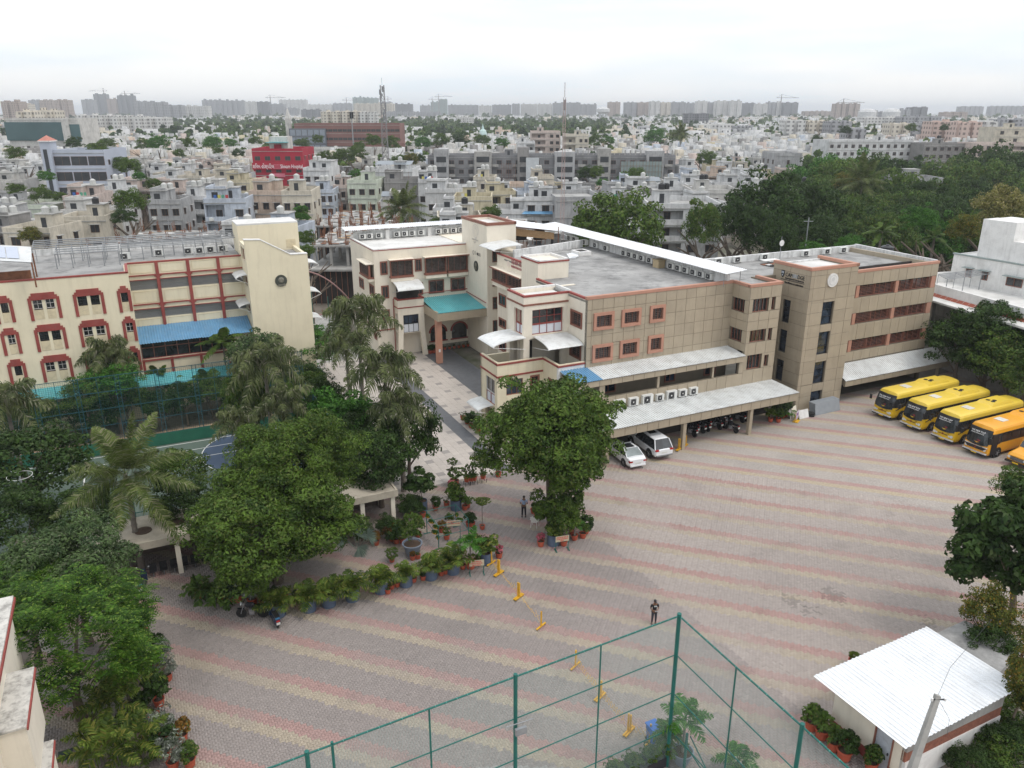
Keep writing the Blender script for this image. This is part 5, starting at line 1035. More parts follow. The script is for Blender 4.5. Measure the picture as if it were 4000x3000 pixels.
for i,(a,b_,s_) in enumerate(((11.5,47.2,1.0),(13.4,47.3,.9),(15.6,49.0,1.1))):
    t=empty('shelter_shrub','dark shrub in front of the shelter\'s courtyard end, %s from the big neem'%('first','second','third')[i],'shrub',W(a,b_),i); mobj('crown',CM['dk1'],t,loc=(0,0,s_*.9),scale=s_); mobj('trunk',trunk_mesh('trunk',s_,.05,s_*.5,i),t)
for i,(a,b_,h,s_,k_) in enumerate(((13,57.5,3.4,2.0,'dk1'),(13.2,60.5,3.8,2.1,'md1'),(13,63.5,3.6,2.2,'dk2'),(13.6,66.5,3.8,2.0,'dk1'),(13,70,3.4,2.2,'md2'),(13.8,73.5,3.2,2.0,'dk2'),(15.2,55.6,2.6,1.6,'dk1'),(16,59,3.2,1.8,'dk2'),(16.2,63,3.0,1.7,'dk1'),(15.6,53.9,2.0,1.4,'md1'))):
    t=empty('border_tree','%s tree filling the planted border beside the courtyard tiles, %s from the yard'%('mid green' if k_[0]=='m' else 'dark',('first','third','fifth','seventh','eighth','tenth','inner second','inner fourth','inner sixth','nearest')[i]),'tree',W(a,b_),i,'border trees beside the courtyard'); mobj('crown',CM[k_],t,loc=(0,0,h),scale=(s_,s_,s_*1.3)); mobj('trunk',trunk_mesh('trunk',h*1.1,.12,s_*.7,i),t)
rr=random.Random(11)
for i,a in enumerate((-11.5,-9,-6.8,-4.6,-2.2,.3,2.6,5,7.2,9.4,11.6,13.5)):
    p=W(a,75.6+rr.uniform(-1,1)); t=empty('fence_tree','%s small tree behind the court fence, %s from the courtyard end'%(('dark','mid green')[i%2],ordn(11-i)),'tree',p,rr.uniform(0,6),'trees behind the court fence')
    s=rr.uniform(1.6,2.2); h=rr.uniform(2.4,3.4); c=mobj('crown',CM[('dk1','md1','dk2')[i%3]],t,loc=(0,0,h),scale=(s,s,s*1.15)); mobj('trunk',trunk_mesh('trunk',h*1.1,.1,s*.7,i),t)
tree_at(440,1475,5.4,110,55,CM['br1'],'feathery light green tree in front of the teal ground floor awning','tree',R=(1,1,.8)); tree_at(330,1540,4.6,90,60,CM['md1'],'leafy tree under the feathery light green one by the court fence','tree',R=(1,1,.8))
tree_at(1000,1390,5.6,110,90,CM['sf1'],'pale green fluffy tree at the corner of the yellow cream end block','tree',R=(1,1,.8))
tree_at(1190,1350,4.0,140,60,CM['br1'],'green tree at the foot of the yellow cream end block','tree',R=(1,1,.8))
# right hand side
def btree(u,v,D,ru,rv,key,label):
    p=Gd(u,v,D); r=ru*depth(p)/F; rz_=rv*depth(p)/F; t=empty('tree',label,'tree',(p.x,p.y,0),0); c=mobj('crown',CM[key],t,loc=(0,0,max(p.z,rz_*.9)),rz=u,scale=(r,r,rz_/.8)); mobj('trunk',trunk_mesh('trunk',max(p.z,rz_)*1.1,.2,r*.7,u),t)
btree(3770,1330,79,150,120,'dk1','dark tree at the far end of the taupe wing canopy'); btree(3890,1290,77,155,130,'dk2','dark tree below the open colonnaded building'); btree(3850,1410,76.5,135,105,'dk2','dark tree just behind the first yellow bus')
btree(3965,1400,73,150,120,'md2','mid green tree behind the orange bus'); btree(4010,1480,70,100,85,'md1','mid green tree at the photo edge behind the orange bus'); btree(3985,1270,94,80,80,'br1','lighter green tree at the photo edge below the white house')
tree_at(4000,2110,6.0,225,240,CM['almond'],'dark big leaved almond tree overhanging the parking yard','almond_tree',R=(3,3,3.4)); tree_at(3985,1900,6.4,85,75,CM['md1'],'twiggy light green branch top above the almond tree','tree',R=(1,1,.8))
tree_at(3870,2385,3.6,105,88,CM['ol1'],'drooping olive green tree beside the concrete slab roof','tree',R=(1,1,.8)); tree_at(4030,2600,4.4,85,205,CM['lime2'],'tall olive tree beside the leaning lamp pole','tree',R=(2,2,4)); tree_at(3880,2500,2.6,90,70,CM['dk1'],'dark shrub tree behind the concrete slab roof','tree',R=(1,1,.8))
for i,(u,v,r) in enumerate(((3930,2900,110),(4010,2800,120),(3800,2985,100),(3985,2985,120))): tree_at(u,v,.8,r,r*.6,CM['md2' if i%2 else 'dk2'],'low green shrub on the slope below the brick side wall, %s'%('uppermost','beside the brick','lowest','at the photo corner')[i] if 0 else ('low green shrub below the brick side wall','low dark shrub in the corner beyond the brick side wall','low green shrub nearest the concrete pole','low dark shrub at the bottom corner of the photo')[i],'shrub',R=(1,1,.8))
# ---- palms
def frond_quads(rng,L,az,el,droop,n,ll,lw,plume=0.,hang=.5,base=(0,0,0)):
    VV=[]; t=np.array([math.cos(az)*math.cos(el),math.sin(az)*math.cos(el),math.sin(el)]); hd=np.array([math.cos(az),math.sin(az),0]); sd_=np.array([-math.sin(az),math.cos(az),0]); pts=[]
    for i in range(n+1):
        u=i/n; p=np.array(base)+t*L*u; p=p-np.array([0,0,1.])*droop*L*u*u; pts.append(p)
    for i in range(n):
        a,b=pts[i],pts[i+1]; d=(b-a)/np.linalg.norm(b-a); up=np.cross(sd_,d)*-1; up/=np.linalg.norm(up)+1e-9; u=(i+.5)/n
        w_=.025*(1-u*.7); VV.append([a-sd_*w_,a+sd_*w_,b+sd_*w_*.8,b-sd_*w_*.8])
        if u<.12: continue
        l=ll*(math.sin(PI*min(1,u*.86+.14))*.85+.2)
        for sg in (1,-1):
            for _ in range(2 if plume else 1):
                ang=rng.uniform(-plume,plume)*1.4; e=sd_*sg*math.cos(ang)+up*math.sin(ang); e=e*.86+d*.5+rng.normal(0,.07,3); e/=np.linalg.norm(e); q=a+(b-a)*rng.uniform(0,1); g_=np.array([0,0,-1.])*hang
                m1=q+e*l*.55+g_*l*.12; m2=q+e*l*.9+g_*l*.55; s2=d*lw
                VV.append([q-s2*.5,q+s2*.5,m1+s2*.5,m1-s2*.5]); VV.append([m1-s2*.5,m1+s2*.5,m2+s2*.1,m2-s2*.1])
    return VV
def palm(kind,seed,nf=14,L=2.6,n=26,ll=.5,lw=.05,m='foxtail',plume=.9,hang=.9,el=(-.5,1.2),droop=(.25,.6)):
    """one mesh per frond"""
    rng=np.random.default_rng(seed); out=[]
    for k in range(nf):
        az=k*2.399+rng.uniform(-.2,.2); t=k/nf; e=el[1]+(el[0]-el[1])*t**.8+rng.uniform(-.1,.1)
        V=np.array(frond_quads(rng,L*rng.uniform(.85,1.1),az,e,rng.uniform(*droop),n,ll,lw,plume,hang)); out.append(npmesh('frond',V.reshape(-1,3),np.arange(len(V)*4).reshape(-1,4),LM[m]))
    return out
FOX=palm('foxtail',1,nf=15,L=3.1,n=34,ll=.78,lw=.085,hang=1.1,droop=(.35,.7)); COCO=palm('coconut',2,nf=19,L=4.6,n=84,ll=.95,lw=.048,m='coco',plume=.35,hang=.5,el=(-.6,1.4),droop=(.12,.45))
GPALM=palm('green',3,nf=10,L=1.8,n=22,ll=.42,lw=.06,m='areca',plume=.5,hang=.5,el=(.1,1.3),droop=(.3,.6)); DPALM=palm('dark',5,nf=12,L=2.4,n=26,ll=.6,lw=.09,m='neem',plume=.1,hang=.5,el=(-.3,1.3),droop=(.3,.6))
def palm_at(x,y,h,fr,label,name='palm_tree',s=1,rz=0,r=.16,lean=(0,0),group=None,z0=0):
    t=empty(name,label,'palm tree',(x,y,z0),0,group)
    q=MB(); q.path([(0,0,0),(lean[0]*.3,lean[1]*.3,h*.4),(lean[0],lean[1],h)],[r*1.4,r,r*.75],PALMB,9); 
    for k in range(int(h*2.2)): z=k/2.2; f=z/h; q.lathe([(r*(1.4-.6*f)*1.06,z),(r*(1.4-.6*f)*1.06,z+.05)],PALMB,(lean[0]*f,lean[1]*f,0),9)
    q.build('trunk',t)
    for k,f in enumerate(fr): mobj('frond',f,t,loc=(lean[0],lean[1],h),rz=rz,scale=s)
    return t
for u,v,D,s,lab in ((1395,1215,66,1.25,'tallest foxtail palm, in front of the cream courtyard wing'),(1500,1420,57,1.15,'foxtail palm with a thick trunk beside the granite strip'),(1030,1400,60,1.2,'foxtail palm in front of the yellow cream end block'),(1100,1560,57,.95,'drooping foxtail palm low in front of the court fence'),(420,1370,68,1.0,'dry grey foxtail palm below the red framed windows'),(20,1560,55,1.1,'dry grey foxtail palm at the photo edge'),(1350,1330,63,.95,'foxtail palm half hidden below the tallest one'),(930,1640,56,.8,'grey drooping foxtail palm left of the big neem crown'),(1560,1570,55,.9,'foxtail palm nearest the courtyard tiles')):
    p=Gd(u,v,D); palm_at(p.x,p.y,p.z,FOX,lab,'foxtail_palm',s,u*.1)
p=Gd(488,1850,44); palm_at(p.x,p.y,p.z,COCO,'big coconut palm growing beside the cream shelter roof','coconut_palm',1.0,.4,.17,(0,0))
for u,v,D,s,lab in ((610,1470,72,.9,'small green palm behind the court fence under the blue awning'),(870,1335,74,1.1,'green palm beside the blue awning of the gallery'),(800,1490,71,1,'green fan of palm fronds behind the court fence'),(710,1520,71,.9,'dark green palm low behind the court fence posts')):
    p=Gd(u,v,D); palm_at(p.x,p.y,max(p.z,1),DPALM,lab,'palm_tree',s,u*.1,.1)
for u,v,D,s,fr,lab in ((1572,812,150,1.25,COCO,'coconut palm rising among the white houses behind the cream wing'),(3370,705,175,1.5,COCO,'coconut palm in the wood beyond the taupe wing'),(3445,905,118,1.2,DPALM,'dark palm in the wood just behind the taupe wing'),(3650,930,118,1.3,DPALM,'drooping palm in the wood left of the tall white stair room'),(2660,520,420,1.5,COCO,'distant coconut palm among the pale houses'),(2280,1080,98,.01,GPALM,'')):
    if lab: p=Gd(u,v,D); palm_at(p.x,p.y,max(p.z,2),fr,lab,'coconut_palm' if fr is COCO else 'palm_tree',s,u*.1,.2)
# ---- trees behind the school and in the town
def wood_tree(x,y,h,r,key,label,group,name='tree',rz=None,vz=1.):
    t=empty(name,label,'tree',(x,y,0),0,group); c=mobj('crown',CM[key],t,loc=(0,0,h-r*.72),rz=rr.uniform(0,6) if rz is None else rz,scale=(r,r*rr.uniform(.85,1.1),r*vz*rr.uniform(.9,1.05)))
    if 'trunk_%d'%(int(h)//3) not in CM: CM['trunk_%d'%(int(h)//3)]=trunk_mesh('trunk',1,.05,.5,int(h))
    mobj('trunk',CM['trunk_%d'%(int(h)//3)],t,scale=(h*.9,h*.9,h*.75)); return t
def gtree(u,v,D,ru,key,label,name='tree',group=None,vz=1.):
    p=Gd(u,v,D); r=ru*depth(p)/F; return wood_tree(p.x,p.y,max(p.z+r*.72,r*1.5),r,key,label,group,name,vz=vz)
gtree(2420,905,128,185,'nm1','large round green tree right behind the long rooftop shed',vz=1.2); gtree(2330,930,126,90,'md1','green side crown at the near side of the large tree behind the rooftop shed')
gtree(3010,825,138,165,'dk1','huge dark tree towering behind the sign tower',vz=1.3); gtree(3170,850,140,140,'dk2','huge dark tree next to the tallest one, behind the taupe wing roof',vz=1.5); gtree(3090,765,150,105,'dk1','dark crown top rising behind the two huge dark trees')
gtree(2870,880,130,95,'dk2','dark tree standing before the white apartment house',vz=1.7); gtree(2750,880,126,85,'md1','bushy green tree partly hiding the white balconied house',vz=1.6); gtree(3230,920,125,100,'dk1','dark tree just over the taupe wing roof, beside the palm')
gtree(3180,975,108,50,'br1','small lime green tree top above the back parapet'); gtree(2960,900,128,95,'dk2','dark low tree filling the gap below the huge dark trees',vz=1.5); gtree(3060,940,120,90,'dk1','dark tree right behind the sign tower at roof height',vz=1.4); gtree(3320,960,110,55,'br1','lime green tree top behind the parapet near the dish mast'); gtree(3905,820,112,115,'gd1','pale golden flowering tree in the wood')
gtree(3770,900,108,75,'ol1','tree with orange tinted leaves beside the golden one'); gtree(3600,860,112,75,'br1','bright green tree in the middle of the wood')
gtree(3610,735,175,50,'dk2','dark tree beside the grey balconied house in the wood'); gtree(3300,720,190,60,'ol1','yellow tinted tree behind the coconut palm in the wood')
wl=[]
for v in (715,750,785,820,855,890,930):
    for u in range(3150,4060,78): wl.append((u+rr.uniform(-30,30),v+rr.uniform(-14,14)))
kinds=[('dk1','dark'),('dk2','dark'),('md1','mid green'),('nm1','olive green'),('md2','mid green'),('dk1','dark'),('br1','light green')]
cnt=0
for u,v in wl:
    if 3470<u<3700 and v<790: continue
    if u<3280 and v<700: continue
    if 3840<u<3960 and 770<v<870: continue
    if v<700 and u>3760 and rr.random()<.5: continue
    D=21/math.tan(PITCH+math.atan((v-1500)/F)); p=Gd(u,v,D); r=rr.uniform(.028,.042)*D; k=rr.choice(kinds)
    wood_tree(p.x,p.y,6+r*.72,r*1.0,k[0],'%s tree in the wood beyond the taupe wing, %s counted outwards'%(k[1],ordn(cnt)),'trees of the wood',vz=1.45); cnt+=1
# ------------------------------------------------------------------ vehicles
TYRE=mat('tyre_rubber',(.02,.02,.02),.9,.1,5); RIM=mat('wheel_rim',(.4,.4,.41),.35,.1,4,metal=.6)
LAMPW=mat('lamp_glass',(.6,.62,.62),.15,.05); LAMPR=mat('red_lamp',(.35,.012,.012),.25,.1); PLATE=mat('number_plate',(.6,.6,.56),.5,.05); PLATEY=mat('yellow_plate',(.65,.42,.02),.5,.05)
def wheel(parent,x,y,r=.45,wd=.26,out=1):
    q=MB(); n=20; b0,b1=y-out*wd,y; q.lathe([(r*.72,b0),(r*.95,b0+out*.02),(r,b0+out*.06),(r,b1-out*.06),(r*.95,b1-out*.02),(r*.62,b1)],TYRE,(x,0,r),n,'y'); w_=q.build('wheel',parent)
    q=MB(); q.lathe([(r*.62,b1-out*.05),(r*.5,b1-out*.01),(r*.2,b1+out*.0),(r*.12,b1+out*.02)],RIM,(x,0,r),12,'y'); 
    for k in range(5): a=2*PI*k/5; q.tube((x+.1*r*math.cos(a),b1+out*.012,r+.1*r*math.sin(a)),(x+.58*r*math.cos(a),b1+out*.0,r+.58*r*math.sin(a)),.03*r*2,RIM,n=4)
    q.build('rim',w_)
def loft(q,secs,mats,cap0=None,cap1=None,bulge=0):
    """secs: list of rings (equal length); mats[j] material of strip j"""
    n=len(secs[0]); base=len(q.v)
    for s in secs: q.v+= [tuple(p) for p in s]
    for i in range(len(secs)-1):
        for j in range(n-1):
            a=base+i*n+j; q.f.append((a,a+1,a+n+1,a+n)); q.m.append(q.mi(mats[j]))
def bus(label,paint,paint2,L=9.2,number='',group='yellow school buses parked in a row'):
    t=empty('school_bus',label,'bus',(0,0,0),TH,group)
    prof=[(1.05,.32),(1.12,.55),(1.13,1.32),(1.09,2.22),(1.06,2.52),(.98,2.68),(.75,2.77),(.35,2.81),(0,2.82)]; mt=[paint2,paint2,BLACK,paint,paint,paint,paint,paint]
    xf=lambda z:.0 if z<1.2 else .5*((z-1.2)/1.6)**1.15
    xs=[0,.35,1.2,2.5,4,6,7.5,L-.25,L]; q=MB()
    for sg in (1,-1):
        secs=[]
        for i,x in enumerate(xs):
            ring_=[]
            for y,z in prof:
                sh=.93 if i in(0,len(xs)-1) else 1; zz=z-(0.05 if i in(0,) and z>2.3 else 0)
                ring_.append((xf(z)+x*(1-xf(z)/L) ,sg*y*(sh if i==0 else (.97 if i==len(xs)-1 else 1)),zz))
            secs.append(ring_ if sg>0 else ring_)
        b0=len(q.f); loft(q,secs,mt)
        # front and rear closures
        for i in (0,len(xs)-1):
            r=secs[i]
            for j in range(len(r)-1):
                z=(r[j][1],); zm=(prof[j][1]+prof[j+1][1])/2; m_=paint2 if zm<1.3 else (BLACK if zm<2.6 else paint) if i==0 else (paint2 if zm<1.3 else GLASS if zm<2.2 else paint)
                bul=-.12 if i==0 else .05
                q.poly([r[j],(r[j][0]+bul,0,r[j][2]),(r[j+1][0]+bul*(.6 if j+1==len(r)-1 else 1),0,r[j+1][2]),r[j+1]],m_)
    q.build('body',t)
    # glazing: windscreen and side panes
    q=MB(); z0,z1=1.18,2.28
    pts=[]
    for k in range(7):
        y=-.98+k*.327; bl=-.125*(1-(abs(y)/1.03)**2)-.02; pts.append((y,bl))
    for (y0,b0_),(y1,b1_) in zip(pts,pts[1:]): q.poly([(xf(z0)+b0_,y0,z0-.14*(1-y0*y0)),(xf(z0)+b1_,y1,z0-.14*(1-y1*y1)),(xf(z1)+b1_,y1,z1),(xf(z1)+b0_,y0,z1)],GLASS)
    q.build('windscreen',t)
    for sg in (1,-1):
        for k in range(6):
            q=MB(); x0=1.55+k*1.22; y=sg*1.125; q.poly([(x0,y+sg*.008,1.4),(x0+1.14,y+sg*.008,1.4),(x0+1.14,sg*1.10,2.16),(x0,sg*1.10,2.16)],GLASS); q.build('side_window',t)
        q=MB(); q.poly([(.3,sg*1.13,1.02),(1.35,sg*1.142,1.28),(1.35,sg*1.10,2.2),(.55,sg*1.09,2.2)],GLASS); q.build('side_window',t)
        for x in (1.25,6.9):
            q=MB(); q.lathe([(.52,sg*1.05),(.52,sg*1.132)],BLACK,(x,0,.42),18,'y'); q.build('wheel_arch',t); wheel(t,x,sg*1.15,.43,.26,sg)
        q=MB(); q.lathe([(.13,-.1),(.11,-.02),(.02,0)],LAMPW,(-.03,sg*.82,.78),10,'x'); q.lathe([(.09,-.09),(.02,0)],LAMPW,(-.02,sg*.6,.76),10,'x'); q.build('headlight',t)
        q=MB(); q.tube((.15,sg*1.1,2.2),(-.28,sg*1.28,2.05),.025,BLACK); q.box(-.36,-.28,sg*1.2,sg*1.42,1.65,2.08,BLACK); q.build('mirror',t)
    q=MB(); q.box(-.2,.0,-1.03,1.03,.3,.42,BLACK); q.box(-.23,-.05,-1.05,1.05,.42,.5,mat('bumper_silver',(.5,.5,.5),.4)); q.box(-.22,-.2,-.25,.25,.31,.41,PLATEY); q.build('bumper',t)
    q=MB(); q.box(-.15,-.1,-.45,.45,.8,.84,BLACK); q.lathe([(.08,-.05),(.08,0)],mat('badge_red',(.2,.03,.02)),(-.12,0,.86),10,'x'); q.build('grille',t)
    # roof equipment
    q=MB(); n=8; A_=[(5.1,-.72),(7.9,-.72),(7.9,.72),(5.1,.72)]
    q.poly([(5.0,-.78,2.78),(8.0,-.78,2.78),(8.0,.78,2.78),(5.0,.78,2.78),(5.3,-.66,3.0),(7.7,-.66,3.0),(7.7,.66,3.0),(5.3,.66,3.0)],paint,[(4,5,6,7),(0,1,5,4),(1,2,6,5),(2,3,7,6),(3,0,4,7)]); ac=q.build('roof_unit',t)
    for x,y in ((5.75,.2),(6.15,-.15),(5.75,-.28),(6.2,.22))[:3]: q=MB(); q.lathe([(.19,2.99),(.19,3.02)],BLACK,(x,y,0),12); q.build('fan',ac)
    q=MB(); q.box(2.3,3.1,-.42,.42,2.8,2.87,mat('hatch_white',(.6,.57,.5),.5)); q.build('roof_hatch',t)
    text(t,'THE NEW TULIP',.2,(-.0+xf(2.05)-.17,.72,2.12),(R(72),0,-PI/2),INKW,sx=.85,ext=.004); text(t,'INTERNATIONAL SCHOOL',.11,(-.0+xf(1.95)-.175,.72,1.98),(R(72),0,-PI/2),INKW,sx=.88,ext=.004)
    text(t,number,.17,(xf(1.5)-.17,-.0,1.42),(R(75),0,-PI/2),INKR,sx=1.1,ext=.004); text(t,number,.16,(-.15,-.38,.95),(R(85),0,-PI/2),INK,ext=.004); return t
BY=mat('bus_yellow',(.70,.50,.055),.35,.04,.5,dirt=.12,dirtcol=(.5,.42,.25),spec=.5); BO=mat('bus_orange',(.72,.33,.02),.35,.05,.5,dirt=.12,dirtcol=(.5,.3,.12),spec=.5)
BY2=mat('bus_yellow_lower',(.66,.42,.02),.3,.04,.5,spec=.5)
for nm,b_,lab in (('121',47.65,'yellow school bus parked nearest the taupe wing canopy'),('122',44.45,'yellow school bus, second from the taupe wing canopy'),('123',41.2,'yellow school bus standing next to the orange bus')):
    t=bus(lab,BY,BY2,number=nm); t.location=W(63.0,b_)
t=bus('orange school bus with a black grille band, beside the small orange minibus',BO,BO,number='124',group=None); t.location=W(62.9,38.05)
q=MB(); q.poly([(-.15,-1.0,.98),(-.15,1.0,.98),(-.17,.7,.72),(-.17,-.7,.72)],BLACK); q.build('grille_band',t); q=MB(); q.box(.25,1.0,-1.16,-1.12,.35,2.2,BLACK); q.build('folding_door',t)
q=MB(); q.box(-.13,.1,-1.0,1.0,.96,1.0,WHITE); q.build('chrome_strip',t)
# minibus with a bonnet
t=empty('minibus','small orange minibus with a black grille and a long bonnet at the photo edge','minibus',W(63.5,34.85),TH); q=MB()
prof=[(.85,.4),(.92,.6),(.92,1.0)]
def sec(x,hw,z0,z1,zt_): return [(x,hw*.95,z0),(x,hw,z0+.25),(x,hw*.98,z1),(x,hw*.8,zt_),(x,0,zt_+.03)]
S_=[sec(0,.84,.42,.92,.98),sec(.25,.9,.38,1.08,1.16),sec(1.3,.94,.36,1.2,1.32),sec(1.45,.94,.36,1.25,1.36),sec(1.95,.96,.36,1.95,2.22),sec(2.4,.97,.36,2.1,2.42),sec(5.9,.97,.36,2.1,2.42),sec(6.0,.93,.4,2.05,2.36)]
for sg in (1,-1): 
    loft(q,[[(x,sg*y,z) for x,y,z in s] for s in S_],[BO]*4)
    q.poly([(x,sg*y,z) for x,y,z in S_[0]]+[(0,0,.42)],BO); q.poly([(x,sg*y,z) for x,y,z in S_[-1]]+[(6,0,.42)],BO)
q.build('body',t)
q=MB(); q.poly([(1.44,-.84,1.38),(1.44,.84,1.38),(1.9,.8,2.12),(1.9,-.8,2.12)],GLASS); q.build('windscreen',t)
for sg in (1,-1):
    for k in range(3): q=MB(); x0=2.0+k*1.25; q.poly([(x0,sg*.985,1.4),(x0+1.15,sg*.985,1.4),(x0+1.15,sg*.978,2.0),(x0,sg*.978,2.0)],GLASS); q.build('side_window',t)
    for x in (1.0,4.6): wheel(t,x,sg*.95,.36,.2,sg)
    q=MB(); q.lathe([(.12,-.05),(.1,-.02),(.02,0)],LAMPW,(-.02,sg*.66,.84),10,'x'); q.build('headlight',t)
q=MB(); q.box(-.05,.02,-.55,.55,.62,.92,BLACK); 
for k in range(4): q.box(-.07,-.05,-.55,.55,.65+k*.07,.67+k*.07,RIM)
q.build('grille',t); q=MB(); q.box(-.16,0,-.9,.9,.4,.55,BLACK); q.box(-.18,-.16,-.25,.25,.42,.53,PLATEY); q.build('bumper',t); text(t,'THE NEW TULIP',.14,(1.82,.6,2.0),(R(60),0,-PI/2),INKW,ext=.004)
# cars
CARW=mat('white_car_paint',(.74,.75,.76),.25,.02,1,spec=.6)
def car(name,label,L,Wd,Hh,suv,paint,loc,rz):
    t=empty(name,label,'car',loc,rz); hw=Wd/2; q=MB()
    zb=.72*Hh/1.48 if not suv else .98; zl=.26 if not suv else .38; d=.62 if suv else .5
    def s(x,w_,z0,zm,z1,wt): return [(x,w_*.9,z0),(x,w_,z0+.14),(x,w_,zm),(x,w_*.97,z1),(x,w_*wt,z1+.035),(x,0,z1+.05)]
    if suv: S=[s(0,hw*.8,.45,.72,.86,.8),s(.12,hw*.93,.38,.8,.98,.85),s(.9,hw,.34,.85,zb+.02,.8),s(1.25,hw,.34,.85,zb+.04,.78),s(L*.6,hw,.34,.85,zb+.02,.78),s(L-.15,hw*.97,.38,.85,zb,.8),s(L,hw*.88,.45,.7,.92,.8)]
    else: S=[s(0,hw*.78,.35,.55,.66,.8),s(.15,hw*.92,.25,.6,.74,.85),s(.9,hw,.22,.66,.86,.82),s(1.3,hw,.22,.68,.9,.8),s(L*.72,hw,.22,.7,.93,.8),s(L-.3,hw*.96,.26,.7,.95,.82),s(L,hw*.86,.36,.62,.84,.82)]
    for sg in (1,-1):
        loft(q,[[(x,sg*y,z) for x,y,z in r] for r in S],[paint]*5)
        for e in (0,-1): q.poly([(x,sg*y,z) for x,y,z in S[e]]+[(S[e][0][0],0,S[e][0][2])],paint)
    q.build('body',t,smooth=False)
    # greenhouse: x positions of screens
    x0,x1,x2,x3=(1.15,1.75,L-.55,L-.12) if suv else (1.2,1.95,L-1.25,L-.45); zt_=Hh
    q=MB(); g0=hw*.93; g1=hw*.74; zbel=zb+.02 if suv else .92
    A0=[(x0,g0),(x3,g0)]; 
    q.poly([(x1,-g1,zt_-.05),(x2,-g1,zt_-.04),(x2,g1,zt_-.04),(x1,g1,zt_-.05),(x1+.15,-g1*.7,zt_),(x2-.12,-g1*.7,zt_),(x2-.12,g1*.7,zt_),(x1+.15,g1*.7,zt_)],paint,[(4,5,6,7),(0,1,5,4),(1,2,6,5),(2,3,7,6),(3,0,4,7)])
    for sg in (1,-1):
        y0,y1=sg*g0,sg*g1
        for (a,b) in ((x0,x1),(x3,x2)): q.tube((a,y0,zbel),(b,y1,zt_-.05),.045,paint,n=5)
        q.tube((x1+(x2-x1)*.42,y0*.99,zbel),(x1+(x2-x1)*.42,y1*1.02,zt_-.05),.04,BLACK,n=5)
    q.build('roof',t); gm=GLASS
    q=MB(); q.poly([(x0,-g0,zbel),(x0,g0,zbel),(x1,g1,zt_-.06),(x1,-g1,zt_-.06)],gm); q.build('windscreen',t)
    q=MB(); q.poly([(x3,-g0*.95,zbel),(x3,g0*.95,zbel),(x2,g1*.97,zt_-.05),(x2,-g1*.97,zt_-.05)],mat('tinted_rear_glass',(.22,.25,.25),.15,.3,1) if not suv else gm); q.build('rear_window',t)
    for sg in (1,-1):
        for a,b,c,dd in ((x0+.12,x1+(x2-x1)*.4,x1+.02,x1+(x2-x1)*.4),(x1+(x2-x1)*.45,x3-.12,x1+(x2-x1)*.45,x2-.04)):
            q=MB(); q.poly([(a,sg*g0*1.005,zbel+.01),(b,sg*g0*1.005,zbel+.01),(dd,sg*g1*1.01,zt_-.08),(c,sg*g1*1.01,zt_-.08)],gm); q.build('side_window',t)
        for x in (.85,L-.95):
            r=.33 if not suv else .4; q=MB(); q.lathe([(r+.07,sg*(hw-.03)),(r+.07,sg*(hw+.006))],BLACK,(x,0,r),18,'y'); q.build('wheel_arch',t); wheel(t,x,sg*(hw+.015),r,.2,sg)
        q=MB(); zz=.66 if not suv else .88; q.box(L-.25,L+.01,sg*hw*.58,sg*hw*.93,zz,zz+.13,LAMPR); q.build('tail_light',t)
        q=MB(); q.box(-.01,.2,sg*hw*.5,sg*hw*.82,.52 if not suv else .72,.64 if not suv else .84,LAMPW); q.build('headlight',t)
        q=MB(); q.box(x0+.25,x0+.4,sg*(hw+.01),sg*(hw+.18),zbel,zbel+.13,paint); q.build('mirror',t)
    q=MB(); q.box(x1+.35,x1+1.15,-.38,.38,zt_,zt_+.008,GLASS); q.build('sunroof',t)
    q=MB(); q.box(L-.02,L+.02,-.26,.26,.5 if not suv else .68,.61 if not suv else .79,PLATE); q.build('number_plate',t)
    q=MB(); q.box(L-.12,L+.05,-hw*.84,hw*.84,.3 if not suv else .42,.42 if not suv else .52,paint if not suv else mat('bumper_grey',(.2,.2,.2))); q.build('bumper',t); return t
# local x runs nose to tail; tails point towards the yard
car('saloon_car','white saloon car with a black sunroof, parked tail out beside the neem tree',4.4,1.7,1.47,False,CARW,W(35.55,52.8),TH-PI/2-.08)
car('sport_utility_car','big white sport utility car parked between the saloon and the yellow barriers',4.7,1.86,1.8,True,CARW,W(38.5,53.6),TH-PI/2-.06)
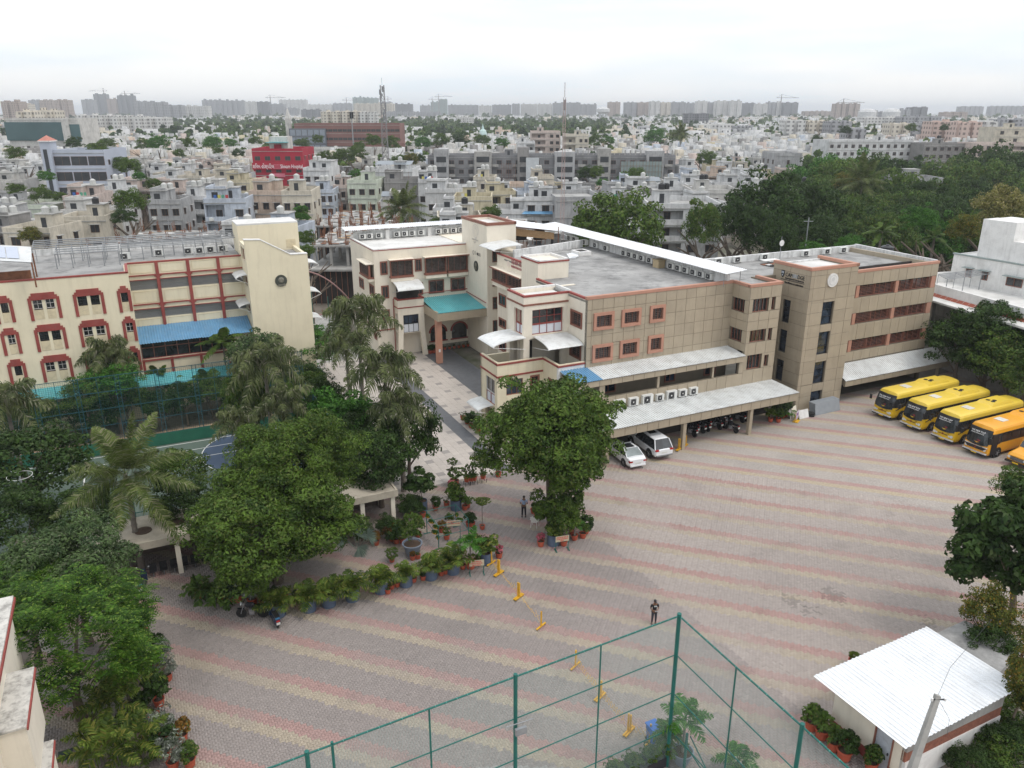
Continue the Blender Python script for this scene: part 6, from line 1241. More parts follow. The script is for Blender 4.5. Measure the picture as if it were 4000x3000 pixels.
# motorcycles
BIKB=mat('bike_black_paint',(.02,.02,.025),.25,.1); BIKS=mat('bike_silver',(.4,.4,.42),.4,.1,metal=.5); BIKT=mat('bike_blue_panel',(.04,.14,.26),.35)
def cyc_wheel(parent,x,r,wd=.1):
    q=MB(); n=18
    q.lathe([(r*.8,-wd/2),(r,-wd/3),(r,wd/3),(r*.8,wd/2)],TYRE,(x,0,r),n,'y'); w_=q.build('wheel',parent); q=MB(); q.lathe([(r*.78,-wd*.4),(r*.3,-.02),(r*.3,.02),(r*.78,wd*.4)],BIKS,(x,0,r),10,'y'); q.build('rim',w_)
def motorcycle(label):
    t=empty('motorcycle',label,'motorcycle'); cyc_wheel(t,.3,.3); cyc_wheel(t,1.55,.3,.13)
    q=MB(); q.tube((.3,.07,.3),(.52,.07,.95),.022,BIKS); q.tube((.3,-.07,.3),(.52,-.07,.95),.022,BIKS); q.tube((.55,0,.85),(1.1,0,.5),.04,BIKB); q.tube((1.1,0,.5),(1.55,0,.32),.035,BIKB); q.tube((.6,0,.75),(1.5,0,.72),.03,BIKB); q.build('frame',t)
    q=MB(); q.lathe([(.1,-.02),(.17,.1),(.17,.36),(.1,.5)],BIKB,(.62,0,.86),10,'x'); q.build('fuel_tank',t)
    q=MB(); q.box(.8,1.1,-.13,.13,.28,.6,BIKS); q.box(.86,1.04,-.18,.18,.35,.5,BIKS); q.tube((.95,.17,.3),(1.7,.2,.42),.04,BIKS); q.build('engine',t)
    q=MB(); q.box(1.08,1.75,-.13,.13,.74,.84,BLACK); q.box(1.45,1.8,-.1,.1,.8,.88,BLACK); q.build('seat',t)
    q=MB(); q.tube((.5,-.36,1.06),(.5,.36,1.06),.018,BIKB); q.tube((.5,-.3,1.06),(.48,-.34,1.25),.01,BIKB); q.tube((.5,.3,1.06),(.48,.34,1.25),.01,BIKB); q.lathe([(.06,0),(.06,.02)],LAMPW,(.46,-.34,1.27),8,'x'); q.lathe([(.06,0),(.06,.02)],LAMPW,(.46,.34,1.27),8,'x'); q.build('handlebar',t)
    q=MB(); q.lathe([(.1,-.04),(.11,.0),(.06,.1)],LAMPW,(.36,0,.92),10,'x'); q.build('headlight',t)
    q=MB(); q.box(1.78,1.86,-.08,.08,.72,.8,LAMPR); q.box(1.86,1.88,-.12,.12,.52,.66,PLATE); q.box(.1,.5,-.06,.06,.6,.63,BIKB); q.build('tail_light',t); return t
def scooter(label,panel):
    t=empty('scooter',label,'scooter'); cyc_wheel(t,.28,.23,.1); cyc_wheel(t,1.42,.23,.12)
    q=MB(); q.poly([(.42,-.2,.3),(.42,.2,.3),(.36,.2,.85),(.36,-.2,.85),(.5,-.16,.3),(.5,.16,.3),(.44,.14,.9),(.44,-.14,.9)],panel,[(0,1,2,3),(5,4,7,6),(0,3,7,4),(1,5,6,2),(3,2,6,7)]); q.build('leg_shield',t)
    q=MB(); q.box(.45,.95,-.16,.16,.25,.31,BLACK); q.build('floor_board',t)
    q=MB(); S=[[(x,y*w_,z) for y,z in ((1,.3),(1.05,.5),(.85,.72),(0,.76))] for x,w_ in ((.92,.1),(1.05,.17),(1.45,.19),(1.7,.12))]
    for sg in (1,-1): loft(q,[[(x,sg*y,z) for x,y,z in s] for s in S],[panel]*3); q.poly([(x,sg*y,z) for x,y,z in S[-1]]+[(1.7,0,.3)],panel)
    q.build('body',t)
    q=MB(); q.box(.93,1.6,-.14,.14,.75,.84,BLACK); q.build('seat',t)
    q=MB(); q.tube((.4,0,.8),(.36,0,1.0),.04,BIKB); q.tube((.4,-.33,1.0),(.4,.33,1.0),.022,BIKB); q.box(.28,.42,-.14,.14,.86,1.04,panel); q.lathe([(.05,0),(.05,.02)],LAMPW,(.36,.34,1.2),8,'x'); q.lathe([(.05,0),(.05,.02)],LAMPW,(.36,-.34,1.2),8,'x'); q.tube((.4,-.3,1.0),(.38,-.34,1.2),.01,BIKB); q.tube((.4,.3,1.0),(.38,.34,1.2),.01,BIKB); q.build('handlebar',t)
    q=MB(); q.lathe([(.08,-.03),(.05,.03)],LAMPW,(.27,0,.93),10,'x'); q.build('headlight',t)
    q=MB(); q.box(1.68,1.74,-.1,.1,.55,.64,LAMPR); q.box(1.74,1.76,-.11,.11,.38,.52,PLATE); q.box(1.4,1.72,-.12,.12,.72,.76,BIKT); q.build('tail_light',t); return t
M0=motorcycle('black motorcycle'); mu=[0]; tail=TH-PI/2
for i,(a,b_,rz,lab) in enumerate([(43.5,52.0,.12,'nearest the canopy pillar'),(44.1,52.5,.1,'second from the canopy pillar'),(44.9,52.4,.05,'third from the canopy pillar'),(45.7,52.5,-.05,'fourth from the canopy pillar'),(46.75,52.4,.1,'fifth from the canopy pillar'),(47.6,52.6,0,'sixth from the canopy pillar'),(47.5,51.1,.15,'pulled out in front of the others'),(48.6,52.9,-.1,'seventh from the canopy pillar'),(49.7,52.8,.2,'with a white tail, near the far end'),(50.4,52.9,.1,'last towards the dark doormat'),(44.6,53.0,0,'in the second row near the pillar'),(46.2,53.1,0,'in the middle of the second row'),(48.0,53.3,0,'far along the second row')]):
    place(M0,mu,W(a,b_+1.3),tail+rz,'black motorcycle under the lower canopy, %s'%lab,'motorcycles under the canopy')
p=G(925,2412); place(M0,mu,p+Vector((0,0,0)),.02,'black motorcycle parked alone beside the potted ferns below the big neem','motorcycles under the canopy' if 0 else None)
s1=scooter('dark blue scooter parked askew in front of the blue grey fern drums',mat('navy_scooter',(.02,.035,.07),.25)); s1.location=G(1055,2405)+Vector((0,.1,0)); s1.rotation_euler=(0,0,R(-58))
s2=scooter('dark scooter standing alone before the seating shelter',mat('navy_scooter',(.02,.035,.07),.25)); s2.location=G(572,2268); s2.rotation_euler=(0,0,R(-75))
t=motorcycle('black bicycle like motorcycle half hidden by the soft grey green tree'); t['label']='black motorcycle half hidden under the soft grey green tree'; t.location=G(520,2300); t.rotation_euler=(0,0,R(-80))
# ------------------------------------------------------------------ yellow folding barriers
def barrier_post(label,loc,rz,db=False):
    t=empty('barrier_post',label,'barrier post',loc,rz,'yellow folding barrier posts'); 
    for k,dx in enumerate((0,.12) if db else (0,)):
        q=MB(); q.box(dx-.035,dx+.035,-.035,.035,.12,1.1,YEL); q.build('post',t); q=MB(); q.box(dx-.04,dx+.04,-.42,.42,.08,.15,YEL); q.build('foot',t)
        for y in (-.36,.36): q=MB(); q.lathe([(.04,-.02),(.04,.02)],BLACK,(dx,y,.04),8,'x'); q.build('castor',t)
    return t
def scissor(label,p,q_,n,h0=.25,h1=.85,sag=.5):
    t=empty('folding_lattice',label,'folding barrier',p,math.atan2(q_[1]-p[1],q_[0]-p[0]),'yellow folding barrier lattices'); L=math.hypot(q_[0]-p[0],q_[1]-p[1]); b=MB()
    for k in range(n):
        x0,x1=L*k/n,L*(k+1)/n; s=1-sag*math.sin(PI*(k+.5)/n); b.tube((x0,0,h0),(x1,0,h0+(h1-h0)*s),.009,YEL,n=4); b.tube((x0,0,h0+(h1-h0)*s),(x1,0,h0),.009,YEL,n=4)
    b.build('lattice',t,kind='stuff'); return t
bp=[(18.3,40.6,0,'beside the drum of the bright bush'),(18.2,39.35,1,'in front of the bright bush, two posts joined'),(18.2,36.5,1,'with two posts, nearest below the bright bush'),(18.1,33.3,0,'standing alone in the middle of the line'),(18.15,29.5,0,'whose top crosses the green fence rail'),(18.05,27.0,1,'behind the first fence upright'),(18.05,24.4,1,'doubled, up the yard from the blue bin'),(18.6,23.4,0,'next to the blue bin')]
for a,b_,db,lab in bp: barrier_post('yellow barrier post %s'%lab,W(a,b_),TH+R(0),bool(db)).rotation_euler=(0,0,TH-R(65))
for (a0,b0_),(a1,b1_),n,lab in (((18.3,40.5),(18.2,39.4),5,'bunched between the two posts below the bright bush'),((18.2,39.2),(18.2,36.7),7,'collapsed low on the paving below the bright bush'),((18.2,36.2),(18.1,33.5),5,'sagging to the lone middle post'),((18.15,29.4),(18.05,27.2),9,'stretched behind the fence rail'),((18.05,26.8),(18.05,24.7),9,'stretched behind the second fence rail'),((18.1,24.2),(18.6,23.4),4,'rusty and short beside the blue bin')): scissor('yellow folding lattice %s'%lab,W(a0,b0_),W(a1,b1_),n,sag=.75 if 'low' in lab or 'sagg' in lab else .3)
for i,(a,b_) in enumerate(((40.6,50.1),(41.6,50.5),(40.0,50.9))): barrier_post('yellow barrier post %s'%('left of the canopy pillar by the sport utility car','right of the canopy pillar','behind the sport utility car')[i],W(a,b_),TH-R(65),i<2)
# ------------------------------------------------------------------ pots and plants
def pot(kind='red'):
    q=MB(); 
    if kind=='red': q.lathe([(.17,0),(.2,.05),(.235,.34),(.26,.35),(.26,.40),(.225,.40),(.215,.33)],TERRA,n=16); m2=(.2,.335)
    elif kind=='drum': q.lathe([(.40,0),(.41,.04),(.41,.82),(.38,.82),(.38,.72)],DRUM,n=20); m2=(.37,.73)
    else: q.lathe([(.38,0),(.42,.1),(.62,.78),(.68,.82),(.69,.9),(.61,.9),(.58,.8)],mat('grey_bowl_pot',(.2,.23,.28),.6,.1,3),n=24); m2=(.57,.8)
    return q.mesh('pot'),m2
def bush_mesh(seed,m,R_=(1,1,1),n=22,per=40,leaf=(.28,.16),cr=.34,low=-.7): return crown_mesh('foliage',seed,m,R=R_,nc=n,per=per,leaf=leaf,cr=cr,low=low)
FOL={'bush':bush_mesh(21,'mid'),'dark':bush_mesh(22,'dark'),'lime':bush_mesh(23,'areca',n=26,per=60,leaf=(.2,.15)),'pink':bush_mesh(24,'pink',leaf=(.25,.2)),'silver':bush_mesh(25,'silver',leaf=(.26,.07),per=60),'rust':bush_mesh(26,'rust'),'neat':crown_mesh('foliage',27,'mid',R=(1,1,1),nc=90,per=40,leaf=(.13,.1),cr=.16,hollow=.8,low=-.95),'white':bush_mesh(28,'white',n=14,per=6,leaf=(.13,.13)),'thin':bush_mesh(29,'mid',n=9,per=24,leaf=(.26,.12))}
def potted(label,u,v,kind='red',fol='bush',s=.4,h=None,ps=1.,group='potted plants in the garden corner',stem=.25,name='potted_plant',z0=0,sx=1,sz=1.):
    p=G(u,v,z0); t=empty(name,label,'potted plant',p,u*.3,group); me,(sr,sz_)=POTS[kind]; o=mobj('pot',me,t,scale=ps)
    q=MB(); q.lathe([(sr,0),(sr*.5,.02)],SOIL,(0,0,sz_+.004),12); so=q.build('soil',o)
    top=sz_*ps; h=h if h is not None else top+stem
    if fol in ('areca','dpalm','cyc'):
        fr={'areca':ARE,'dpalm':DP,'cyc':CYC}[fol]
        for f in fr: mobj('frond',f,t,loc=(0,0,top+(stem if fol!='areca' else 0)),scale=s)
        if fol!='areca' and stem>.3: q=MB(); q.tube((0,0,top),(0,0,top+stem),.06,PALMB); q.build('stem',t)
    elif fol:
        mobj('foliage',FOL[fol],t,loc=(0,0,h+s*.75*sz),scale=(s*sx,s*sx,s*sz)); q=MB(); q.tube((0,0,top-.05),(0,0,h+s*.5),.025,BARK,n=5); q.build('stem',t)
        if fol=='pink': mobj('foliage',FOL['bush'],t,loc=(0,0,h+s*.5),scale=(s*.8,s*.8,s*.8))
    return t
POTS={k:pot(k) for k in ('red','drum','bowl')}
ARE=palm('areca',31,nf=13,L=1.25,n=15,ll=.38,lw=.045,m='areca',plume=.3,hang=.45,el=(.45,1.4),droop=(.3,.65)); DP=palm('dp',32,nf=10,L=1.2,n=14,ll=.35,lw=.05,m='bright',plume=.2,hang=.4,el=(.0,1.2),droop=(.25,.6)); CYC=palm('cyc',33,nf=13,L=.8,n=4,ll=.3,lw=.14,m='mid',plume=.4,hang=.6,el=(-.2,1.3),droop=(.3,.7))
M_=lambda x,y:(1450+x/3.0167,1780+y/3.0167)
for i,(x,y,s,lab) in enumerate(((120,1610,1.05,'lush areca palm in a blue grey drum, first right of the big neem'),(410,1530,.8,'sparse areca palm in a blue grey drum between two red pots'),(705,1450,1.0,'yellowish areca palm in a blue grey drum'),(965,1385,1.15,'tallest areca palm in a blue grey drum beside the small sign'))): potted(lab,*M_(x,y-8),'drum','areca',s*1.35,group='areca palms in blue grey drums',name='potted_palm')
potted('round lime green bush in a blue grey drum by the yellow barrier',*M_(1350,1262),'drum','lime',.95,stem=.05,name='potted_bush',sz=.8)
for i,(x,y) in enumerate(((197,345),(462,300),(632,260),(835,210))): potted('dark areca palm in a blue grey drum below the big neem, %s from the scooter'%ORD[i],1000+x/2.212,2250+(y-8)/2.212,'drum','areca',1.45,group='areca palms in blue grey drums',name='potted_palm')
reds=[(198,1625,'thin',.25,'nearest the first drum'),(243,1570,'thin',.3,'behind the nearest one'),(305,1545,'thin',.28,'left of the second drum'),(503,1490,'thin',.3,'right of the second drum'),(615,1465,'dark',.28,'left of the third drum'),(825,1412,'thin',.26,'right of the third drum'),(877,1392,'silver',.28,'between the third and the tallest drum'),(1080,1335,'thin',.24,'right of the tallest drum'),(1262,1285,'bush',.26,'behind the legs of the small sign'),(245,1255,'neat',.42,'with a clipped ball behind the first drum'),(490,1230,'rust',.2,'behind the second drum'),(550,1215,'thin',.2,'beside the bowl planter')]
for x,y,f,s,lab in reds: potted('small plant in a red pot %s'%lab,*M_(x,y-4),'red',f,s,ps=.8,stem=.08)
potted('slender feather palm in a large red pot behind the small sign',*M_(1172,1325),'red','dpalm',1.1,ps=1.35,stem=1.5,name='potted_palm'); potted('small clipped tree in a wide grey bowl planter',*M_(490,1165),'bowl','neat',.75,h=1.6,name='bowl_planter',sz=1.2)
for x,y,f,s,lab in ((300,1030,'dark',.8,'big dark bush in red pots left of the bowl planter'),(370,1025,'bush',.75,'bushy shrub in a red pot behind the bowl planter'),(245,1000,'rust',.6,'reddish thin shrub in a red pot left of the bushy one'),(555,955,'bush',.6,'shrub in a red pot right behind the bowl planter'),(610,720,'dark',.3,'small dark plant in a red pot before the blue drum planter'),(1105,635,'bush',.45,'light shrub in a red pot behind the green pergola frame'),(1135,610,'thin',.4,'thin shrub in a red pot at the far corner of the pergola frame'),(890,595,'thin',.35,'thin plant in a dark pot behind the pergola frame'),(1150,830,'dark',.42,'round dark shrub right of the pergola frame'),(1190,835,'dark',.38,'pointed dark shrub right of the pergola frame'),(920,830,'bush',.35,'plant standing inside the pergola frame'),(830,900,'rust',.3,'reddish plant inside the pergola frame'),(890,985,'neat',.3,'clipped plant inside the pergola frame near its front'),(450,700,'dark',.5,'dark shrub in front of the plumeria'),(760,640,'dark',.45,'dark cone shrub right of the plumeria drum'),(1000,600,'bush',.6,'spreading shrub in front of the topiary pots'),(60,1050,'rust',.4,'rust leaved plant below the blue fan palm')): potted(lab,*M_(x,y),'red',f,s,stem=.12,ps=.9)
potted('white flowering plumeria tree in a blue grey drum at the courtyard edge',*M_(600,640),'drum','dark',1.35,h=1.3,name='plumeria_tree',sz=.85); t=potted('white blossoms',*M_(600,640),'drum','white',1.38,h=1.35,name='x',sz=.85) if 0 else None
potted('leafy bush in a blue grey drum behind the pergola frame',*M_(1000,630),'drum','bush',.8,h=.8,name='potted_bush')
potted('flat topped feathery small tree with a thin stem beside the lime bush',*M_(1310,865),'red','lime',.62,h=2.1,ps=.8,name='potted_tree',sz=.3)
potted('clipped round headed tree in a red pot at the courtyard edge',*M_(965,330),'red','neat',.42,h=1.7,name='topiary',sz=.7); potted('layered clipped topiary in a red pot before the courtyard',*M_(1000,340),'red','neat',.75,h=.8,name='topiary',sz=.5)
for i,(x,y,s) in enumerate(((1130,345,.2),(1215,330,.2),(1180,335,.2),(1320,310,.26))): 
    p=G(*M_(x,y),0); t=empty('topiary_column','clipped dark green column in a red square pot on a metal stand, %s from the plumeria'%ORD[i],'topiary',p,TH,'clipped columns along the courtyard edge'); q=MB(); q.lathe([(.2,0),(.26,.36),(.26,.4),(.2,.4)],TERRA,(0,0,.3),4); q.build('pot',t); q=MB()
    for dx in (-.2,.2):
        for dy in (-.2,.2): q.tube((dx,dy,0),(dx,dy,.32),.02,BLACK,n=4)
    q.build('stand',t); mobj('foliage',FOL['neat'],t,loc=(0,0,1.25),scale=(s,s,.62)); mobj('foliage',FOL['neat'],t,loc=(0,0,.75),scale=(.34,.34,.1))
    if i==3: mobj('foliage',FOL['neat'],t,loc=(0,0,1.75),scale=(.42,.42,.22))
for x,y,lab in ((1505,1200,'beside the lime green bush'),(945,420,'among the topiary pots')): potted('pink flowering plant in a red pot %s'%lab,*M_(x,y),'red','pink',.33,stem=.1,z0=0)
potted('pink flowering plant in a red pot left of the right hand drum',1700+912/2.212,1500+1400/2.212,'red','pink',.33,stem=.15); potted('pink flowers in a red pot beyond the neem tree',1700+545/2.212,1500+800/2.212,'red','pink',.3,stem=.3)
potted('round green bush in a blue grey drum beside the red lettered sign under the neem',1700+1020/2.212,1500+1385/2.212,'drum','lime',.72,stem=.0,name='potted_bush',sz=.75)
for x,y,f,s,lab in ((1203,1345,'dpalm',.75,'stemmed palm in a red pot at the front right of the neem'),(1275,1328,'bush',.42,'round bush in a red pot at the right of the neem'),(1110,1395,'lime',.2,'small lime plant at the foot of the red lettered sign'),(1300,1290,'dark',.6,'dark shrub at the outer right of the neem group'),(1180,1290,'dark',.6,'dark leafy pot plant under the neem skirt'),(1040,1300,'dark',.5,'dark potted shrub behind the round green bush'),(880,1160,'dark',.45,'dark potted shrub behind the white plastic chair'),(850,1118,'dark',.25,'potted plant beside the person in pale blue')): potted(lab,1700+x/2.212,1500+y/2.212,'red',f,s,stem=.15 if f!='dpalm' else .9)
# pots by the stepped block in the courtyard and under the porch
for i,(u,v,f,s) in enumerate(((1808,1640,'thin',.35),(1825,1655,'areca',.7),(1840,1670,'dark',.6),(1855,1640,'dpalm',.9),(1870,1690,'bush',.5))): potted('potted plant at the corner of the cream terrace, %s from the courtyard tiles'%ORD[i],u,v,'red',f,s,stem=.1,group='pots beside the cream terrace')
for i in range(9): p=W(31.6+i*.62,87.6); u,v=PR(p); potted('small red pot by the stone base under the teal porch, %s from the left'%ORD[i],u,v,'red','dark' if i in(0,1,5) else 'thin',.2 if i>1 else .35,stem=.02,ps=.75,group='pots under the teal porch')
for i in range(3): p=W(30.9+.4*i,86.9); u,v=PR(p); potted('dark plant in a red pot right of the balcony porch, %s outwards'%ORD[i],u,v,'red','dark',.4,stem=.1,group='pots beside the balcony porch')
# red pots at the white roofed shed
for i,(x,y,f,s,ps) in enumerate(((372,1322,'bush',.55,1.3),(462,1398,'cyc',.8,1.4),(562,1500,'cyc',.7,1.3),(652,1580,'dark',.6,1.4),(885,1670,'bush',.5,1.2))): potted('plant in a large red pot along the cream shed wall, %s from the yard side'%ORD[i],3000+x/2.212,2250+y/2.212,'red',f,s,stem=.1 if f!='cyc' else .55,ps=ps,group='large pots along the shed wall')
potted('lime shrub tip behind the white roofed shed',3330,2600,'red','lime',.3,stem=.1)
# planting along the lower left
LZ=lambda x,y:(x/2.212,2250+y/2.212)
for x,y,f,s,lab in ((1395,800,'silver',.75,'silver leaved shrub in a red pot, upper one of the lower left row'),(1320,760,'dark',.8,'dark round shrub in a red pot at the top of the lower left row'),(1450,900,'silver',.6,'pale silver shrub halfway down the lower left row'),(1350,1040,'bush',.65,'green shrub halfway down the lower left row'),(1340,1255,'dark',.15,'nearly bare red pot in the lower left row'),(1380,1120,'dark',.75,'dark shrub above the nearly bare red pot'),(1430,1420,'silver',.75,'grey leaved shrub below the nearly bare red pot'),(1440,1560,'dark',.7,'dark glossy shrub near the bottom of the lower left row'),(1500,1660,'silver',.75,'silver shrub at the very bottom of the lower left row'),(1578,1425,'olive',.5,'bronze tipped shrub in a red pot, upper of the outer two'),(1645,1640,'bush',.5,'bronze green shrub in a red pot, lower of the outer two'),(1230,1200,'dark',.5,'dark shrub in a red pot behind the lower left row'),(1200,640,'dark',.7,'dark shrub beside the gulmohar'),(1240,520,'dark',.55,'dark shrub under the right edge of the gulmohar')):
    potted(lab,*LZ(x,y),'red',{'olive':'rust'}.get(f,f),s,stem=.12,ps=1.1,group='shrubs of the lower left row')
for x,y,s,h,lab in ((1130,1090,1.0,1.6,'upper green palm of the lower left planting'),(1200,900,.9,1.5,'topmost green palm beside the gulmohar'),(1000,1330,1.1,1.8,'green palm in the middle of the lower left planting'),(960,1640,1.2,1.4,'big green palm at the bottom of the lower left planting'),(1210,1530,1.1,1.2,'dense green palm beside the silver shrubs'),(1080,1210,.9,2.4,'tall stemmed green palm in the lower left planting'),(860,1500,.9,1.2,'outermost green palm over the pale side yard')):
    p=G(*LZ(x,y+60)); palm_at(p.x,p.y,h,GPALM,lab,'palm_tree',s,x*.1,.07)
rm=crown_mesh('foliage',41,'neem',R=(1,1,.8),nc=40,per=60,leaf=(.12,.05),cr=.25,low=-.7)
for x,y,s,lab in ((1180,1300,.9,'dark leafy shrub between the palms of the lower left planting'),(1230,1620,.8,'dark leafy shrub at the bottom beside the silver pots'),(1120,740,.9,'dark leafy shrub under the gulmohar edge')):
    p=G(*LZ(x,y)); t=empty('shrub',lab,'shrub',p,0); mobj('foliage',rm,t,loc=(0,0,s*.8),scale=s); q=MB(); q.tube((0,0,0),(0,0,s),.04,BARK); q.build('stem',t)
for i,(x,y,f,s) in enumerate(((745,400,'cyc',1.7),(950,430,'cyc',1.8),(1060,440,'dark',.6),(1190,470,'silver',.85),(1290,480,'dark',.5))): potted(('strap leaved plant in a red pot before the shelter','strap leaved plant over red pots under the big neem','dark plant in a red pot under the big neem','blue grey shrub in a red pot beside the motorcycle','dark plant in a red pot above the scooter')[i],450+x/2.212,2150+y/2.212,'red',f,s,ps=1.2,stem=.2,group='pots under the big neem')
for i in range(9): potted('small red pot in the row under the big neem, %s from the strap leaved plants'%ORD[i],820+i*42,2335+(i%3)*9-i*1,'red','thin' if i%2 else 'dark',.25,ps=.9,stem=.05,group='pots under the big neem')
# blue fan palm
p=G(1400,2165); t=empty('fan_palm','pale blue fan palm at the right edge of the big neem','palm tree',p,0); rg=np.random.default_rng(9)
for k,(dx,dz,az) in enumerate(((-.3,2.1,1.9),(.7,1.5,.2),(.1,.7,-.8),(-.6,1.2,2.8),(.2,1.6,1.0))):
    VV=[]; c=np.array([dx,-.1*k,dz]); 
    for j in range(26):
        a=az-1.25+j*.1; d=np.array([math.cos(a)*.95,-.25,math.sin(a)]); s_=np.array([-math.sin(a),0,math.cos(a)])*.035; L=.85*rg.uniform(.85,1.1); VV.append([c,c+d*L*.6+s_,c+d*L-np.array([0,0,.08]),c+d*L*.6-s_])
    V=np.array(VV); mobj('fan_leaf',npmesh('fan_leaf',V.reshape(-1,3),np.arange(len(V)*4).reshape(-1,4),LM['blue']),t); q=MB(); q.tube((0,0,.3),tuple(c),.02,LM['blue'],n=4); q.build('leaf_stalk',t)
# planter and palm in the net enclosure corner
ZU=lambda x,y:(2000+x/2.212,2250+y/2.212)
t=empty('planter_box','long dark planter box of leafy shrubs inside the net enclosure','planter',G(*ZU(1200,1640)),TH); q=MB(); q.box(-2.6,.7,-.35,.35,0,.5,mat('dark_planter',(.03,.03,.035),.7)); q.build('box',t)
for k in range(7): mobj('foliage',FOL['bush' if k%2 else 'thin'],t,loc=(-2.4+k*.48,0,.75),scale=(.45,.45,.42))
t=potted('tall feather palm in a dark green rimmed pot beside the corner fence post',*ZU(1465,1610),'bowl','dpalm',1.25,ps=.75,stem=1.9,name='potted_palm'); potted('broad leaved palm seedling behind the corner fence post',*ZU(1330,1560),'red','cyc',1.2,stem=.9,name='potted_palm'); potted('feathery palm top at the bottom edge right of the corner post',*ZU(1940,1720),'red','dpalm',1.1,stem=.5,name='potted_palm')
p=G(*ZU(1215,1425)); t=empty('waste_bin','blue lidded wheelie bin beside the planter box','bin',p,TH); q=MB(); BB=mat('bin_blue',(.03,.13,.45),.45); q.poly([(-.2,-.25,.08),(.2,-.25,.08),(.2,.2,.08),(-.2,.2,.08),(-.26,-.32,.9),(.26,-.32,.9),(.26,.26,.9),(-.26,.26,.9)],BB,[(0,1,5,4),(1,2,6,5),(2,3,7,6),(3,0,4,7),(0,3,2,1)]); q.build('bin_body',t); q=MB(); q.box(-.29,.29,-.36,.3,.9,.97,BB); q.build('lid',t)
for y in (-.2,.2): q=MB(); q.lathe([(.08,-.03),(.08,.03)],BLACK,(y,.25,.08),10,'x'); q.build('wheel',t)
# pergola frame with hanging pots
pg=empty('pergola_frame','green pipe frame hung with small yellow pots of leafy plants','frame',W(15.9,43.9),TH); 
for x,y in ((0,0),(2.2,0),(2.2,2.3),(0,2.3)): q=MB(); q.tube((x,y,0),(x,y,1.75),.03,GREENP); q.box(x-.25,x+.25,y-.03,y+.03,0,.05,GREENP); q.build('post',pg)
q=MB()
for z in (1.75,.95): 
    for p0,p1 in (((0,0),(2.2,0)),((2.2,0),(2.2,2.3)),((2.2,2.3),(0,2.3)),((0,2.3),(0,0))): q.tube((*p0,z),(*p1,z),.022,GREENP)
q.build('rail',pg)
hp=MB(); hp.lathe([(.06,0),(.09,.12)],YEL,n=8); hpm=hp.mesh('hanging_pot'); hf=crown_mesh('foliage',51,'lime',R=(.16,.16,.14),nc=8,per=14,leaf=(.09,.06),cr=.4); 
for k in range(16):
    y=.15+(k%8)*.28; z=1.45-(k//8)*.55-(k%3)*.12; x=0 if k<12 else 2.2; t=empty('hanging_pot','small yellow hanging pot, %s along the %s row of the pergola frame'%(ordn(k%8),'left upper' if k<8 else 'left lower' if k<12 else 'right side'),'hanging plant',W(15.9+x,43.9+y,z),TH,'hanging pots on the pergola frame'); mobj('pot',hpm,t); mobj('foliage',hf,t,loc=(0,0,.16))
def sign(label,u,v,uw,h0,lines,rz,ww=.95,hh=.42):
    p=G(u,v); t=empty('notice_sign',label,'sign',p,rz,'red lettered notice signs'); SB=mat('sign_cream_board',(.45,.40,.28),.6,.08,3)
    for x in (-ww/2+.03,ww/2-.03): q=MB(); q.tube((x,0,0),(x,0,h0+hh),.022,GREENP); q.box(x-.03,x+.03,-.25,.25,0,.06,GREENP); q.build('leg',t)
    q=MB(); q.box(-ww/2,ww/2,-.035,-.015,h0,h0+hh,SB); b_=q.build('board',t)
    q=MB(); rn=random.Random(int(u))
    for k,L_ in enumerate(lines):
        x=-L_*ww/2; z=h0+hh-.14-k*.13
        while x<L_*ww/2-.03: w_=rn.choice((.02,.03,.035)); q.box(x,x+w_,-.037,-.035,z,z+.085,INKR); x+=w_+rn.choice((.008,.01,.03))
    q.build('red_lettering',b_,kind='stuff')
    return t
sign('notice sign with three red lines beside the large red pot',1450+1245/3.0167,1780+1395/3.0167,0,.62,[.62,.86,.6],TH*.35) ; sign('notice sign with red lettering hung on the pergola frame',1450+975/3.0167,1780+985/3.0167,0,1.05,[.86,.86],TH*.35)
sign('notice sign with red lettering in front of the neem tree',1700+1095/2.212,1500+1435/2.212,0,.68,[.86,.86,.28],TH*.6)
# plastic chair
t=empty('plastic_chair','white plastic armchair under the neem tree','chair',G(1700+860/2.212,1500+1232/2.212),R(160)); CWm=mat('white_plastic',(.66,.64,.6),.5,.05)
q=MB(); q.box(-.22,.22,-.22,.22,.42,.45,CWm); q.build('seat',t)
for x in (-.2,.2):
    for y in (-.2,.2): q=MB(); q.tube((x*1.15,y*1.15,0),(x,y,.43),.022,CWm); q.build('leg',t)
q=MB(); q.poly([(-.2,.22,.45),(.2,.22,.45),(.24,.33,.9),(-.24,.33,.9)],CWm); q.poly([(-.2,.24,.45),(-.24,.35,.9),(.24,.35,.9),(.2,.24,.45)],CWm); q.build('backrest',t)
for x in (-.25,.25): q=MB(); q.box(x-.03,x+.03,-.2,.27,.64,.67,CWm); q.tube((x,-.19,.44),(x,-.19,.65),.02,CWm); q.build('armrest',t)
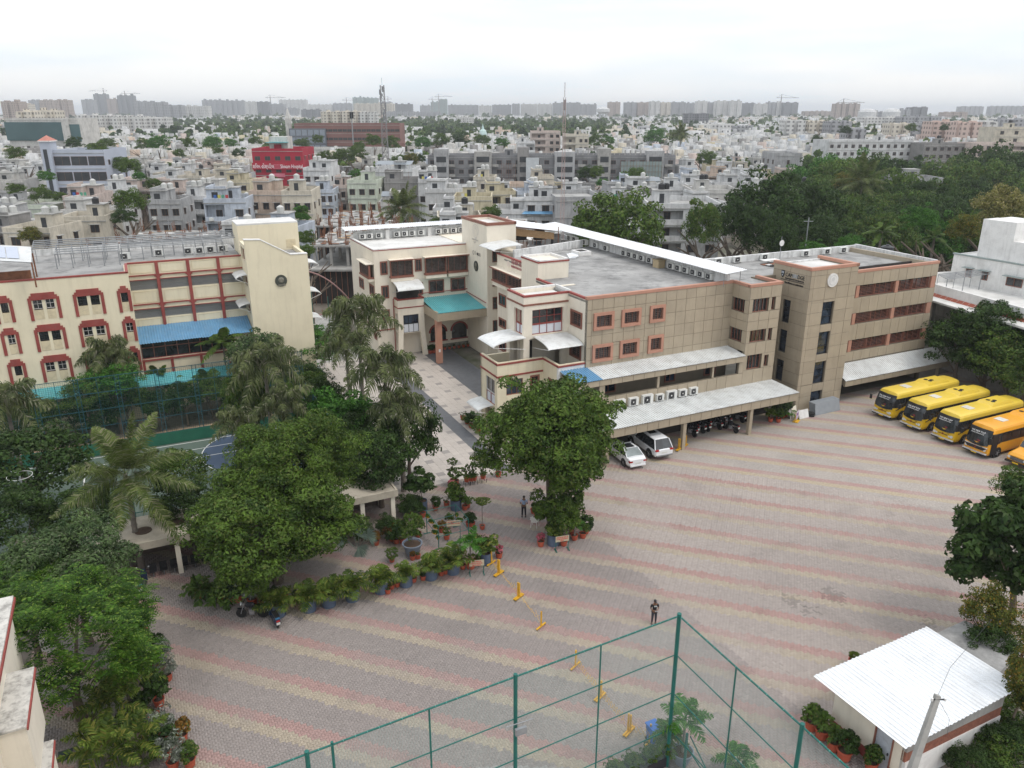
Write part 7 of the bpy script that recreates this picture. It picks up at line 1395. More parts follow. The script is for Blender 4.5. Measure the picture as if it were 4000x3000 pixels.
# tower foot clutter
t=empty('stone_slab_stack','stack of grey stone slabs leaning on edge against the sign tower','slab stack',W(59.3,51.4),TH)
for k in range(6): q=MB(); q.poly([(-1.6,-.5+k*.14,0),(1.7,-.5+k*.14,0),(1.7,-.42+k*.14,0),(-1.6,-.42+k*.14,0),(-1.6,-.3+k*.14,1.15),(1.6,-.3+k*.14,1.2),(1.6,-.22+k*.14,1.2),(-1.6,-.22+k*.14,1.15)],mat('grey_slab',(.27,.29,.31),.6,.08,2),[(0,1,5,4),(4,5,6,7),(1,2,6,5),(3,0,4,7),(2,3,7,6)]); q.build('slab',t)
t=empty('tyre_stack','two old tyres stacked beside the stone slabs','tyres',W(57.2,51.0),0)
for k in range(2): q=MB(); q.lathe([(.2,0),(.34,.03),(.36,.1),(.34,.18),(.2,.2)],TYRE,(0,0,k*.2),16); q.build('tyre',t)
for i,(x,y,wd,hh,m_,lab) in enumerate(((56.2,51.2,1.2,.8,WHITE,'white board leaning at the foot of the sign tower'),(55.6,51.9,.9,1.0,CREAM,'cream board leaning on the sign tower corner'),(54.9,51.7,.7,1.0,mat('pale_board',(.5,.48,.46)),'pale stone board beside the potted plants at the tower'))):
    t=empty('leaning_board',lab,'board',W(x,y),TH+.3*i); q=MB(); q.poly([(-wd/2,-.35,0),(wd/2,-.35,0),(wd/2,-.1,hh),(-wd/2,-.1,hh),(-wd/2,-.31,0),(wd/2,-.31,0),(wd/2,-.06,hh),(-wd/2,-.06,hh)],m_,[(0,1,2,3),(5,4,7,6),(3,2,6,7),(1,5,6,2),(4,0,3,7)]); q.build('board',t)
t=empty('event_poster_stand','small tilted stand with a white and purple poster','poster stand',W(54.9,50.6),TH+.5); q=MB(); q.tube((-.4,0,0),(-.35,0,1.0),.03,YEL); q.tube((.4,0,0),(.35,0,.9),.03,YEL); q.box(-.4,.4,-.25,.25,0,.06,YEL); q.build('frame',t); q=MB(); q.box(-.4,.4,-.06,-.04,.3,1.1,mat('lilac_poster',(.55,.48,.56),.5)); pb_=q.build('poster',t); q=MB(); q.box(-.22,.22,-.07,-.06,.65,.9,mat('purple_print',(.18,.05,.2))); q.box(-.35,.35,-.07,-.06,.42,.46,mat('purple_print',(.18,.05,.2))); q.build('print',pb_)
for i,(a,b_,f,s) in enumerate(((53.6,51.6,'dark',.9),(54.4,51.9,'dark',.9),(52.6,51.6,'olive',.6),(53.2,51.2,'bush',.6),(54.9,52.0,'dpalm',1.2))): u,v=PR(W(a,b_)); potted('red potted leafy plant at the canopy end, %s towards the sign tower'%ORD[i],u,v,'red',{'olive':'lime'}.get(f,f),s,stem=.2,group='pots at the canopy end')
# lamp post, concrete pole, arch pipe
t=empty('street_lamp','rusty lamp pole with a round hoop bracket at the photo edge','lamp post',G(3930,2745),0); q=MB(); q.path([(0,0,0),(.3,.1,3.6),(.5,.1,5.4)],[.07,.05,.04],RUST,8); q.tube((.9,.3,0),(.5,.1,4.4),.03,RUST); q.build('pole',t)
q=MB(); 
for k in range(20): a,b_=2*PI*k/20,2*PI*(k+1)/20; q.tube((.2+.42*math.cos(a),.3*math.sin(a),5.1+.12*math.cos(a)),(.2+.42*math.cos(b_),.3*math.sin(b_),5.1+.12*math.cos(b_)),.02,RUST,n=4)
q.build('hoop',t); q=MB(); q.box(.4,.62,-.05,.25,5.35,5.8,mat('lamp_head_white',(.7,.72,.75),.3)); q.build('lamp_head',t)
top=Gd(3663,2715,24.3); lo_=Gd(3560,3010,23.6); k_=lo_.z/(top.z-lo_.z); base_=lo_-(top-lo_)*k_; t=empty('concrete_pole','square concrete utility pole in front of the white corrugated roof','utility pole',(base_.x,base_.y,0),0); p=t.location; q=MB(); q.path([(0,0,0),(top.x-p.x,top.y-p.y,top.z)],[.24,.13],CONC,4); q.build('pole',t)
q=MB(); c=(top.x-p.x,top.y-p.y,top.z); q.tube((c[0]-.25,c[1]-.1,c[2]-.12),(c[0]+.25,c[1]-.1,c[2]-.12),.03,BLACK); 
for d_ in (-.25,.25): q.lathe([(.05,-.06),(.05,.06)],WHITE,(c[0]+d_,c[1]-.1,c[2]-.12),8)
q.build('insulator_bracket',t); q=MB(); q.path([(c[0],c[1],c[2]-.1),(c[0]+1.6,c[1]+2,c[2]-.35),(c[0]+5,c[1]+5,c[2]-.2)],.008,BLACK,3); q.path([(c[0],c[1],c[2]-.1),(c[0]+1.0,c[1]+.5,c[2]-1.6),(c[0]+1.2,c[1]+.7,c[2]-2.6)],.008,BLACK,3); q.build('cable',t,kind='stuff')
t=empty('court_lamp','thin pole with a white lamp ring rising from the dark trees at the photo edge','lamp post',G(150,2130),0); q=MB(); h=5.2; q.tube((0,0,0),(-.2,0,h),.05,STEEL); q.build('pole',t); q=MB()
for k in range(22): a,b_=2*PI*k/22,2*PI*(k+1)/22; q.tube((-.2+.75*math.cos(a),.75*math.sin(a),h+.05),(-.2+.75*math.cos(b_),.75*math.sin(b_),h+.05),.016,WHITE,n=4)
q.build('lamp_ring',t)
t=empty('pipe_arch','rust coloured arched pipe gate between the two school blocks','arch',W(22.5,97),TH); q=MB()
pts=[(-5.5+0.0,0,6.5)]+[( -5.5+7.5*k/10,0,6.8+3.2*math.sin(PI*.5*(1-(k/10)**2)) -3.2+ 0) for k in range(0)]; pts=[(-5.0+7.4*k/12,0,9.6-5.2*(k/12)**2.2) for k in range(13)]; q.path(pts,.09,mat('rusty_rose_pipe',(.32,.19,.18),.6),8); q.tube((-6,0,3.2),(2.4,0,4.4),.1,mat('rusty_rose_pipe',(.32,.19,.18)),n=8)
for k in range(9): q.tube((-5.6+k*.95,0,3.3+k*.13),(-5.6+k*.95,0,4.0+k*.1),.04,RUST)
q.build('arch_pipe',t); q=MB(); q.tube((-5,0,0),(-5,0,9.6),.08,GREENP); q.tube((-3,0,0),(-3,0,7),.06,GREENP); q.tube((-1,0,0),(-1,0,6),.06,GREENP); q.build('post',t)
# ------------------------------------------------------------------ people
def skinned(name,parent,J,E,m,rs,sub=1):
    me=bpy.data.meshes.new(name); me.from_pydata(J,E,[]); me.materials.append(m); o=bpy.data.objects.new(name,me); link(o); o.parent=parent
    sk=o.modifiers.new('skin','SKIN'); sk.use_smooth_shade=True
    if not me.skin_vertices:
        me.attributes  # layer is made with the modifier
    for i,r in enumerate(rs):
        v=me.skin_vertices[0].data[i]; v.radius=(r if hasattr(r,'__len__') else (r,r)); v.use_root=(i==0)
    ss=o.modifiers.new('sub','SUBSURF'); ss.levels=sub; ss.render_levels=sub; return o
SKIN=mat('brown_skin',(.17,.085,.05),.6,.05,8); HAIR=mat('black_hair',(.012,.01,.01),.7)
def person(label,loc,rz,shirt,trouser,pose,shoe,cap=False,hgt=1.7):
    t=empty('person',label,'person',loc,rz); s=hgt/1.72
    # joints: faces -y
    J=[];E=[];Rr=[]
    def a(p,r,par=None):
        J.append(tuple(c*s for c in p)); Rr.append((r*s,r*s) if not hasattr(r,'__len__') else (r[0]*s,r[1]*s)); 
        if par is not None: E.append((par,len(J)-1))
        return len(J)-1
    pel=a((0,0,.95),(.14,.11)); wa=a((0,0,1.1),(.125,.095),pel); ch=a((0,0,1.3),(.15,.11),wa); nk=a((0,0,1.46),.06,ch); hd0=a((0,-.015,1.55),(.068,.075),nk); hd=a((0,-.02,1.63),(.078,.095),hd0); tp_=a((0,-.01,1.69),(.06,.07),hd)
    nose=a((0,-.115,1.6),.014,hd0)
    for sg in (1,-1):
        hp_=a((sg*.09,0,.9),.09,pel); kn=a((sg*.11,-.01,.5),.06,hp_); an=a((sg*.12,.01,.1),.04,kn); ft=a((sg*.13,-.11,.04),.035,an)
        ea=a((sg*.082,-.01,1.6),.016,hd0)
        sh=a((sg*.19,0,1.4),.06,ch); el,wr,hn=pose(sg); e_=a(el,.042,sh); w_=a(wr,.03,e_); h_=a(hn,.034,w_)
        d=(Vector(hn)-Vector(wr)).normalized()
        for k in range(4): f=Vector(hn)+d*.05+Vector(((k-1.5)*.016,-.01,0)); f1=a(tuple(f),.009,h_); a(tuple(f+d*(.03+.006*(k in(1,2)))+Vector((0,0,-.012))),.008,f1)
        th=Vector(hn)+Vector((-sg*.035,-.02,.0)); a(tuple(th),.01,h_)
    skinned('body',t,J,E,SKIN,Rr,1)
    # clothes
    J=[];E=[];Rr=[]; wa=a((0,0,.98),(.155,.12)); c1=a((0,0,1.14),(.145,.11),wa); c2=a((0,0,1.3),(.17,.125),c1); c3=a((0,0,1.42),(.1,.08),c2)
    for sg in (1,-1):
        sh=a((sg*.2,0,1.4),.075,c2); el,wr,hn=pose(sg); m_=Vector((sg*.19,0,1.4)).lerp(Vector(el),.75); a(tuple(m_),.062,sh)
    skinned('shirt',t,J,E,shirt,Rr,1)
    J=[];E=[];Rr=[]; pel=a((0,0,.96),(.15,.12))
    for sg in (1,-1): hp_=a((sg*.09,0,.86),.1,pel); kn=a((sg*.11,-.01,.5),.075,hp_); an=a((sg*.12,.01,.13),.06,kn)
    skinned('trousers',t,J,E,trouser,Rr,1)
    for sg in (1,-1): q=MB(); q.box(sg*.13*s-.045,sg*.13*s+.045,-.17*s,.07*s,0,.07,shoe); q.build('shoe',t)
    q=MB(); q.lathe([(.088*s,0),(.092*s,.04*s),(.08*s,.09*s),(.04*s,.125*s),(.005,.13*s)],BLACK if cap else HAIR,(0,.0,1.625*s),12); 
    if cap: q.box(-.06*s,.06*s,-.19*s,-.08*s,1.635*s,1.65*s,BLACK)
    q.build('cap' if cap else 'hair',t)
    for sg in (1,-1): q=MB(); q.lathe([(.012,-.004),(.012,.004)],BLACK,(sg*.032*s,-.108*s,1.63*s),6,'y'); q.build('eye',t)
    q=MB(); q.box(-.025*s,.025*s,-.112*s,-.104*s,1.565*s,1.573*s,mat('lips',(.15,.05,.04))); q.build('mouth',t); return t
hold=lambda sg:((sg*.25,.02,1.13),(sg*.12,-.2,1.1),(sg*.06,-.26,1.11)); fold=lambda sg:((sg*.27,.03,1.13),(sg*.2,-.12,1.0),(sg*.12,-.17,1.0))
t=person('person in black t shirt and cap looking down at a handheld controller',G(2553,2437),R(10),mat('black_tshirt',(.012,.012,.014),.9),mat('charcoal_trousers',(.035,.035,.045),.9),hold,mat('grey_shoes',(.12,.12,.12)),True,1.62)
q=MB(); q.box(-.09,.07,-.16,-.12,1.25,1.31,mat('pale_print',(.35,.38,.37))); q.build('shirt_print',t); q=MB(); q.box(-.08,.08,-.31,-.26,1.03,1.07,mat('controller_grey',(.3,.3,.3))); c_=q.build('x',None); c_.name='remote_controller'; c_.location=t.location; c_.rotation_euler=t.rotation_euler; c_['label']='small grey remote controller held by the person in black'; c_['category']='controller'
person('person in a pale blue shirt and dark trousers standing by the neem tree',G(2046,2019),R(175),mat('pale_blue_shirt',(.28,.36,.50),.9),mat('black_trousers',(.014,.014,.02),.9),fold,BLACK,False,1.7)
# ------------------------------------------------------------------ the town beyond
PAINTS={'white':(.58,.58,.575),'off white':(.52,.505,.475),'cream':(.55,.50,.41),'pink':(.52,.43,.385),'grey':(.36,.36,.36),'pale blue':(.46,.50,.56),'pale green':(.52,.56,.46),'yellow':(.52,.46,.32),'peach':(.52,.41,.33),'cement':(.25,.24,.23)}
PM={k:mat('house_'+k.replace(' ','_'),c,.9,.08,.15,dirt=.55,dirtcol=tuple(x*.38 for x in c),streak=.6) for k,c in PAINTS.items()}
PM0=PM['white']; WDK=mat('house_window_dark',(.035,.038,.042),.35,.3,.5); WFR=mat('window_brown',(.16,.09,.06),.7); SLB=mat('weathered_slab',(.36,.355,.34),.95,.2,.2,dirt=.6,dirtcol=(.12,.12,.115)); TKWm=mat('dusty_white_tank',(.45,.45,.43),.6,.15,.5); TKBm=MATS['black_tank_plastic']
def win_mesh(w_,h,fr=WFR,shade=True,wall=None):
    k=('w',round(w_,2),round(h,2),fr.name,shade)
    if k in UNIT: return UNIT[k]
    q=MB(); q.box(-w_/2-.07,w_/2+.07,-.05,0,-.07,0,fr); q.box(-w_/2-.07,w_/2+.07,-.05,0,h,h+.07,fr); q.box(-w_/2-.07,-w_/2,-.05,0,0,h,fr); q.box(w_/2,w_/2+.07,-.05,0,0,h,fr); q.box(-.03,.03,-.045,0,0,h,fr); q.poly([(-w_/2,-.012,0),(w_/2,-.012,0),(w_/2,-.012,h),(-w_/2,-.012,h)],WDK)
    if shade: q.box(-w_/2-.2,w_/2+.2,-.5,0,h+.12,h+.2,SLB)
    UNIT[k]=q.mesh('window'); return UNIT[k]
def house(label,w_,d,fl,loc=(0,0,0),rz=0,paint=PM0,seed=0,cat='house',name='house',fh=3.0,nx=None,balc=None,stair=True,tank='white',lod=0,group=None,shade=True,ww=None,wh=1.25,sol=False,par=.9,trim=None):
    rnd=random.Random(seed); t=empty(name,label,cat,loc,rz,group); h=fl*fh; q=MB()
    nx=nx or max(2,int(w_/3.2)); balc=rnd.random()<.55 if balc is None else balc; bx0,bx1=(-w_/2+.2,-w_/2+w_*.48) if rnd.random()<.5 else (w_*.02,w_/2-.2)
    holes=[(bx0,bx1,k*fh+.95,k*fh+fh-.35) for k in range(fl)] if balc else []
    facade(q,'b',0,.25,-w_/2,w_/2,0,h+par,holes,paint); q.box(-w_/2,-w_/2+.25,.25,d,0,h+par,paint); q.box(w_/2-.25,w_/2,.25,d,0,h+par,paint); q.box(-w_/2+.25,w_/2-.25,d-.25,d,0,h+par,paint)
    q.box(-w_/2+.25,w_/2-.25,1.6,d-.25,0,h-.3,paint)
    if balc:
        for k in range(fl): q.box(-w_/2+.25,w_/2-.25,.25,1.6,k*fh+.02,k*fh+.15,SLB)
    q.build('wall',t)
    box_obj('roof',-w_/2+.25,w_/2-.25,.25,d-.25,h-.28,h,SLB,t)
    q=MB(); tr=trim or paint; 
    for k in range(1,fl+1): q.box(-w_/2-.12,w_/2+.12,-.12-.002*k,0,k*fh-.08,k*fh+.06,tr if trim else SLB)
    q.build('ledge',t)
    ww=ww or min(1.4,w_/nx*.5); me=win_mesh(ww,wh,shade=shade)
    for k in range(fl):
        for i in range(nx):
            x=-w_/2+w_*(i+.5)/nx
            if balc and bx0-.6<x<bx1+.6: continue
            mobj('window',me,t,loc=(x,-.002,k*fh+1.0))
    if balc:
        for k in range(fl):
            o=mobj('window',win_mesh(1.1,1.9,shade=False),t,loc=((bx0+bx1)/2+.4,1.598,k*fh+.16))
    if not lod:
        ms=win_mesh(1.1,1.2,shade=True); ns=max(1,int(d/4.5))
        for k in range(fl):
            for i in range(ns):
                for sx in (1,-1): mobj('window',ms,t,loc=(sx*(w_/2+.002),d*(i+.5)/ns,k*fh+1.0),rz=sx*PI/2)
    if stair:
        sx=rnd.uniform(-w_*.25,w_*.25); q=MB(); q.box(sx-1.5,sx+1.5,d*.45,d*.45+3.2,h,h+2.5,paint); q.box(sx-1.7,sx+1.7,d*.45-.2,d*.45+3.4,h+2.5,h+2.62,SLB); q.poly([(sx-.5,d*.45-.01,h),(sx+.4,d*.45-.01,h),(sx+.4,d*.45-.01,h+2),(sx-.5,d*.45-.01,h+2)],WDK); q.build('stair_room',t); tz=h+2.62; tx=sx
    else: tz=h+.5; tx=w_*.22
    if w_<10 and not lod and name=='house' and rnd.random()<.65:
        sx=rnd.choice((-1,1)); q=MB(); ux=w_*.25*sx; q.box(ux-w_*.24,ux+w_*.24,d*.25,d*.9,h,h+2.4,paint); q.box(ux-w_*.26,ux+w_*.26,d*.22,d*.93,h+2.4,h+2.55,SLB); q.box(ux-w_*.24,ux+w_*.24,d*.25,d*.27,h+2.55,h+3.0,paint); q.box(ux-w_*.24,ux-w_*.2,d*.27,d*.9,h+2.55,h+3.0,paint)
        q.poly([(ux-.9,d*.25-.01,h+.8),(ux+.3,d*.25-.01,h+.8),(ux+.3,d*.25-.01,h+1.9),(ux-.9,d*.25-.01,h+1.9)],WDK); q.build('upper_room',t)
        q=MB(); q.tube((-ux,d*.3,h+.9),(-ux,d*.8,h+.9),.03,STEEL,n=3); q.tube((-ux-.8,d*.8,h),(-ux-.8,d*.8,h+2.2),.03,RUST,n=3); q.build('roof_pipe',t)
    if w_<10 and not lod and name=='house':
        if rnd.random()<.5: q=MB(); z=rnd.choice((2.5,5.5)); q.poly([(-w_*.45,0,z+.3),(w_*.3,0,z+.3),(w_*.3,-1.3,z),(-w_*.45,-1.3,z)],rnd.choice((SHEETW,STEEL,RUST,SHEETB,SLB))); q.build('porch_roof',t)
        if rnd.random()<.22:
            cl=[mat('cloth_%d'%i,c,.9) for i,c in enumerate(((.4,.05,.05),(.05,.12,.35),(.5,.45,.1),(.55,.55,.55),(.1,.3,.2)))]
            for i in range(rnd.choice((2,3,4))): q=MB(); x=-w_*.3+i*.75; q.poly([(x,d*.2,h+.4),(x+.55,d*.2,h+.4),(x+.55,d*.2,h+1.4),(x,d*.2,h+1.4)],rnd.choice(cl)); q.build('hung_cloth',t)
        if rnd.random()<.4:
            q=MB()
            for i in range(8): q.box(w_/2,w_/2+.9,d*.2+i*.4,d*.2+i*.4+.4,0,(i+1)*.38,paint)
            q.build('outside_stair',t)
        for i in range(rnd.choice((0,1,2))): q=MB(); x=-w_*.4+i*w_*.5; q.box(x,x+.8,-.45,-.05,fh*(fl-1)+.2,fh*(fl-1)+.8,ACW); q.build('condenser',t)
    if tank:
        q=MB(); r=.62; q.lathe([(r,0),(r,.95),(r*.5,1.15),(.2,1.25)],TKWm if tank=='white' else TKBm,(tx,d*.55,tz),10); q.build('water_tank',t)
        if rnd.random()<.5: q=MB(); q.lathe([(r,0),(r,.95),(r*.5,1.15)],TKWm if tank=='white' else TKBm,(tx+1.0 if stair else tx-1.4,d*.55+.9,tz),10); q.build('water_tank',t)
    if sol:
        q=MB(); 
        for k in range(4): q.tube((-w_*.4+k*w_*.26,d*.3,h),(-w_*.4+k*w_*.26,d*.3,h+1.8),.05,STEEL,n=4); q.tube((-w_*.4+k*w_*.26,d*.6,h),(-w_*.4+k*w_*.26,d*.6,h+2.5),.05,STEEL,n=4)
        q.poly([(-w_*.42,d*.28,h+1.8),(w_*.42,d*.28,h+1.8),(w_*.42,d*.64,h+2.55),(-w_*.42,d*.64,h+2.55)],mat('dull_solar_panel',(.16,.18,.2),.3)); q.build('solar_rack',t)
    return t
FOOT=[]
def hero(label,u0,u1,vt,D,d,fl,paint,rz=0,**k):
    a=Gd(u0,vt,D); b=Gd(u1,vt,D); c=(a+b)/2; w_=(b.x-a.x); z=c.z; fh=k.pop('fh',None) or max(2.7,(z-.9)/fl); fl=max(1,round((z-.9)/fh)); fh=(z-.9)/fl
    FOOT.append((c.x,D+d/2,w_/2+2,d/2+2)); return house(label,w_,d,fl,(c.x,D,0),R(rz),paint,fh=fh,seed=int(u0+vt),**k)
P=PM
# landmarks
HS=mat('hospital_red',(.33,.012,.032),.7,.08,.3,dirt=.15,dirtcol=(.3,.05,.07))
t=hero('bright red four storey hospital with white lettering across its front',982,1180,580,270,16,4,HS,name='red_hospital',cat='hospital',balc=False,nx=5,stair=False,tank=None,shade=False,ww=1.7); HX=t.location.copy(); wd=(Gd(1180,580,270).x-Gd(982,580,270).x)
q=MB(); q.box(-wd/2-.2,wd/2+.2,-.5,-.2,9.7,11.8,mat('sign_red_board',(.36,.01,.03),.6)); sb=q.build('sign_board',t)
text(t,'Shivam Hospital',1.75,(wd/2-.1,-.53,10.1),(PI/2,0,0),INKW,align='RIGHT',ext=.02,sx=.66); text(t,'શિવમ હોસ્પિટલ',1.7,(-wd/2+.0,-.53,10.1),(PI/2,0,0),INKW,ext=.02,sx=.7)
q=MB(); 
for k in range(4): q.box(-1.6,1.0,-.54,-.5,9.95+k*.42,10.1+k*.42,mat('faint_red_print',(.55,.15,.2)))
q.box(-2,2,-.3,-.2,7.2,8.4,mat('faint_red_print',(.55,.15,.2))); q.box(-8,3,-.3,-.2,3.3,3.7,mat('faint_red_print',(.55,.15,.2))); q.box(2,8.5,-.3,-.2,.8,1.9,mat('faint_red_print',(.55,.15,.2))); q.build('small_print',t,kind='stuff')
q=MB(); q.box(-3.2,3,3,9,15.2,20,P['off white']); q.box(-3.4,3.2,-.5,4,18.2,18.35,SHEETT); q.box(-1.4,1,2.0,2.2,16,17.6,HS); q.build('rooftop_room',t)
t=hero('light grey modern office block with dark glass bands and a red capped stair tower',205,400,585,228,16,4,mat('blue_grey_render',(.40,.43,.50),.8,.06,.2),name='office_block',cat='office building',balc=False,nx=3,ww=4.2,wh=2.3,shade=False,stair=False,tank=None,rz=4)
q=MB(); q.box(-9.5,-6.8,-1.0,3,0,20.0,MATS['blue_grey_render']); q.box(-8.8,-7.8,-1.1,-1.0,2,18,WDK); q.box(-9.8,-6.5,-1.3,3.3,20,20.3,WHITE); q.poly([(-9.8,-1.3,20.3),(-6.5,-1.3,20.3),(-6.5,3.3,20.3),(-9.8,3.3,20.3),(-8.15,1,21.7)],mat('roof_tile_pinkish',(.42,.17,.13)),[(0,1,4),(1,2,4),(2,3,4),(3,0,4)]); q.build('stair_tower',t)
t=hero('long unfinished grey concrete apartment block of four floors with scaffolding',1670,2640,606,285,14,4,mat('bare_concrete',(.20,.20,.205),.95,.2,.1,dirt=.4,dirtcol=(.08,.08,.08),streak=.4),name='unfinished_block',cat='apartment block',balc=False,nx=26,tank=None,stair=True,shade=False,ww=1.6,lod=1)
q=MB(); 
for k in range(12): x=-44+k*7.6; q.box(x,x+2.6,-1.3,0,2.6,2.75,CONC); q.box(x,x+2.6,-1.35,-1.25,2.75,3.6,CONC); q.box(x,x+2.6,-1.3,0,6.1,6.25,CONC); q.box(x,x+2.6,-1.35,-1.25,6.25,7.1,CONC); q.box(x,x+2.6,-1.3,0,9.6,9.75,CONC); q.box(x,x+2.6,-1.35,-1.25,9.75,10.5,CONC)
q.build('balcony',t,kind='stuff')
for x,w2,hh,m_ in ((-41,5,15.6,P['grey']),(-27,6,14.8,CONC),(-12,4,16.2,P['cement']),(1,7,14.6,P['grey']),(16,4.5,15.8,CONC),(33,6,15.0,P['grey'])):
    q=MB(); q.box(x,x+w2,-2.2,3,0,hh,m_)
    for z in (1,4.4,7.8,11.2): q.box(x+.8,x+w2-.8,-2.25,-2.2,z,z+1.9,WDK)
    q.build('projecting_bay',t)
q=MB(); rnd=random.Random(4)
for k in range(26): x=-2+k*1.85; q.box(x,x+.35,2,2.35,13.2,13.9+rnd.random()*1.4,CONC)
q.build('column_stub',t,kind='stuff'); q=MB()
for k in range(9): q.tube((-17.5+k*.6,-2,0),(-17.5+k*.6,-2,11),.05,RUST,n=4)
for k in range(14): q.tube((24+k*1.1,-2.5,0),(24+k*1.1,-2.5,12),.05,RUST,n=4)
for z in range(0,12,2): q.tube((24,-2.5,z),(38.5,-2.5,z),.05,RUST,n=4)
q.poly([(24,-2.4,1),(38.5,-2.4,1),(38.5,-2.4,11.5),(24,-2.4,11.5)],mat('scaffold_net',(.22,.27,.26),.9)); q.build('scaffolding',t,kind='stuff')
q=MB(); q.box(-9,-4.5,-3,-2.8,1,12.8,mat('billboard_back',(.45,.47,.48))); q.tube((-8.8,-2.7,0),(-8.8,-2.7,12.8),.12,RUST); q.build('billboard',t)
BRK=mat('dull_red_brick',(.20,.10,.085),.9,.12,.1)
t=hero('long institute of grey framed windows on the left and red brick on the right',1148,1560,482,430,20,5,BRK,name='brick_institute',cat='institute',balc=False,nx=22,ww=2.2,shade=False,stair=False,tank=None,lod=1)
q=MB(); q.box(-30,-11,-1.6,0,0,19.5,mat('dark_grey_frame',(.13,.14,.16)));
for k in range(6):
    for j in range(5): q.box(-29.4+k*3.1,-26.9+k*3.1,-1.7,-1.6,.8+j*3.8,3.6+j*3.8,mat('grey_blue_glass',(.22,.25,.29),.3))
q.build('glazed_front',t,kind='stuff'); q=MB(); q.box(10,30,-4,-1,0,12.5,BRK); q.box(12,29,-4.1,-4,2,10,mat('dark_grey_frame',(.13,.14,.16))); q.build('brick_annexe',t); q=MB(); q.box(-32.5,-30,2,5,0,24.5,P['off white']); q.poly([(-32.5,2,24.5),(-30,2,24.5),(-30,5,24.5),(-32.5,5,24.5),(-31.2,3.5,30)],P['off white'],[(0,1,4),(1,2,4),(2,3,4),(3,0,4)]); q.build('pointed_tower',t)
t=hero('low long white shed roofed hall in front of the brick institute',1175,1510,578,395,14,1,P['off white'],name='long_hall',cat='hall',balc=False,nx=12,shade=False,stair=False,tank=None,fh=6)
GLB=mat('green_glass_front',(.05,.10,.105),.15,.2,.05)
t=hero('wide green glass office building at the far left edge',20,300,462,400,20,5,P['off white'],name='glass_office',cat='office building',balc=False,nx=2,stair=False,tank=None,lod=1,shade=False); q=MB(); q.box(-18,10,-.6,0,14.5,23,GLB); q.box(13,18,-.6,0,14,22,GLB); q.box(10,13.4,-1.2,0,0,24.5,P['off white']); q.build('glass_front',t)
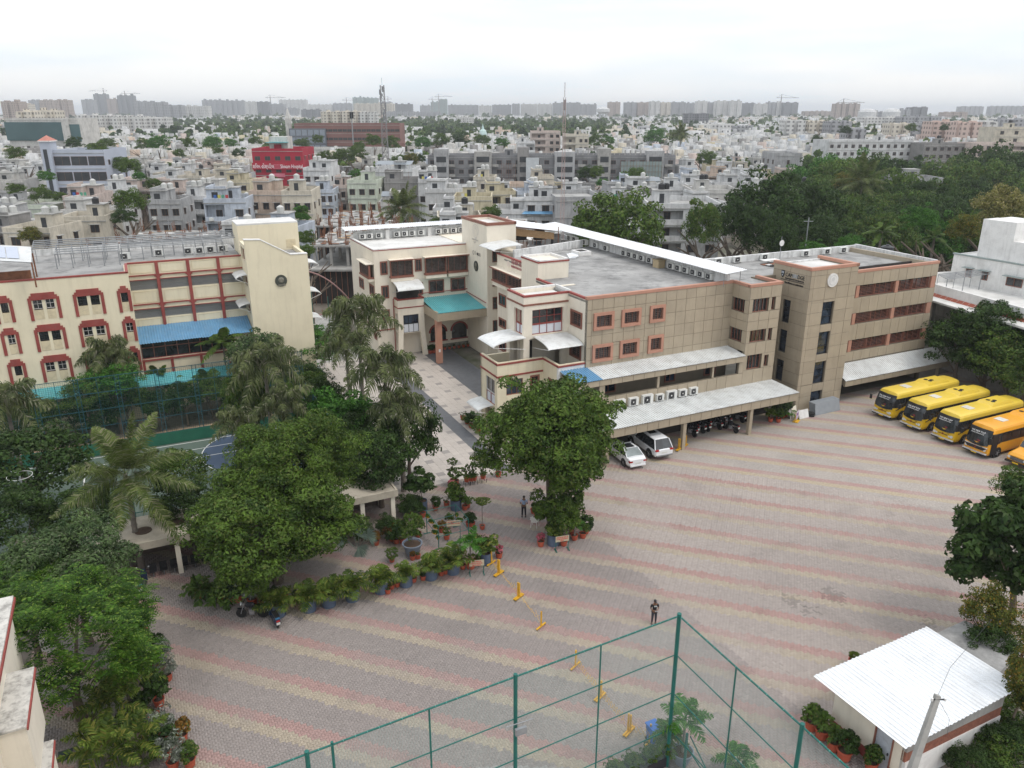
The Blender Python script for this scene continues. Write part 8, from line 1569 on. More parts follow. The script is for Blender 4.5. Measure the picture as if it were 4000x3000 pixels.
HR=[('pale green three storey house with two shuttered windows standing before the construction site',1353,1470,703,200,12,3,'pale green',dict(nx=3,balc=False)),
('white house with bright blue sloping eaves and a white tank room',2048,2160,768,172,8,3,'white',dict(nx=2,balc=False,tank='white')),
('low white wing with a long white terrace beside the blue eaved house',1935,2050,820,172,12,2,'white',dict(nx=3,balc=False,stair=False,tank=None)),
('blank grey walled house left of the round green tree',2170,2362,768,168,16,3,'grey',dict(nx=1,ww=.7,balc=False,stair=False,tank=None)),
('white four storey apartment house with narrow balconies behind the dark trees',2535,2820,795,142,14,4,'white',dict(nx=4,balc=True,tank='black')),
('grey windowless block at the edge of the wood',3032,3135,598,262,14,4,'grey',dict(nx=1,ww=.6,balc=False,stair=False,tank=None)),
('long white three storey hostel with small square windows',3235,3575,548,345,16,5,'white',dict(nx=12,balc=False,stair=True,tank='white',lod=1,ww=1.3,shade=False)),
('grey scaffolded apartment block beside the long white hostel',3612,3812,560,335,14,5,'cement',dict(nx=7,balc=False,stair=True,tank='black',lod=1)),
('pink and cream apartment tower at the right photo edge',3822,4060,560,325,16,6,'pink',dict(nx=8,balc=True,stair=False,tank=None,lod=1)),
('tall cream core behind the pink apartment tower',3890,4060,497,345,12,7,'cream',dict(nx=3,balc=False,tank='black',lod=1)),
('grey three storey house with a tall blank stair wall inside the wood',3495,3685,694,198,10,3,'grey',dict(nx=4,balc=True,tank=None)),
('broad pale green flat roofed house with a parapet at the left edge',0,200,800,168,14,2,'pale green',dict(nx=4,balc=False,stair=False,tank=None)),
('white and pink two storey house beside the broad pale green one',245,355,765,168,12,3,'pink',dict(nx=3,balc=True)),
('white house with a ladder and open roof terrace near the construction site',345,450,740,185,12,3,'white',dict(nx=3,balc=True)),
('grey cement house behind the rusty columns',575,700,780,165,10,3,'grey',dict(nx=3,balc=False,tank='white')),
('white three storey house with two dark windows behind the rusty columns',690,800,765,180,10,3,'white',dict(nx=3,balc=True)),
('pale blue house with a deep shaded balcony',795,955,775,158,10,3,'pale blue',dict(nx=3,balc=True)),
('peach three storey house next to the yellow banner house',968,1100,745,166,11,3,'peach',dict(nx=3,balc=False)),
('cream house hung with a bright yellow cloth',1098,1215,745,164,11,3,'cream',dict(nx=3,balc=False,tank='white')),
('white house with dark windows just beyond the yellow banner house',1222,1300,740,196,10,3,'pale blue',dict(nx=3,balc=False)),
('mauve grey house in front of the coconut palm',1300,1352,722,205,10,3,'pink',dict(nx=2,balc=False)),
('white house with an outside stair beside the red hospital',1182,1285,655,232,12,3,'white',dict(nx=3,balc=False)),
('big white house with a solar rack and roof room',1438,1610,660,222,14,3,'white',dict(nx=4,balc=False,sol=True)),
('grey brick walled yard house below the big white solar house',1500,1632,698,205,8,2,'cement',dict(nx=1,balc=False,stair=False,tank=None)),
('white curved parapet house right of the solar house',1632,1700,700,200,10,2,'white',dict(nx=2,balc=False)),
('low white terrace house above the cream stair tower',1660,1815,738,188,12,2,'white',dict(nx=3,balc=False,stair=False,tank='white')),
('yellow cream house with a deep cornice above the stair tower',1770,1920,768,178,10,2,'yellow',dict(nx=4,balc=False,tank='white')),
('cream house with one brown window standing in the middle of the roofs',1848,1930,690,222,9,3,'cream',dict(nx=1,balc=False)),
('mauve grey flat topped house in front of the yellow cream one',1770,1845,812,160,8,2,'grey',dict(nx=2,balc=False,stair=False,tank=None)),
('tiny white roof room house with a tilted solar heater',1690,1770,812,164,8,2,'white',dict(nx=2,balc=False,stair=False)),
('white house with a slanting solar rack left of the palm',1480,1560,788,172,9,2,'off white',dict(nx=2,balc=False,sol=True,stair=False)),
('pale blue box house with solar racks beyond the grey walled house',2395,2455,712,215,8,2,'pale blue',dict(nx=2,balc=False,stair=False,tank=None)),
('white house with a pair of solar racks beyond the round green tree',2455,2600,725,205,10,2,'white',dict(nx=3,balc=False,sol=True)),
('white house with a wide terrace left of the dark trees',2590,2705,730,195,10,2,'white',dict(nx=3,balc=False,tank='white')),
('off white house with black tank beside the dark trees',2700,2890,740,185,12,3,'off white',dict(nx=3,balc=False,tank='black')),
('peach house with a stained roof left of the lattice mast',1990,2135,718,232,9,2,'peach',dict(nx=3,balc=False,stair=False)),
('cream house with shuttered windows under the lattice mast',2080,2165,688,250,9,2,'cream',dict(nx=3,balc=False)),
('pink flat block with several small roofs behind the unfinished block',2075,2190,512,390,14,6,'pink',dict(nx=5,balc=True,lod=1)),
('cream and grey flats with green shades behind the unfinished block',2200,2300,525,370,14,5,'cream',dict(nx=5,balc=True,lod=1)),
('white low flats left behind the unfinished block',2020,2090,553,360,12,4,'white',dict(nx=4,balc=True,lod=1))]
for lab,u0,u1,vt,D,d,fl,pk,kw in HR:
    kw=dict(kw); t=hero(lab,u0,u1,vt,D,d,fl,P[pk],rz=kw.pop('rz',((u0*7)%11)-4),name='apartment_block' if 'apartment' in lab or 'flats' in lab else 'house',**kw)
    if 'blue sloping' in lab:
        q=MB(); w_=3.4; z=7.6
        for z0 in (z,): q.poly([(-3.6,-.9,z0-.5),(3.6,-.9,z0-.5),(3.1,0,z0),(-3.1,0,z0)],SHEETB)
        q.build('blue_eave',t)
    if 'yellow cloth' in lab: q=MB(); q.poly([(-3.2,-.25,3.4),(2.4,-.25,3.2),(2.5,-.25,6.2),(-3.2,-.25,6.4)],mat('yellow_cloth',(.60,.55,.05),.8,.1,2)); q.build('yellow_cloth',t)
LMK=[('the red hospital',HX),('the unfinished block',Gd(2155,700,285)),('the office block',Gd(300,700,228)),('the blue eaved house',Gd(2100,800,172)),('the pale green house',Gd(1411,800,200)),('the white hostel',Gd(3400,600,345)),('the yellow banner house',Gd(1155,800,164)),('the solar house',Gd(1520,700,222))]
# construction sites
def rebar_site(label,x0,x1,y0,y1,lv,seed,posts):
    rnd=random.Random(seed); t=empty('construction_site',label,'construction site',((x0+x1)/2,y0,0)); w_=(x1-x0); d=y1-y0; FOOT.append(((x0+x1)/2,(y0+y1)/2,w_/2+1,d/2+1))
    for k,z in enumerate(lv): q=MB(); q.box(-w_/2,w_/2,2*k,d,z-.3,z,CONC); q.build('floor_slab',t)
    q=MB()
    for i in range(posts[0]):
        for j in range(posts[1]):
            x=-w_/2+.6+(w_-1.2)*i/(posts[0]-1); y=2*len(lv)-2+.6+(d-2*len(lv))*j/max(1,posts[1]-1); q.box(x-.2,x+.2,y-.2,y+.2,0,lv[-1],CONC)
    q.build('concrete_column',t,kind='stuff'); q=MB()
    for i in range(posts[0]):
        for j in range(posts[1]):
            x=-w_/2+.6+(w_-1.2)*i/(posts[0]-1); y=2*len(lv)-1.4+(d-2*len(lv))*j/max(1,posts[1]-1)
            for k in range(7): a=2*PI*k/7; hh=rnd.uniform(.7,2.2); q.tube((x+.22*math.cos(a),y+.22*math.sin(a),lv[-1]),(x+.26*math.cos(a)+rnd.uniform(-.2,.2),y+.3*math.sin(a),lv[-1]+hh),.05,RUST,n=3)
    q.build('rusty_rebar',t,kind='stuff'); q=MB()
    for k in range(130): x=rnd.uniform(-w_/2,w_/2-1); y=rnd.uniform(2*len(lv)-2,d-1); z=lv[-1]+rnd.uniform(.02,.3); a=rnd.uniform(.3,1.6); q.box(x,x+a,y,y+rnd.uniform(.2,.9),z,z+.05,rnd.choice((CANE,CONC,WHITE,RUST,SLB)))
    q.build('shuttering_planks',t,kind='stuff'); q=MB()
    for k in range(int(w_*1.2)): x=-w_/2+k/1.2; q.tube((x,.3,0),(x,.3,lv[0]-.3),.05,RUST,n=3)
    q.poly([(-w_/2,1.2,0),(w_/2,1.2,0),(w_/2,1.2,lv[0]-.3),(-w_/2,1.2,lv[0]-.3)],DARK); q.build('props',t,kind='stuff'); return t
a=Gd(400,900,135); b=Gd(830,900,135); rebar_site('rubble strewn construction slab with clusters of rusty column bars behind the steel racks',a.x,b.x,128,150,[6.6],1,(7,3))
a=Gd(1195,900,118); b=Gd(1400,900,118); rebar_site('multi level concrete frame under construction with rusty bars between the two school blocks',a.x,b.x+6,117,140,[5.5,8.8],2,(6,4))
a=Gd(1215,850,140); b=Gd(1545,850,140); rebar_site('wide concrete slab with planks and rusty bars below the pale green house',a.x,b.x,142,164,[8.6],3,(8,3))
t=empty('tin_shack','patchwork tin shack with a blue tarpaulin roof',"shack",Gd(312,930,122)); t.location.z=0; q=MB(); q.box(-4.5,4.5,0,5,0,3.2,RUST); q.build('wall',t); q=MB(); 
for k in range(9): q.box(-5+k*1.1,-3.95+k*1.1,-.6,2.2,3.3+(k%2)*.05,3.38+(k%2)*.05,(STEEL,RUST,SLB)[k%3])
q.build('tin_sheet',t,kind='stuff'); q=MB(); q.box(-4.8,4.6,2.2,5.2,3.45,3.6,mat('blue_tarp',(.04,.16,.5),.5,.2,2)); q.build('tarpaulin',t)
FOOT.append((t.location.x,t.location.y+2,7,5))
# streets of houses
tree_foot=[]
protos=[]; NP=18; rp=random.Random(77)
for i in range(NP):
    w_=rp.uniform(5.2,8.6); d=rp.uniform(7,9.5); fl=rp.choice((1,2,2,3,3,3)); feat=rp.choice(('tank','tank','rack','plain')); st=rp.random()<.55
    tk='white' if feat!='plain' and rp.random()<.75 else ('black' if feat!='plain' else None)
    protos.append(dict(w=w_,d=d,fl=fl,feat=feat,st=st,tk=tk,seed=i,obj=None))
def feat_txt(p): 
    return 'solar rack' if p['feat']=='rack' else p['tk']+' roof tank' if p['tk'] else 'stair room' if p['st'] else 'bare roof'
def blocked(x,y,hw,hd):
    for fx,fy,fw,fd in FOOT:
        if abs(x-fx)<fw+hw and abs(y-fy)<fd+hd: return True
    u,v=PR((x,y,5))
    if u>3120-(0 if v>760 else 0) and v>655: return True
    if y<170 and u>2330 and v>780: return True
    if y<135 and -62<x<-18: return False
    return False
VIEWS=[(975,1190,722,268),(190,405,728,226),(1670,2640,692,283),(1140,1570,562,428),(1345,1515,815,198),(3225,3580,596,343),(1930,2160,850,170),(2160,2370,860,166)]
def fit(x,y,p):
    for q in [p]+sorted(protos,key=lambda q:-q['fl']):
        ok=True
        for u0,u1,vb,D in VIEWS:
            if y<D:
                u,v=PR((x,y,q['fl']*3+(3.6 if q['st'] or q['tk'] else .8)))
                if u0-50<u<u1+50 and v<vb: ok=False; break
        if ok: return q
    return None
lots=[]; y=121.; row=0; rl=random.Random(5)
while y<640:
    x=-.69*y-8
    while x<.69*y+8:
        p=rl.choice(protos); sc=1.0+max(0,(y-330)/500)
        xx=x+p['w']*sc/2; yy=y+rl.uniform(-1.5,1.5)
        p=fit(xx,yy,p)
        if p is None: x+=6; continue
        if not blocked(xx,yy+5,p['w']/2*.75,p['d']/2*.7) and rl.random()<(.95 if y<330 else .88): lots.append([yy,xx,p,rl.choice(['white']*10+['off white']*6+['cream']*3+['pink','pink','grey','grey','grey','grey','pale blue','yellow','peach','cement','cement','cement']),rl.uniform(-9,13)])
        else: tree_foot.append((xx,yy+5))
        x+=p['w']*sc+(rl.choice((.2,.3,.5,.8,3.2)) if row%3 else rl.choice((.3,.8,4)))
    row+=1; y+=9.8 if row%2 else 14
lots.sort(key=lambda l:l[0]); vis=[]
for l in lots:
    u,v=PR((l[1],l[0],6)); 
    if -80<u<4080: vis.append(l)
NEARH=[l for l in vis[:262]]; FARH=[l for l in vis[262:]]
cntk={}
rank=sorted(range(len(NEARH)),key=lambda i:min((Vector((NEARH[i][1],NEARH[i][0],0))-Vector((L[1].x,L[1].y,0))).length for L in LMK))
labs={}
for i in rank:
    yy,xx,p,pk,rz=NEARH[i]; L=min(LMK,key=lambda L:(Vector((xx,yy,0))-Vector((L[1].x,L[1].y,0))).length)
    side='behind' if yy>L[1].y+12 else 'before' if yy<L[1].y-12 else 'beside'
    k=(pk,p['fl'],feat_txt(p),L[0],side); cntk[k]=cntk.get(k,0)+1
    n={1:'one',2:'two',3:'three'}[p['fl']]; o=ordn(cntk[k]-1)
    labs[i]='%s %s storey house with %s, %s %s %s'%(pk,n,feat_txt(p),o,side,L[0])
for i,(yy,xx,p,pk,rz) in enumerate(NEARH):
    if p['obj'] is None:
        o=house(labs[i],p['w'],p['d'],p['fl'],(xx,yy,0),R(rz),PM0,seed=p['seed'],stair=p['st'],tank=p['tk'],sol=p['feat']=='rack',lod=0,group='houses of the town'); p['obj']=o; KIDS[o.name]=[(c,list(c.children)) for c in o.children]
        first=o
        for c in o.children:
            for sl in c.material_slots:
                if sl.material==PM0: sl.link='OBJECT'; sl.material=PM[pk]
    else:
        src=p['obj']; r=src.copy(); link(r); r.location=(xx,yy,0); r.rotation_euler=(0,0,R(rz)); r['label']=labs[i]
        far=yy>215
        for ch,gs in KIDS[src.name]:
            if far and ch.name.startswith('window') and abs(ch.rotation_euler[2])>.1: continue
            c=ch.copy(); link(c); c.parent=r
            for si,sl in enumerate(c.material_slots):
                if ch.data.materials[si]==PM0: sl.link='OBJECT'; sl.material=PM[pk]
# houses further off than can be picked out singly
def box_arr(L):
    """L: list of (cx,cy,hw,hd,z0,z1,rz,mi)"""
    A=np.array([l[:7] for l in L]); n=len(A); c,s=np.cos(A[:,6]),np.sin(A[:,6]); V=np.zeros((n,8,3)); k=0
    for zi in (4,5):
        for sx,sy in ((-1,-1),(1,-1),(1,1),(-1,1)):
            X=A[:,2]*sx; Y=A[:,3]*sy; V[:,k,0]=A[:,0]+X*c-Y*s; V[:,k,1]=A[:,1]+X*s+Y*c; V[:,k,2]=A[:,zi]; k+=1
    Fq=np.array([[4,5,6,7],[0,1,5,4],[1,2,6,5],[2,3,7,6],[3,0,4,7]]); Fc=(Fq[None]+(np.arange(n)*8)[:,None,None]).reshape(-1,4); return V.reshape(-1,3),Fc,np.repeat(np.array([l[7] for l in L]),5)
fm=[PM[k] for k in PAINTS]+[WDK,SLB,TKWm]; keys=list(PAINTS); L=[]
def farhouse(x,y,w_,d,fl,pk,rz,rnd):
    h=fl*3.1; mi=keys.index(pk); L.append((x,y,w_/2,d/2,0,h+.8,rz,mi)); c,s=math.cos(rz),math.sin(rz); lx=lambda a,b:(x+a*c-b*s,y+a*s+b*c)
    L.append((x,y,w_/2-.3,d/2-.3,h+.8,h+.83,rz,11))
    if rnd.random()<.75: q=lx(rnd.uniform(-w_*.3,w_*.3),rnd.uniform(-d*.2,d*.3)); L.append((*q,1.7,1.8,h,h+3.2,rz,mi))
    if rnd.random()<.7: q=lx(rnd.uniform(-w_*.4,w_*.4),rnd.uniform(-d*.3,d*.3)); L.append((*q,.6,.6,h+1,h+2.3+rnd.random()*2,rz,12))
    nx=max(2,int(w_/3.5))
    for k in range(fl):
        for i in range(nx):
            if rnd.random()<.8: a=-w_/2+w_*(i+.5)/nx; q=lx(a,-d/2-.03); L.append((*q,rnd.choice((.5,.6,1.2)),.05,k*3.1+1,k*3.1+2.4,rz,10))
    if rnd.random()<.5: q=lx(0,-d/2-.4); L.append((*q,w_*.3,.45,3.0,3.2,rz,11))
for l in FARH: farhouse(l[1],l[0]+5,l[2]['w']*(1+max(0,(l[0]-330)/500)),l[2]['d'],l[2]['fl'],l[3],R(l[4]),rl)
y=650.; 
green=[]
while y<2700:
    st=11*(y/500)**.75; x=-.68*y
    while x<.68*y:
        u=x/y; pb=.75
        belt=(-.42<u<.12 and 470<y<1500) 
        if belt: pb=.13
        if y>1600: pb*=.7
        if rl.random()<pb: 
            pk=rl.choice(['white']*9+['off white']*4+['cream']*3+['pink','peach','grey','cement']); farhouse(x,y+rl.uniform(-4,4),st*rl.uniform(.6,1.0),12,rl.choice((1,2,2,3,3,4) if y<1500 else (2,3,4,5)),pk,R(rl.uniform(-10,14)),rl)
        if rl.random()<(.8 if belt else .3): green.append((x+rl.uniform(-4,4),y+rl.uniform(-6,6),rl.uniform(3.5,6.5)*(1+y/2600)))
        x+=st
    y+=9*(y/400)**.95
V,Fc,mi=box_arr(L); mobj('houses',npmesh('houses',V,Fc,None,mi,fm),kind='stuff')
# trees in the streets
for x,y in tree_foot:
    u,v=PR((x,y,5))
    if not(-100<u<4100) : continue
    if y>330: 
        green.append((x,y,4.5)); continue
lowc=crown_mesh('crown',61,'mid',R=(1,1,.8),nc=20,per=7,leaf=(.5,.4),cr=.33,low=-.4); lv=np.zeros(len(lowc.vertices)*3,np.float32); lowc.vertices.foreach_get('co',lv); lv=lv.reshape(-1,3)
for y in range(300,640,14):
    for x in np.arange(-.68*y,.68*y,11):
        u=x/y; pb=.2+(.6 if (-.42<u<.12 and y>430) else 0)+(.15 if -.62<u<-.3 else 0)
        if rl.random()<pb and not any(abs(x-f[0])<f[2] and y>f[1]-f[3]-12 and y<f[1]+f[3] for f in FOOT): green.append((x+rl.uniform(-4,4),y+rl.uniform(-5,5),rl.uniform(3.5,6.5)))
green=[g_ for g_ in green if -150<PR((g_[0],g_[1],5))[0]<4150]
gm_=['mid_leaf','dark_leaf','neem_leaf']; 
VV=[];MI=[]
for x,y,r in green:
    a=rl.uniform(0,6.3); c,s=math.cos(a),math.sin(a); q=lv*np.array([r,r,r*rl.uniform(.9,1.2)]); q=np.stack([q[:,0]*c-q[:,1]*s+x,q[:,0]*s+q[:,1]*c+y,q[:,2]+r*.95],1); VV.append(q); MI.append(np.full(len(lv)//4,rl.choice((0,0,1,2)),np.int32))
VV=np.concatenate(VV); mobj('distant_trees',npmesh('distant_trees',VV,np.arange(len(VV)).reshape(-1,4),None,np.concatenate(MI),[LM['mid'],LM['dark'],LM['neem']]),kind='stuff')
# individual town trees
TT=[(375,590,240,55,'md1'),(290,560,330,40,'dk1'),(60,600,240,45,'md1'),(505,655,225,55,'nm1'),(470,640,235,45,'md2'),(545,690,200,30,'br1'),(180,690,205,35,'br1'),(160,760,176,60,'md1'),(235,770,170,35,'md1'),(60,740,178,40,'md1'),(510,790,150,75,'nm1'),(480,850,140,55,'dk1'),(600,720,200,40,'md1'),(40,905,140,60,'md1'),(120,920,128,50,'ol1'),(930,600,300,30,'dk1'),(620,560,330,50,'br1'),(560,565,340,40,'md1'),(420,560,350,35,'md2'),(740,560,330,35,'md1'),(830,560,360,45,'br1'),(1270,610,290,35,'md1'),(1330,610,290,45,'nm1'),(1390,600,290,50,'md2'),(1400,570,330,30,'md1'),(1460,550,350,40,'md1'),(1530,560,350,45,'md1'),(1600,625,262,40,'ol1'),(1560,630,262,40,'md2'),(1640,620,266,30,'dk1'),(1390,680,235,30,'br1'),(1185,850,140,30,'br1'),(1180,840,150,40,'md1'),(1190,930,112,50,'md1'),(1195,980,100,45,'md2'),(1920,830,160,45,'md1'),(1710,870,140,40,'md1'),(2290,680,240,45,'dk1'),(2330,675,238,40,'nm1'),(2350,715,215,30,'br1'),(2480,690,255,55,'nm1'),(2440,700,250,35,'br1'),(2500,730,210,28,'br1'),(2575,760,180,25,'br1'),(2760,625,300,50,'nm1'),(2830,635,290,35,'md1'),(2905,640,300,32,'md1'),(2940,690,230,50,'dk2'),(2560,535,460,50,'br1'),(2640,535,470,40,'md1'),(2500,575,400,20,'dk1'),(1070,700,215,20,'md1'),(1175,820,150,30,'br1'),(3190,545,400,28,'dk1'),(3300,510,480,30,'dk1'),(3560,500,480,28,'md1'),(3690,500,470,25,'dk1'),(700,600,300,28,'md1'),(850,590,290,25,'md1'),(900,560,380,30,'br1'),(1180,560,400,35,'md1'),(1240,545,420,30,'md2'),(1000,550,400,30,'md1'),(1650,560,420,40,'br1'),(1720,550,430,45,'md1'),(1800,545,440,45,'dk1'),(1880,550,430,40,'md1'),(1960,560,420,35,'br1'),(2330,545,440,35,'md1'),(2380,550,430,30,'br1')]
cw={'md1':'mid green','md2':'mid green','dk1':'dark','dk2':'dark','nm1':'olive green','br1':'light green','ol1':'yellow tinted'}; cc={}
for u,v,D,ru,k in TT:
    p=Gd(u,v,D); Lk=min(LMK,key=lambda L:(Vector((p.x,p.y,0))-Vector((L[1].x,L[1].y,0))).length); kk=(cw[k],Lk[0]); cc[kk]=cc.get(kk,0)+1
    gtree(u,v,D,ru*.9,k,'%s town tree, number %s of that colour near %s'%(cw[k],('one','two','three','four','five','six','seven','eight','nine','ten','eleven','twelve','thirteen','fourteen','fifteen')[min(14,cc[kk]-1)],Lk[0]),'town_tree','trees among the houses')
# ---- apartment slabs and towers on the horizon
def facmat(name,col,cw_=3.6,ch=3.1,dk=.45):
    m,nt,p,o=newmat(name); tc=N(nt,'ShaderNodeTexCoord'); sx=N(nt,'ShaderNodeSeparateXYZ'); nt.links.new(tc.outputs['Object'],sx.inputs[0])
    def M(op,a,b=None):
        q=N(nt,'ShaderNodeMath',operation=op)
        for i,s in enumerate((a,b)):
            if s is None: continue
            if hasattr(s,'is_linked'): nt.links.new(s,q.inputs[i])
            else: q.inputs[i].default_value=s
        return q.outputs[0]
    fx=M('FRACT',M('DIVIDE',M('ADD',sx.outputs[0],sx.outputs[1]),cw_)); fz=M('FRACT',M('DIVIDE',sx.outputs[2],ch))
    w1=M('MULTIPLY',M('GREATER_THAN',fx,.3),M('LESS_THAN',fx,.78)); w2=M('MULTIPLY',M('GREATER_THAN',fz,.3),M('LESS_THAN',fz,.8)); w_=M('MULTIPLY',M('MULTIPLY',w1,w2),dk+.4)
    gz=N(nt,'ShaderNodeNewGeometry'); s2=N(nt,'ShaderNodeSeparateXYZ'); nt.links.new(gz.outputs['Normal'],s2.inputs[0]); w_=M('MULTIPLY',w_,M('LESS_THAN',s2.outputs[2],.5))
    nt.links.new(mix(nt,w_,col,tuple(c*.22 for c in col)),p.inputs['Base Color']); p.inputs['Roughness'].default_value=.8; return m
FM={'grey':facmat('tower_grey',(.30,.30,.31)),'pale':facmat('tower_pale',(.55,.54,.52)),'cream':facmat('tower_cream',(.55,.50,.42)),'dark':facmat('tower_dark',(.17,.17,.18)),'brown':facmat('tower_brown',(.36,.29,.25)),'green':facmat('tower_green',(.24,.30,.28))}
def tower(label,u0,u1,vt,D,k,cat='tower block',group='tower blocks along the horizon',name='tower_block',dep=22):
    a=Gd(u0,vt,D); b=Gd(u1,vt,D); w_=b.x-a.x; h=a.z; t=empty(name,label,cat,((a.x+b.x)/2,D,0),0,group); m=FM[k]; q=MB(); rnd=random.Random(int(u0+vt)); n=max(2,int(w_/14)); 
    q.box(-w_/2,w_/2,0,dep,0,h*.965,m)
    for i in range(n): x=-w_/2+w_*(i+.15+rnd.uniform(-.05,.05))/n; q.box(x,x+w_/n*.62,-rnd.uniform(2,4),.0,0,h*rnd.uniform(.93,.965),m)
    q.build('wall',t)
    for i in range(n): q=MB(); x=-w_/2+w_*(i+rnd.uniform(.2,.6))/n; q.box(x,x+w_/n*.3,3,dep*.6,h*.965,h*rnd.choice((1.0,1.0,1.03,.99)),m); q.build('roof_room',t)
    return t
TW_=[(0,70,392,1300,'brown'),(72,108,403,1500,'cream'),(108,150,388,2200,'grey'),(150,205,388,1900,'brown'),(212,262,387,1800,'brown'),(315,362,386,2500,'grey'),(362,412,364,2700,'dark'),(414,455,384,2600,'brown'),(455,517,369,2600,'dark'),(517,572,393,1900,'grey'),(572,640,396,1800,'grey'),(642,706,408,1700,'grey'),(708,810,411,1750,'pale'),(787,868,388,2600,'grey'),(870,950,390,2600,'grey'),(955,1000,394,2400,'pale'),(1002,1050,395,2300,'dark'),(1052,1108,404,2400,'grey'),(1088,1196,387,3100,'pale'),(1112,1160,420,2300,'grey'),(1200,1298,406,2900,'pale'),(1175,1248,426,1950,'dark'),(1300,1372,401,2900,'grey'),(1376,1411,377,2800,'green'),(1413,1440,378,2850,'green'),(1442,1476,380,2800,'green'),(1380,1538,402,2200,'cream'),(1535,1610,404,2400,'dark'),(1480,1530,396,2600,'grey'),(1505,1620,434,2000,'grey'),(1622,1720,436,2050,'grey'),(1640,1680,410,2800,'grey'),(1682,1712,396,2950,'green'),(1714,1746,386,2950,'green'),(1750,1868,408,2650,'grey'),(1870,1920,410,2550,'pale'),(1922,1998,407,2500,'grey'),(2000,2031,403,2450,'grey'),(2034,2098,404,2500,'pale'),(2100,2158,404,2450,'pale'),(2160,2212,399,2400,'grey'),(2215,2268,398,2400,'grey'),(2270,2331,405,2350,'grey'),(2376,2424,396,2150,'brown'),(2440,2488,397,2200,'grey'),(2490,2538,397,2200,'brown'),(2540,2580,393,2150,'pale'),(2582,2622,397,2200,'cream'),(2624,2680,396,2250,'grey'),(2682,2722,400,2350,'grey'),(2722,2765,392,2200,'pale'),(2767,2796,397,2250,'grey'),(2797,2850,391,2200,'pale'),(2852,2900,391,2180,'pale'),(2902,2952,400,2400,'dark'),(2954,3000,403,2250,'pale'),(3000,3032,397,2300,'grey'),(3034,3060,397,2300,'pale'),(3062,3120,398,2280,'dark'),(3265,3310,402,1900,'brown'),(3312,3362,402,1900,'brown'),(3142,3262,433,2300,'brown'),(3372,3430,428,1500,'pale'),(3432,3512,434,1700,'grey'),(3514,3560,425,1600,'grey'),(3560,3626,416,1650,'dark'),(3690,3782,436,1600,'brown'),(3752,3845,414,2600,'grey'),(3872,4010,413,2600,'grey')]
ck={}
for u0,u1,vt,D,k in TW_:
    ck[k]=ck.get(k,0)+1; wdt='wide' if u1-u0>80 else 'slender' if u1-u0<42 else 'mid width'; cn={'grey':'grey','pale':'pale','cream':'cream','dark':'dark grey','brown':'brownish','green':'green grey'}[k]
    tower('%s %s horizon tower, %s of that colour from the left'%(wdt,cn,ordn(ck[k]-1)),u0,u1,vt,D,k)
SL=[(295,385,446,760,'pale'),(388,470,448,770,'pale'),(472,560,450,780,'pale'),(562,650,455,790,'pale'),(1252,1330,432,900,'cream'),(1332,1400,430,900,'cream'),(1402,1470,434,900,'pale'),(2675,2770,440,1100,'dark'),(2720,2870,482,800,'pale'),(2875,2970,490,760,'grey'),(3068,3150,466,640,'pale'),(3152,3240,468,640,'cream'),(3242,3330,470,620,'grey'),(3370,3520,455,900,'pale'),(3522,3680,452,880,'grey'),(3480,3560,478,600,'cream'),(3562,3640,476,620,'grey'),(3645,3740,470,560,'pink'),(3742,3840,472,540,'pink'),(3842,3900,470,560,'pale'),(3902,4010,462,700,'grey'),(3320,3385,498,480,'grey'),(130,210,425,620,'cream'),(60,130,430,600,'cream'),(1780,1850,455,1200,'pale')]
FM['pink']=facmat('flats_pink',(.50,.38,.33)); ck={}
for u0,u1,vt,D,k in SL: ck[k]=ck.get(k,0)+1; tower('%s middle rise flats with rows of small windows, %s such block from the left'%(k,ordn(ck[k]-1)),u0,u1,vt,D,k,'flats','middle rise flats before the horizon','flats_block',14)
t=empty('water_reservoir','white domed water reservoir on legs between tower blocks','water tower',Gd(2356,440,1900)); t.location.z=0; q=MB(); q.lathe([(9,22),(15,27),(15,33),(6,37),(.5,38)],P['white'],n=20); q.build('bowl',t); q=MB(); 
for k in range(8): a=2*PI*k/8; q.tube((9*math.cos(a),9*math.sin(a),0),(9*math.cos(a),9*math.sin(a),23),.9,P['white'])
q.build('legs',t)
for u,v,D,lab in ((3390,425,1400,'pale round domed roof on the right horizon'),(3485,424,1400,'second pale domed roof on the right horizon')): p=Gd(u,v,D); t=empty('domed_building',lab,'domed building',(p.x,D,0)); q=MB(); q.lathe([(14,0),(14,p.z-5),(11,p.z-1.5),(5,p.z),(.5,p.z+.4)],P['white'],n=20); q.build('wall',t)
t=empty('temple','small pale temple dome rising from the green belt','temple',Gd(1886,500,640)); t.location.z=0; q=MB(); z=t.location.z; q.box(-3,3,-3,3,0,9,P['white']); q.lathe([(2.8,9),(3.3,11),(2.6,13.5),(1,15),(.5,17),(.1,19)],mat('pale_teal_dome',(.42,.54,.52)),n=16); q.build('dome',t)
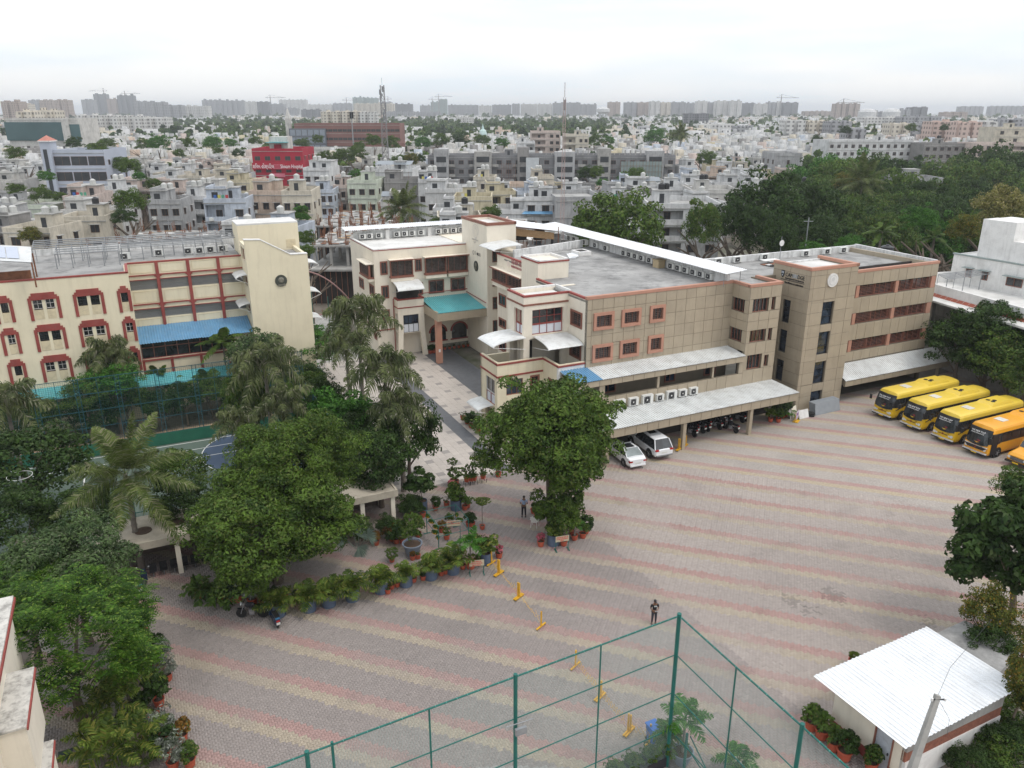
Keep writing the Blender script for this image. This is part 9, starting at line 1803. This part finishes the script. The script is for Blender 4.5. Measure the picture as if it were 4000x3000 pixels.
# cranes
def crane(u,v,D,side,lab):
    p=Gd(u,v,D); t=empty('tower_crane',lab,'crane',(p.x,D,0),0,'tower cranes on the horizon'); h=p.z; m=mat('crane_grey',(.25,.22,.2)); q=MB(); q.box(-1.0,1.0,-1,1,0,h,m); q.build('mast',t); q=MB(); q.box(-14 if side>0 else -48,48 if side>0 else 14,-.8,.8,h-3.2,h-2,m); q.tube((0,0,h+6),(40*side,0,h-2),.35,m,n=4); q.tube((0,0,h+6),(-13*side,0,h-2),.35,m,n=4); q.box(-.7,.7,-.7,.7,h,h+6,m); q.build('jib',t)
for i,(u,v,D,s) in enumerate(((403,352,2700,-1),(487,362,2600,1),(1055,378,2500,1),(1353,388,2800,1),(1515,384,2800,-1),(1688,385,2900,1),(1713,374,2900,1),(3053,378,2300,1),(3295,396,1900,1))): crane(u,v,D,s,'thin tower crane over the horizon towers, %s from the left'%ORD[i])
# lattice masts
def mast(label,u,vt,vb,D,w0,w1,m,gear):
    k1=.09 if gear>3 else .04; k2=.06 if gear>3 else .022
    p=Gd(u,vt,D); h=p.z; t=empty('telecom_mast',label,'telecom mast',(p.x,D,0)); q=MB(); n=int(h/2.2); 
    for sx in (-1,1):
        for sy in (-1,1): q.tube((sx*w0/2,sy*w0/2,0),(sx*w1/2,sy*w1/2,h),k1,m,n=4)
    for k in range(n):
        z0,z1=h*k/n,h*(k+1)/n; a=w0+(w1-w0)*k/n; b_=w0+(w1-w0)*(k+1)/n
        for s in (-1,1): q.tube((-a/2,s*a/2,z0),(b_/2,s*b_/2,z1),k2,m,n=3); q.tube((a/2,s*a/2,z0),(-b_/2,s*b_/2,z1),k2,m,n=3); q.tube((s*a/2,-a/2,z0),(s*b_/2,b_/2,z1),k2,m,n=3); q.tube((-a/2,s*a/2,z0),(a/2,s*a/2,z0),k2,m,n=3)
    q.build('lattice',t); q=MB(); rnd=random.Random(3)
    for k in range(gear): z=h-1-k*1.1; a=rnd.uniform(0,6.28); q.box(.9*math.cos(a)-.25,.9*math.cos(a)+.25,.9*math.sin(a)-.2,.9*math.sin(a)+.2,z-1.2,z+.6,STEEL)
    q.tube((0,0,h),(0,0,h+2.5),.06,m); q.build('antennas',t)
mast('tall grey lattice telecom mast crowded with antennas',1492,332,575,300,2.6,1.3,mat('mast_grey',(.22,.21,.21)),11); mast('thin red and white lattice mast above the unfinished block',2206,380,870,150,.8,.4,mat('mast_red',(.42,.32,.30)),1)
t=empty('mono_mast','plain grey pole mast with antennas left of the lattice mast','telecom mast',Gd(1372,432,330)); h=t.location.z; t.location.z=0; q=MB(); q.tube((0,0,0),(0,0,h),.35,STEEL,.2); q.build('pole',t); q=MB(); 
for k in range(6): a=k*1.05; q.box(.6*math.cos(a)-.15,.6*math.cos(a)+.15,.6*math.sin(a)-.15,.6*math.sin(a)+.15,h-3,h-.5,BLACK)
q.build('antennas',t)
for i,(u,vt,D) in enumerate(((2655,635,290),(2690,610,300),(2830,600,300),(2860,600,280),(2875,590,270),(2905,615,280),(1755,620,290),(655,860,150),(1290,830,150),(2360,1000,118),(2560,1000,118),(3160,850,120))):
    p=Gd(u,vt,D); t=empty('street_pole','thin grey utility pole in the streets, %s from the left of its row'%ORD[i%12] if 0 else 'thin utility pole in the streets, %s pole along the rooftops'%ORD[i],'utility pole',(p.x,D,0),0,'utility poles in the town'); q=MB(); q.tube((0,0,0),(0,0,max(p.z,6)),.13,STEEL,.09); q.build('pole',t); q=MB(); q.box(-.7,.7,-.05,.05,max(p.z,6)-.6,max(p.z,6)-.5,STEEL); q.build('crossarm',t)
# ------------------------------------------------------------------ haze
m=bpy.data.materials.new('haze'); m.use_nodes=True; nt=m.node_tree; nt.nodes.clear(); o_=nt.nodes.new('ShaderNodeOutputMaterial'); v_=nt.nodes.new('ShaderNodeVolumePrincipled'); v_.inputs['Color'].default_value=(.93,.96,1,1); v_.inputs['Density'].default_value=.00019; v_.inputs['Anisotropy'].default_value=.2; nt.links.new(v_.outputs[0],o_.inputs['Volume'])
q=MB(); q.box(-9500,9500,-400,12500,-1.2,95,m); q.build('haze',kind='stuff')
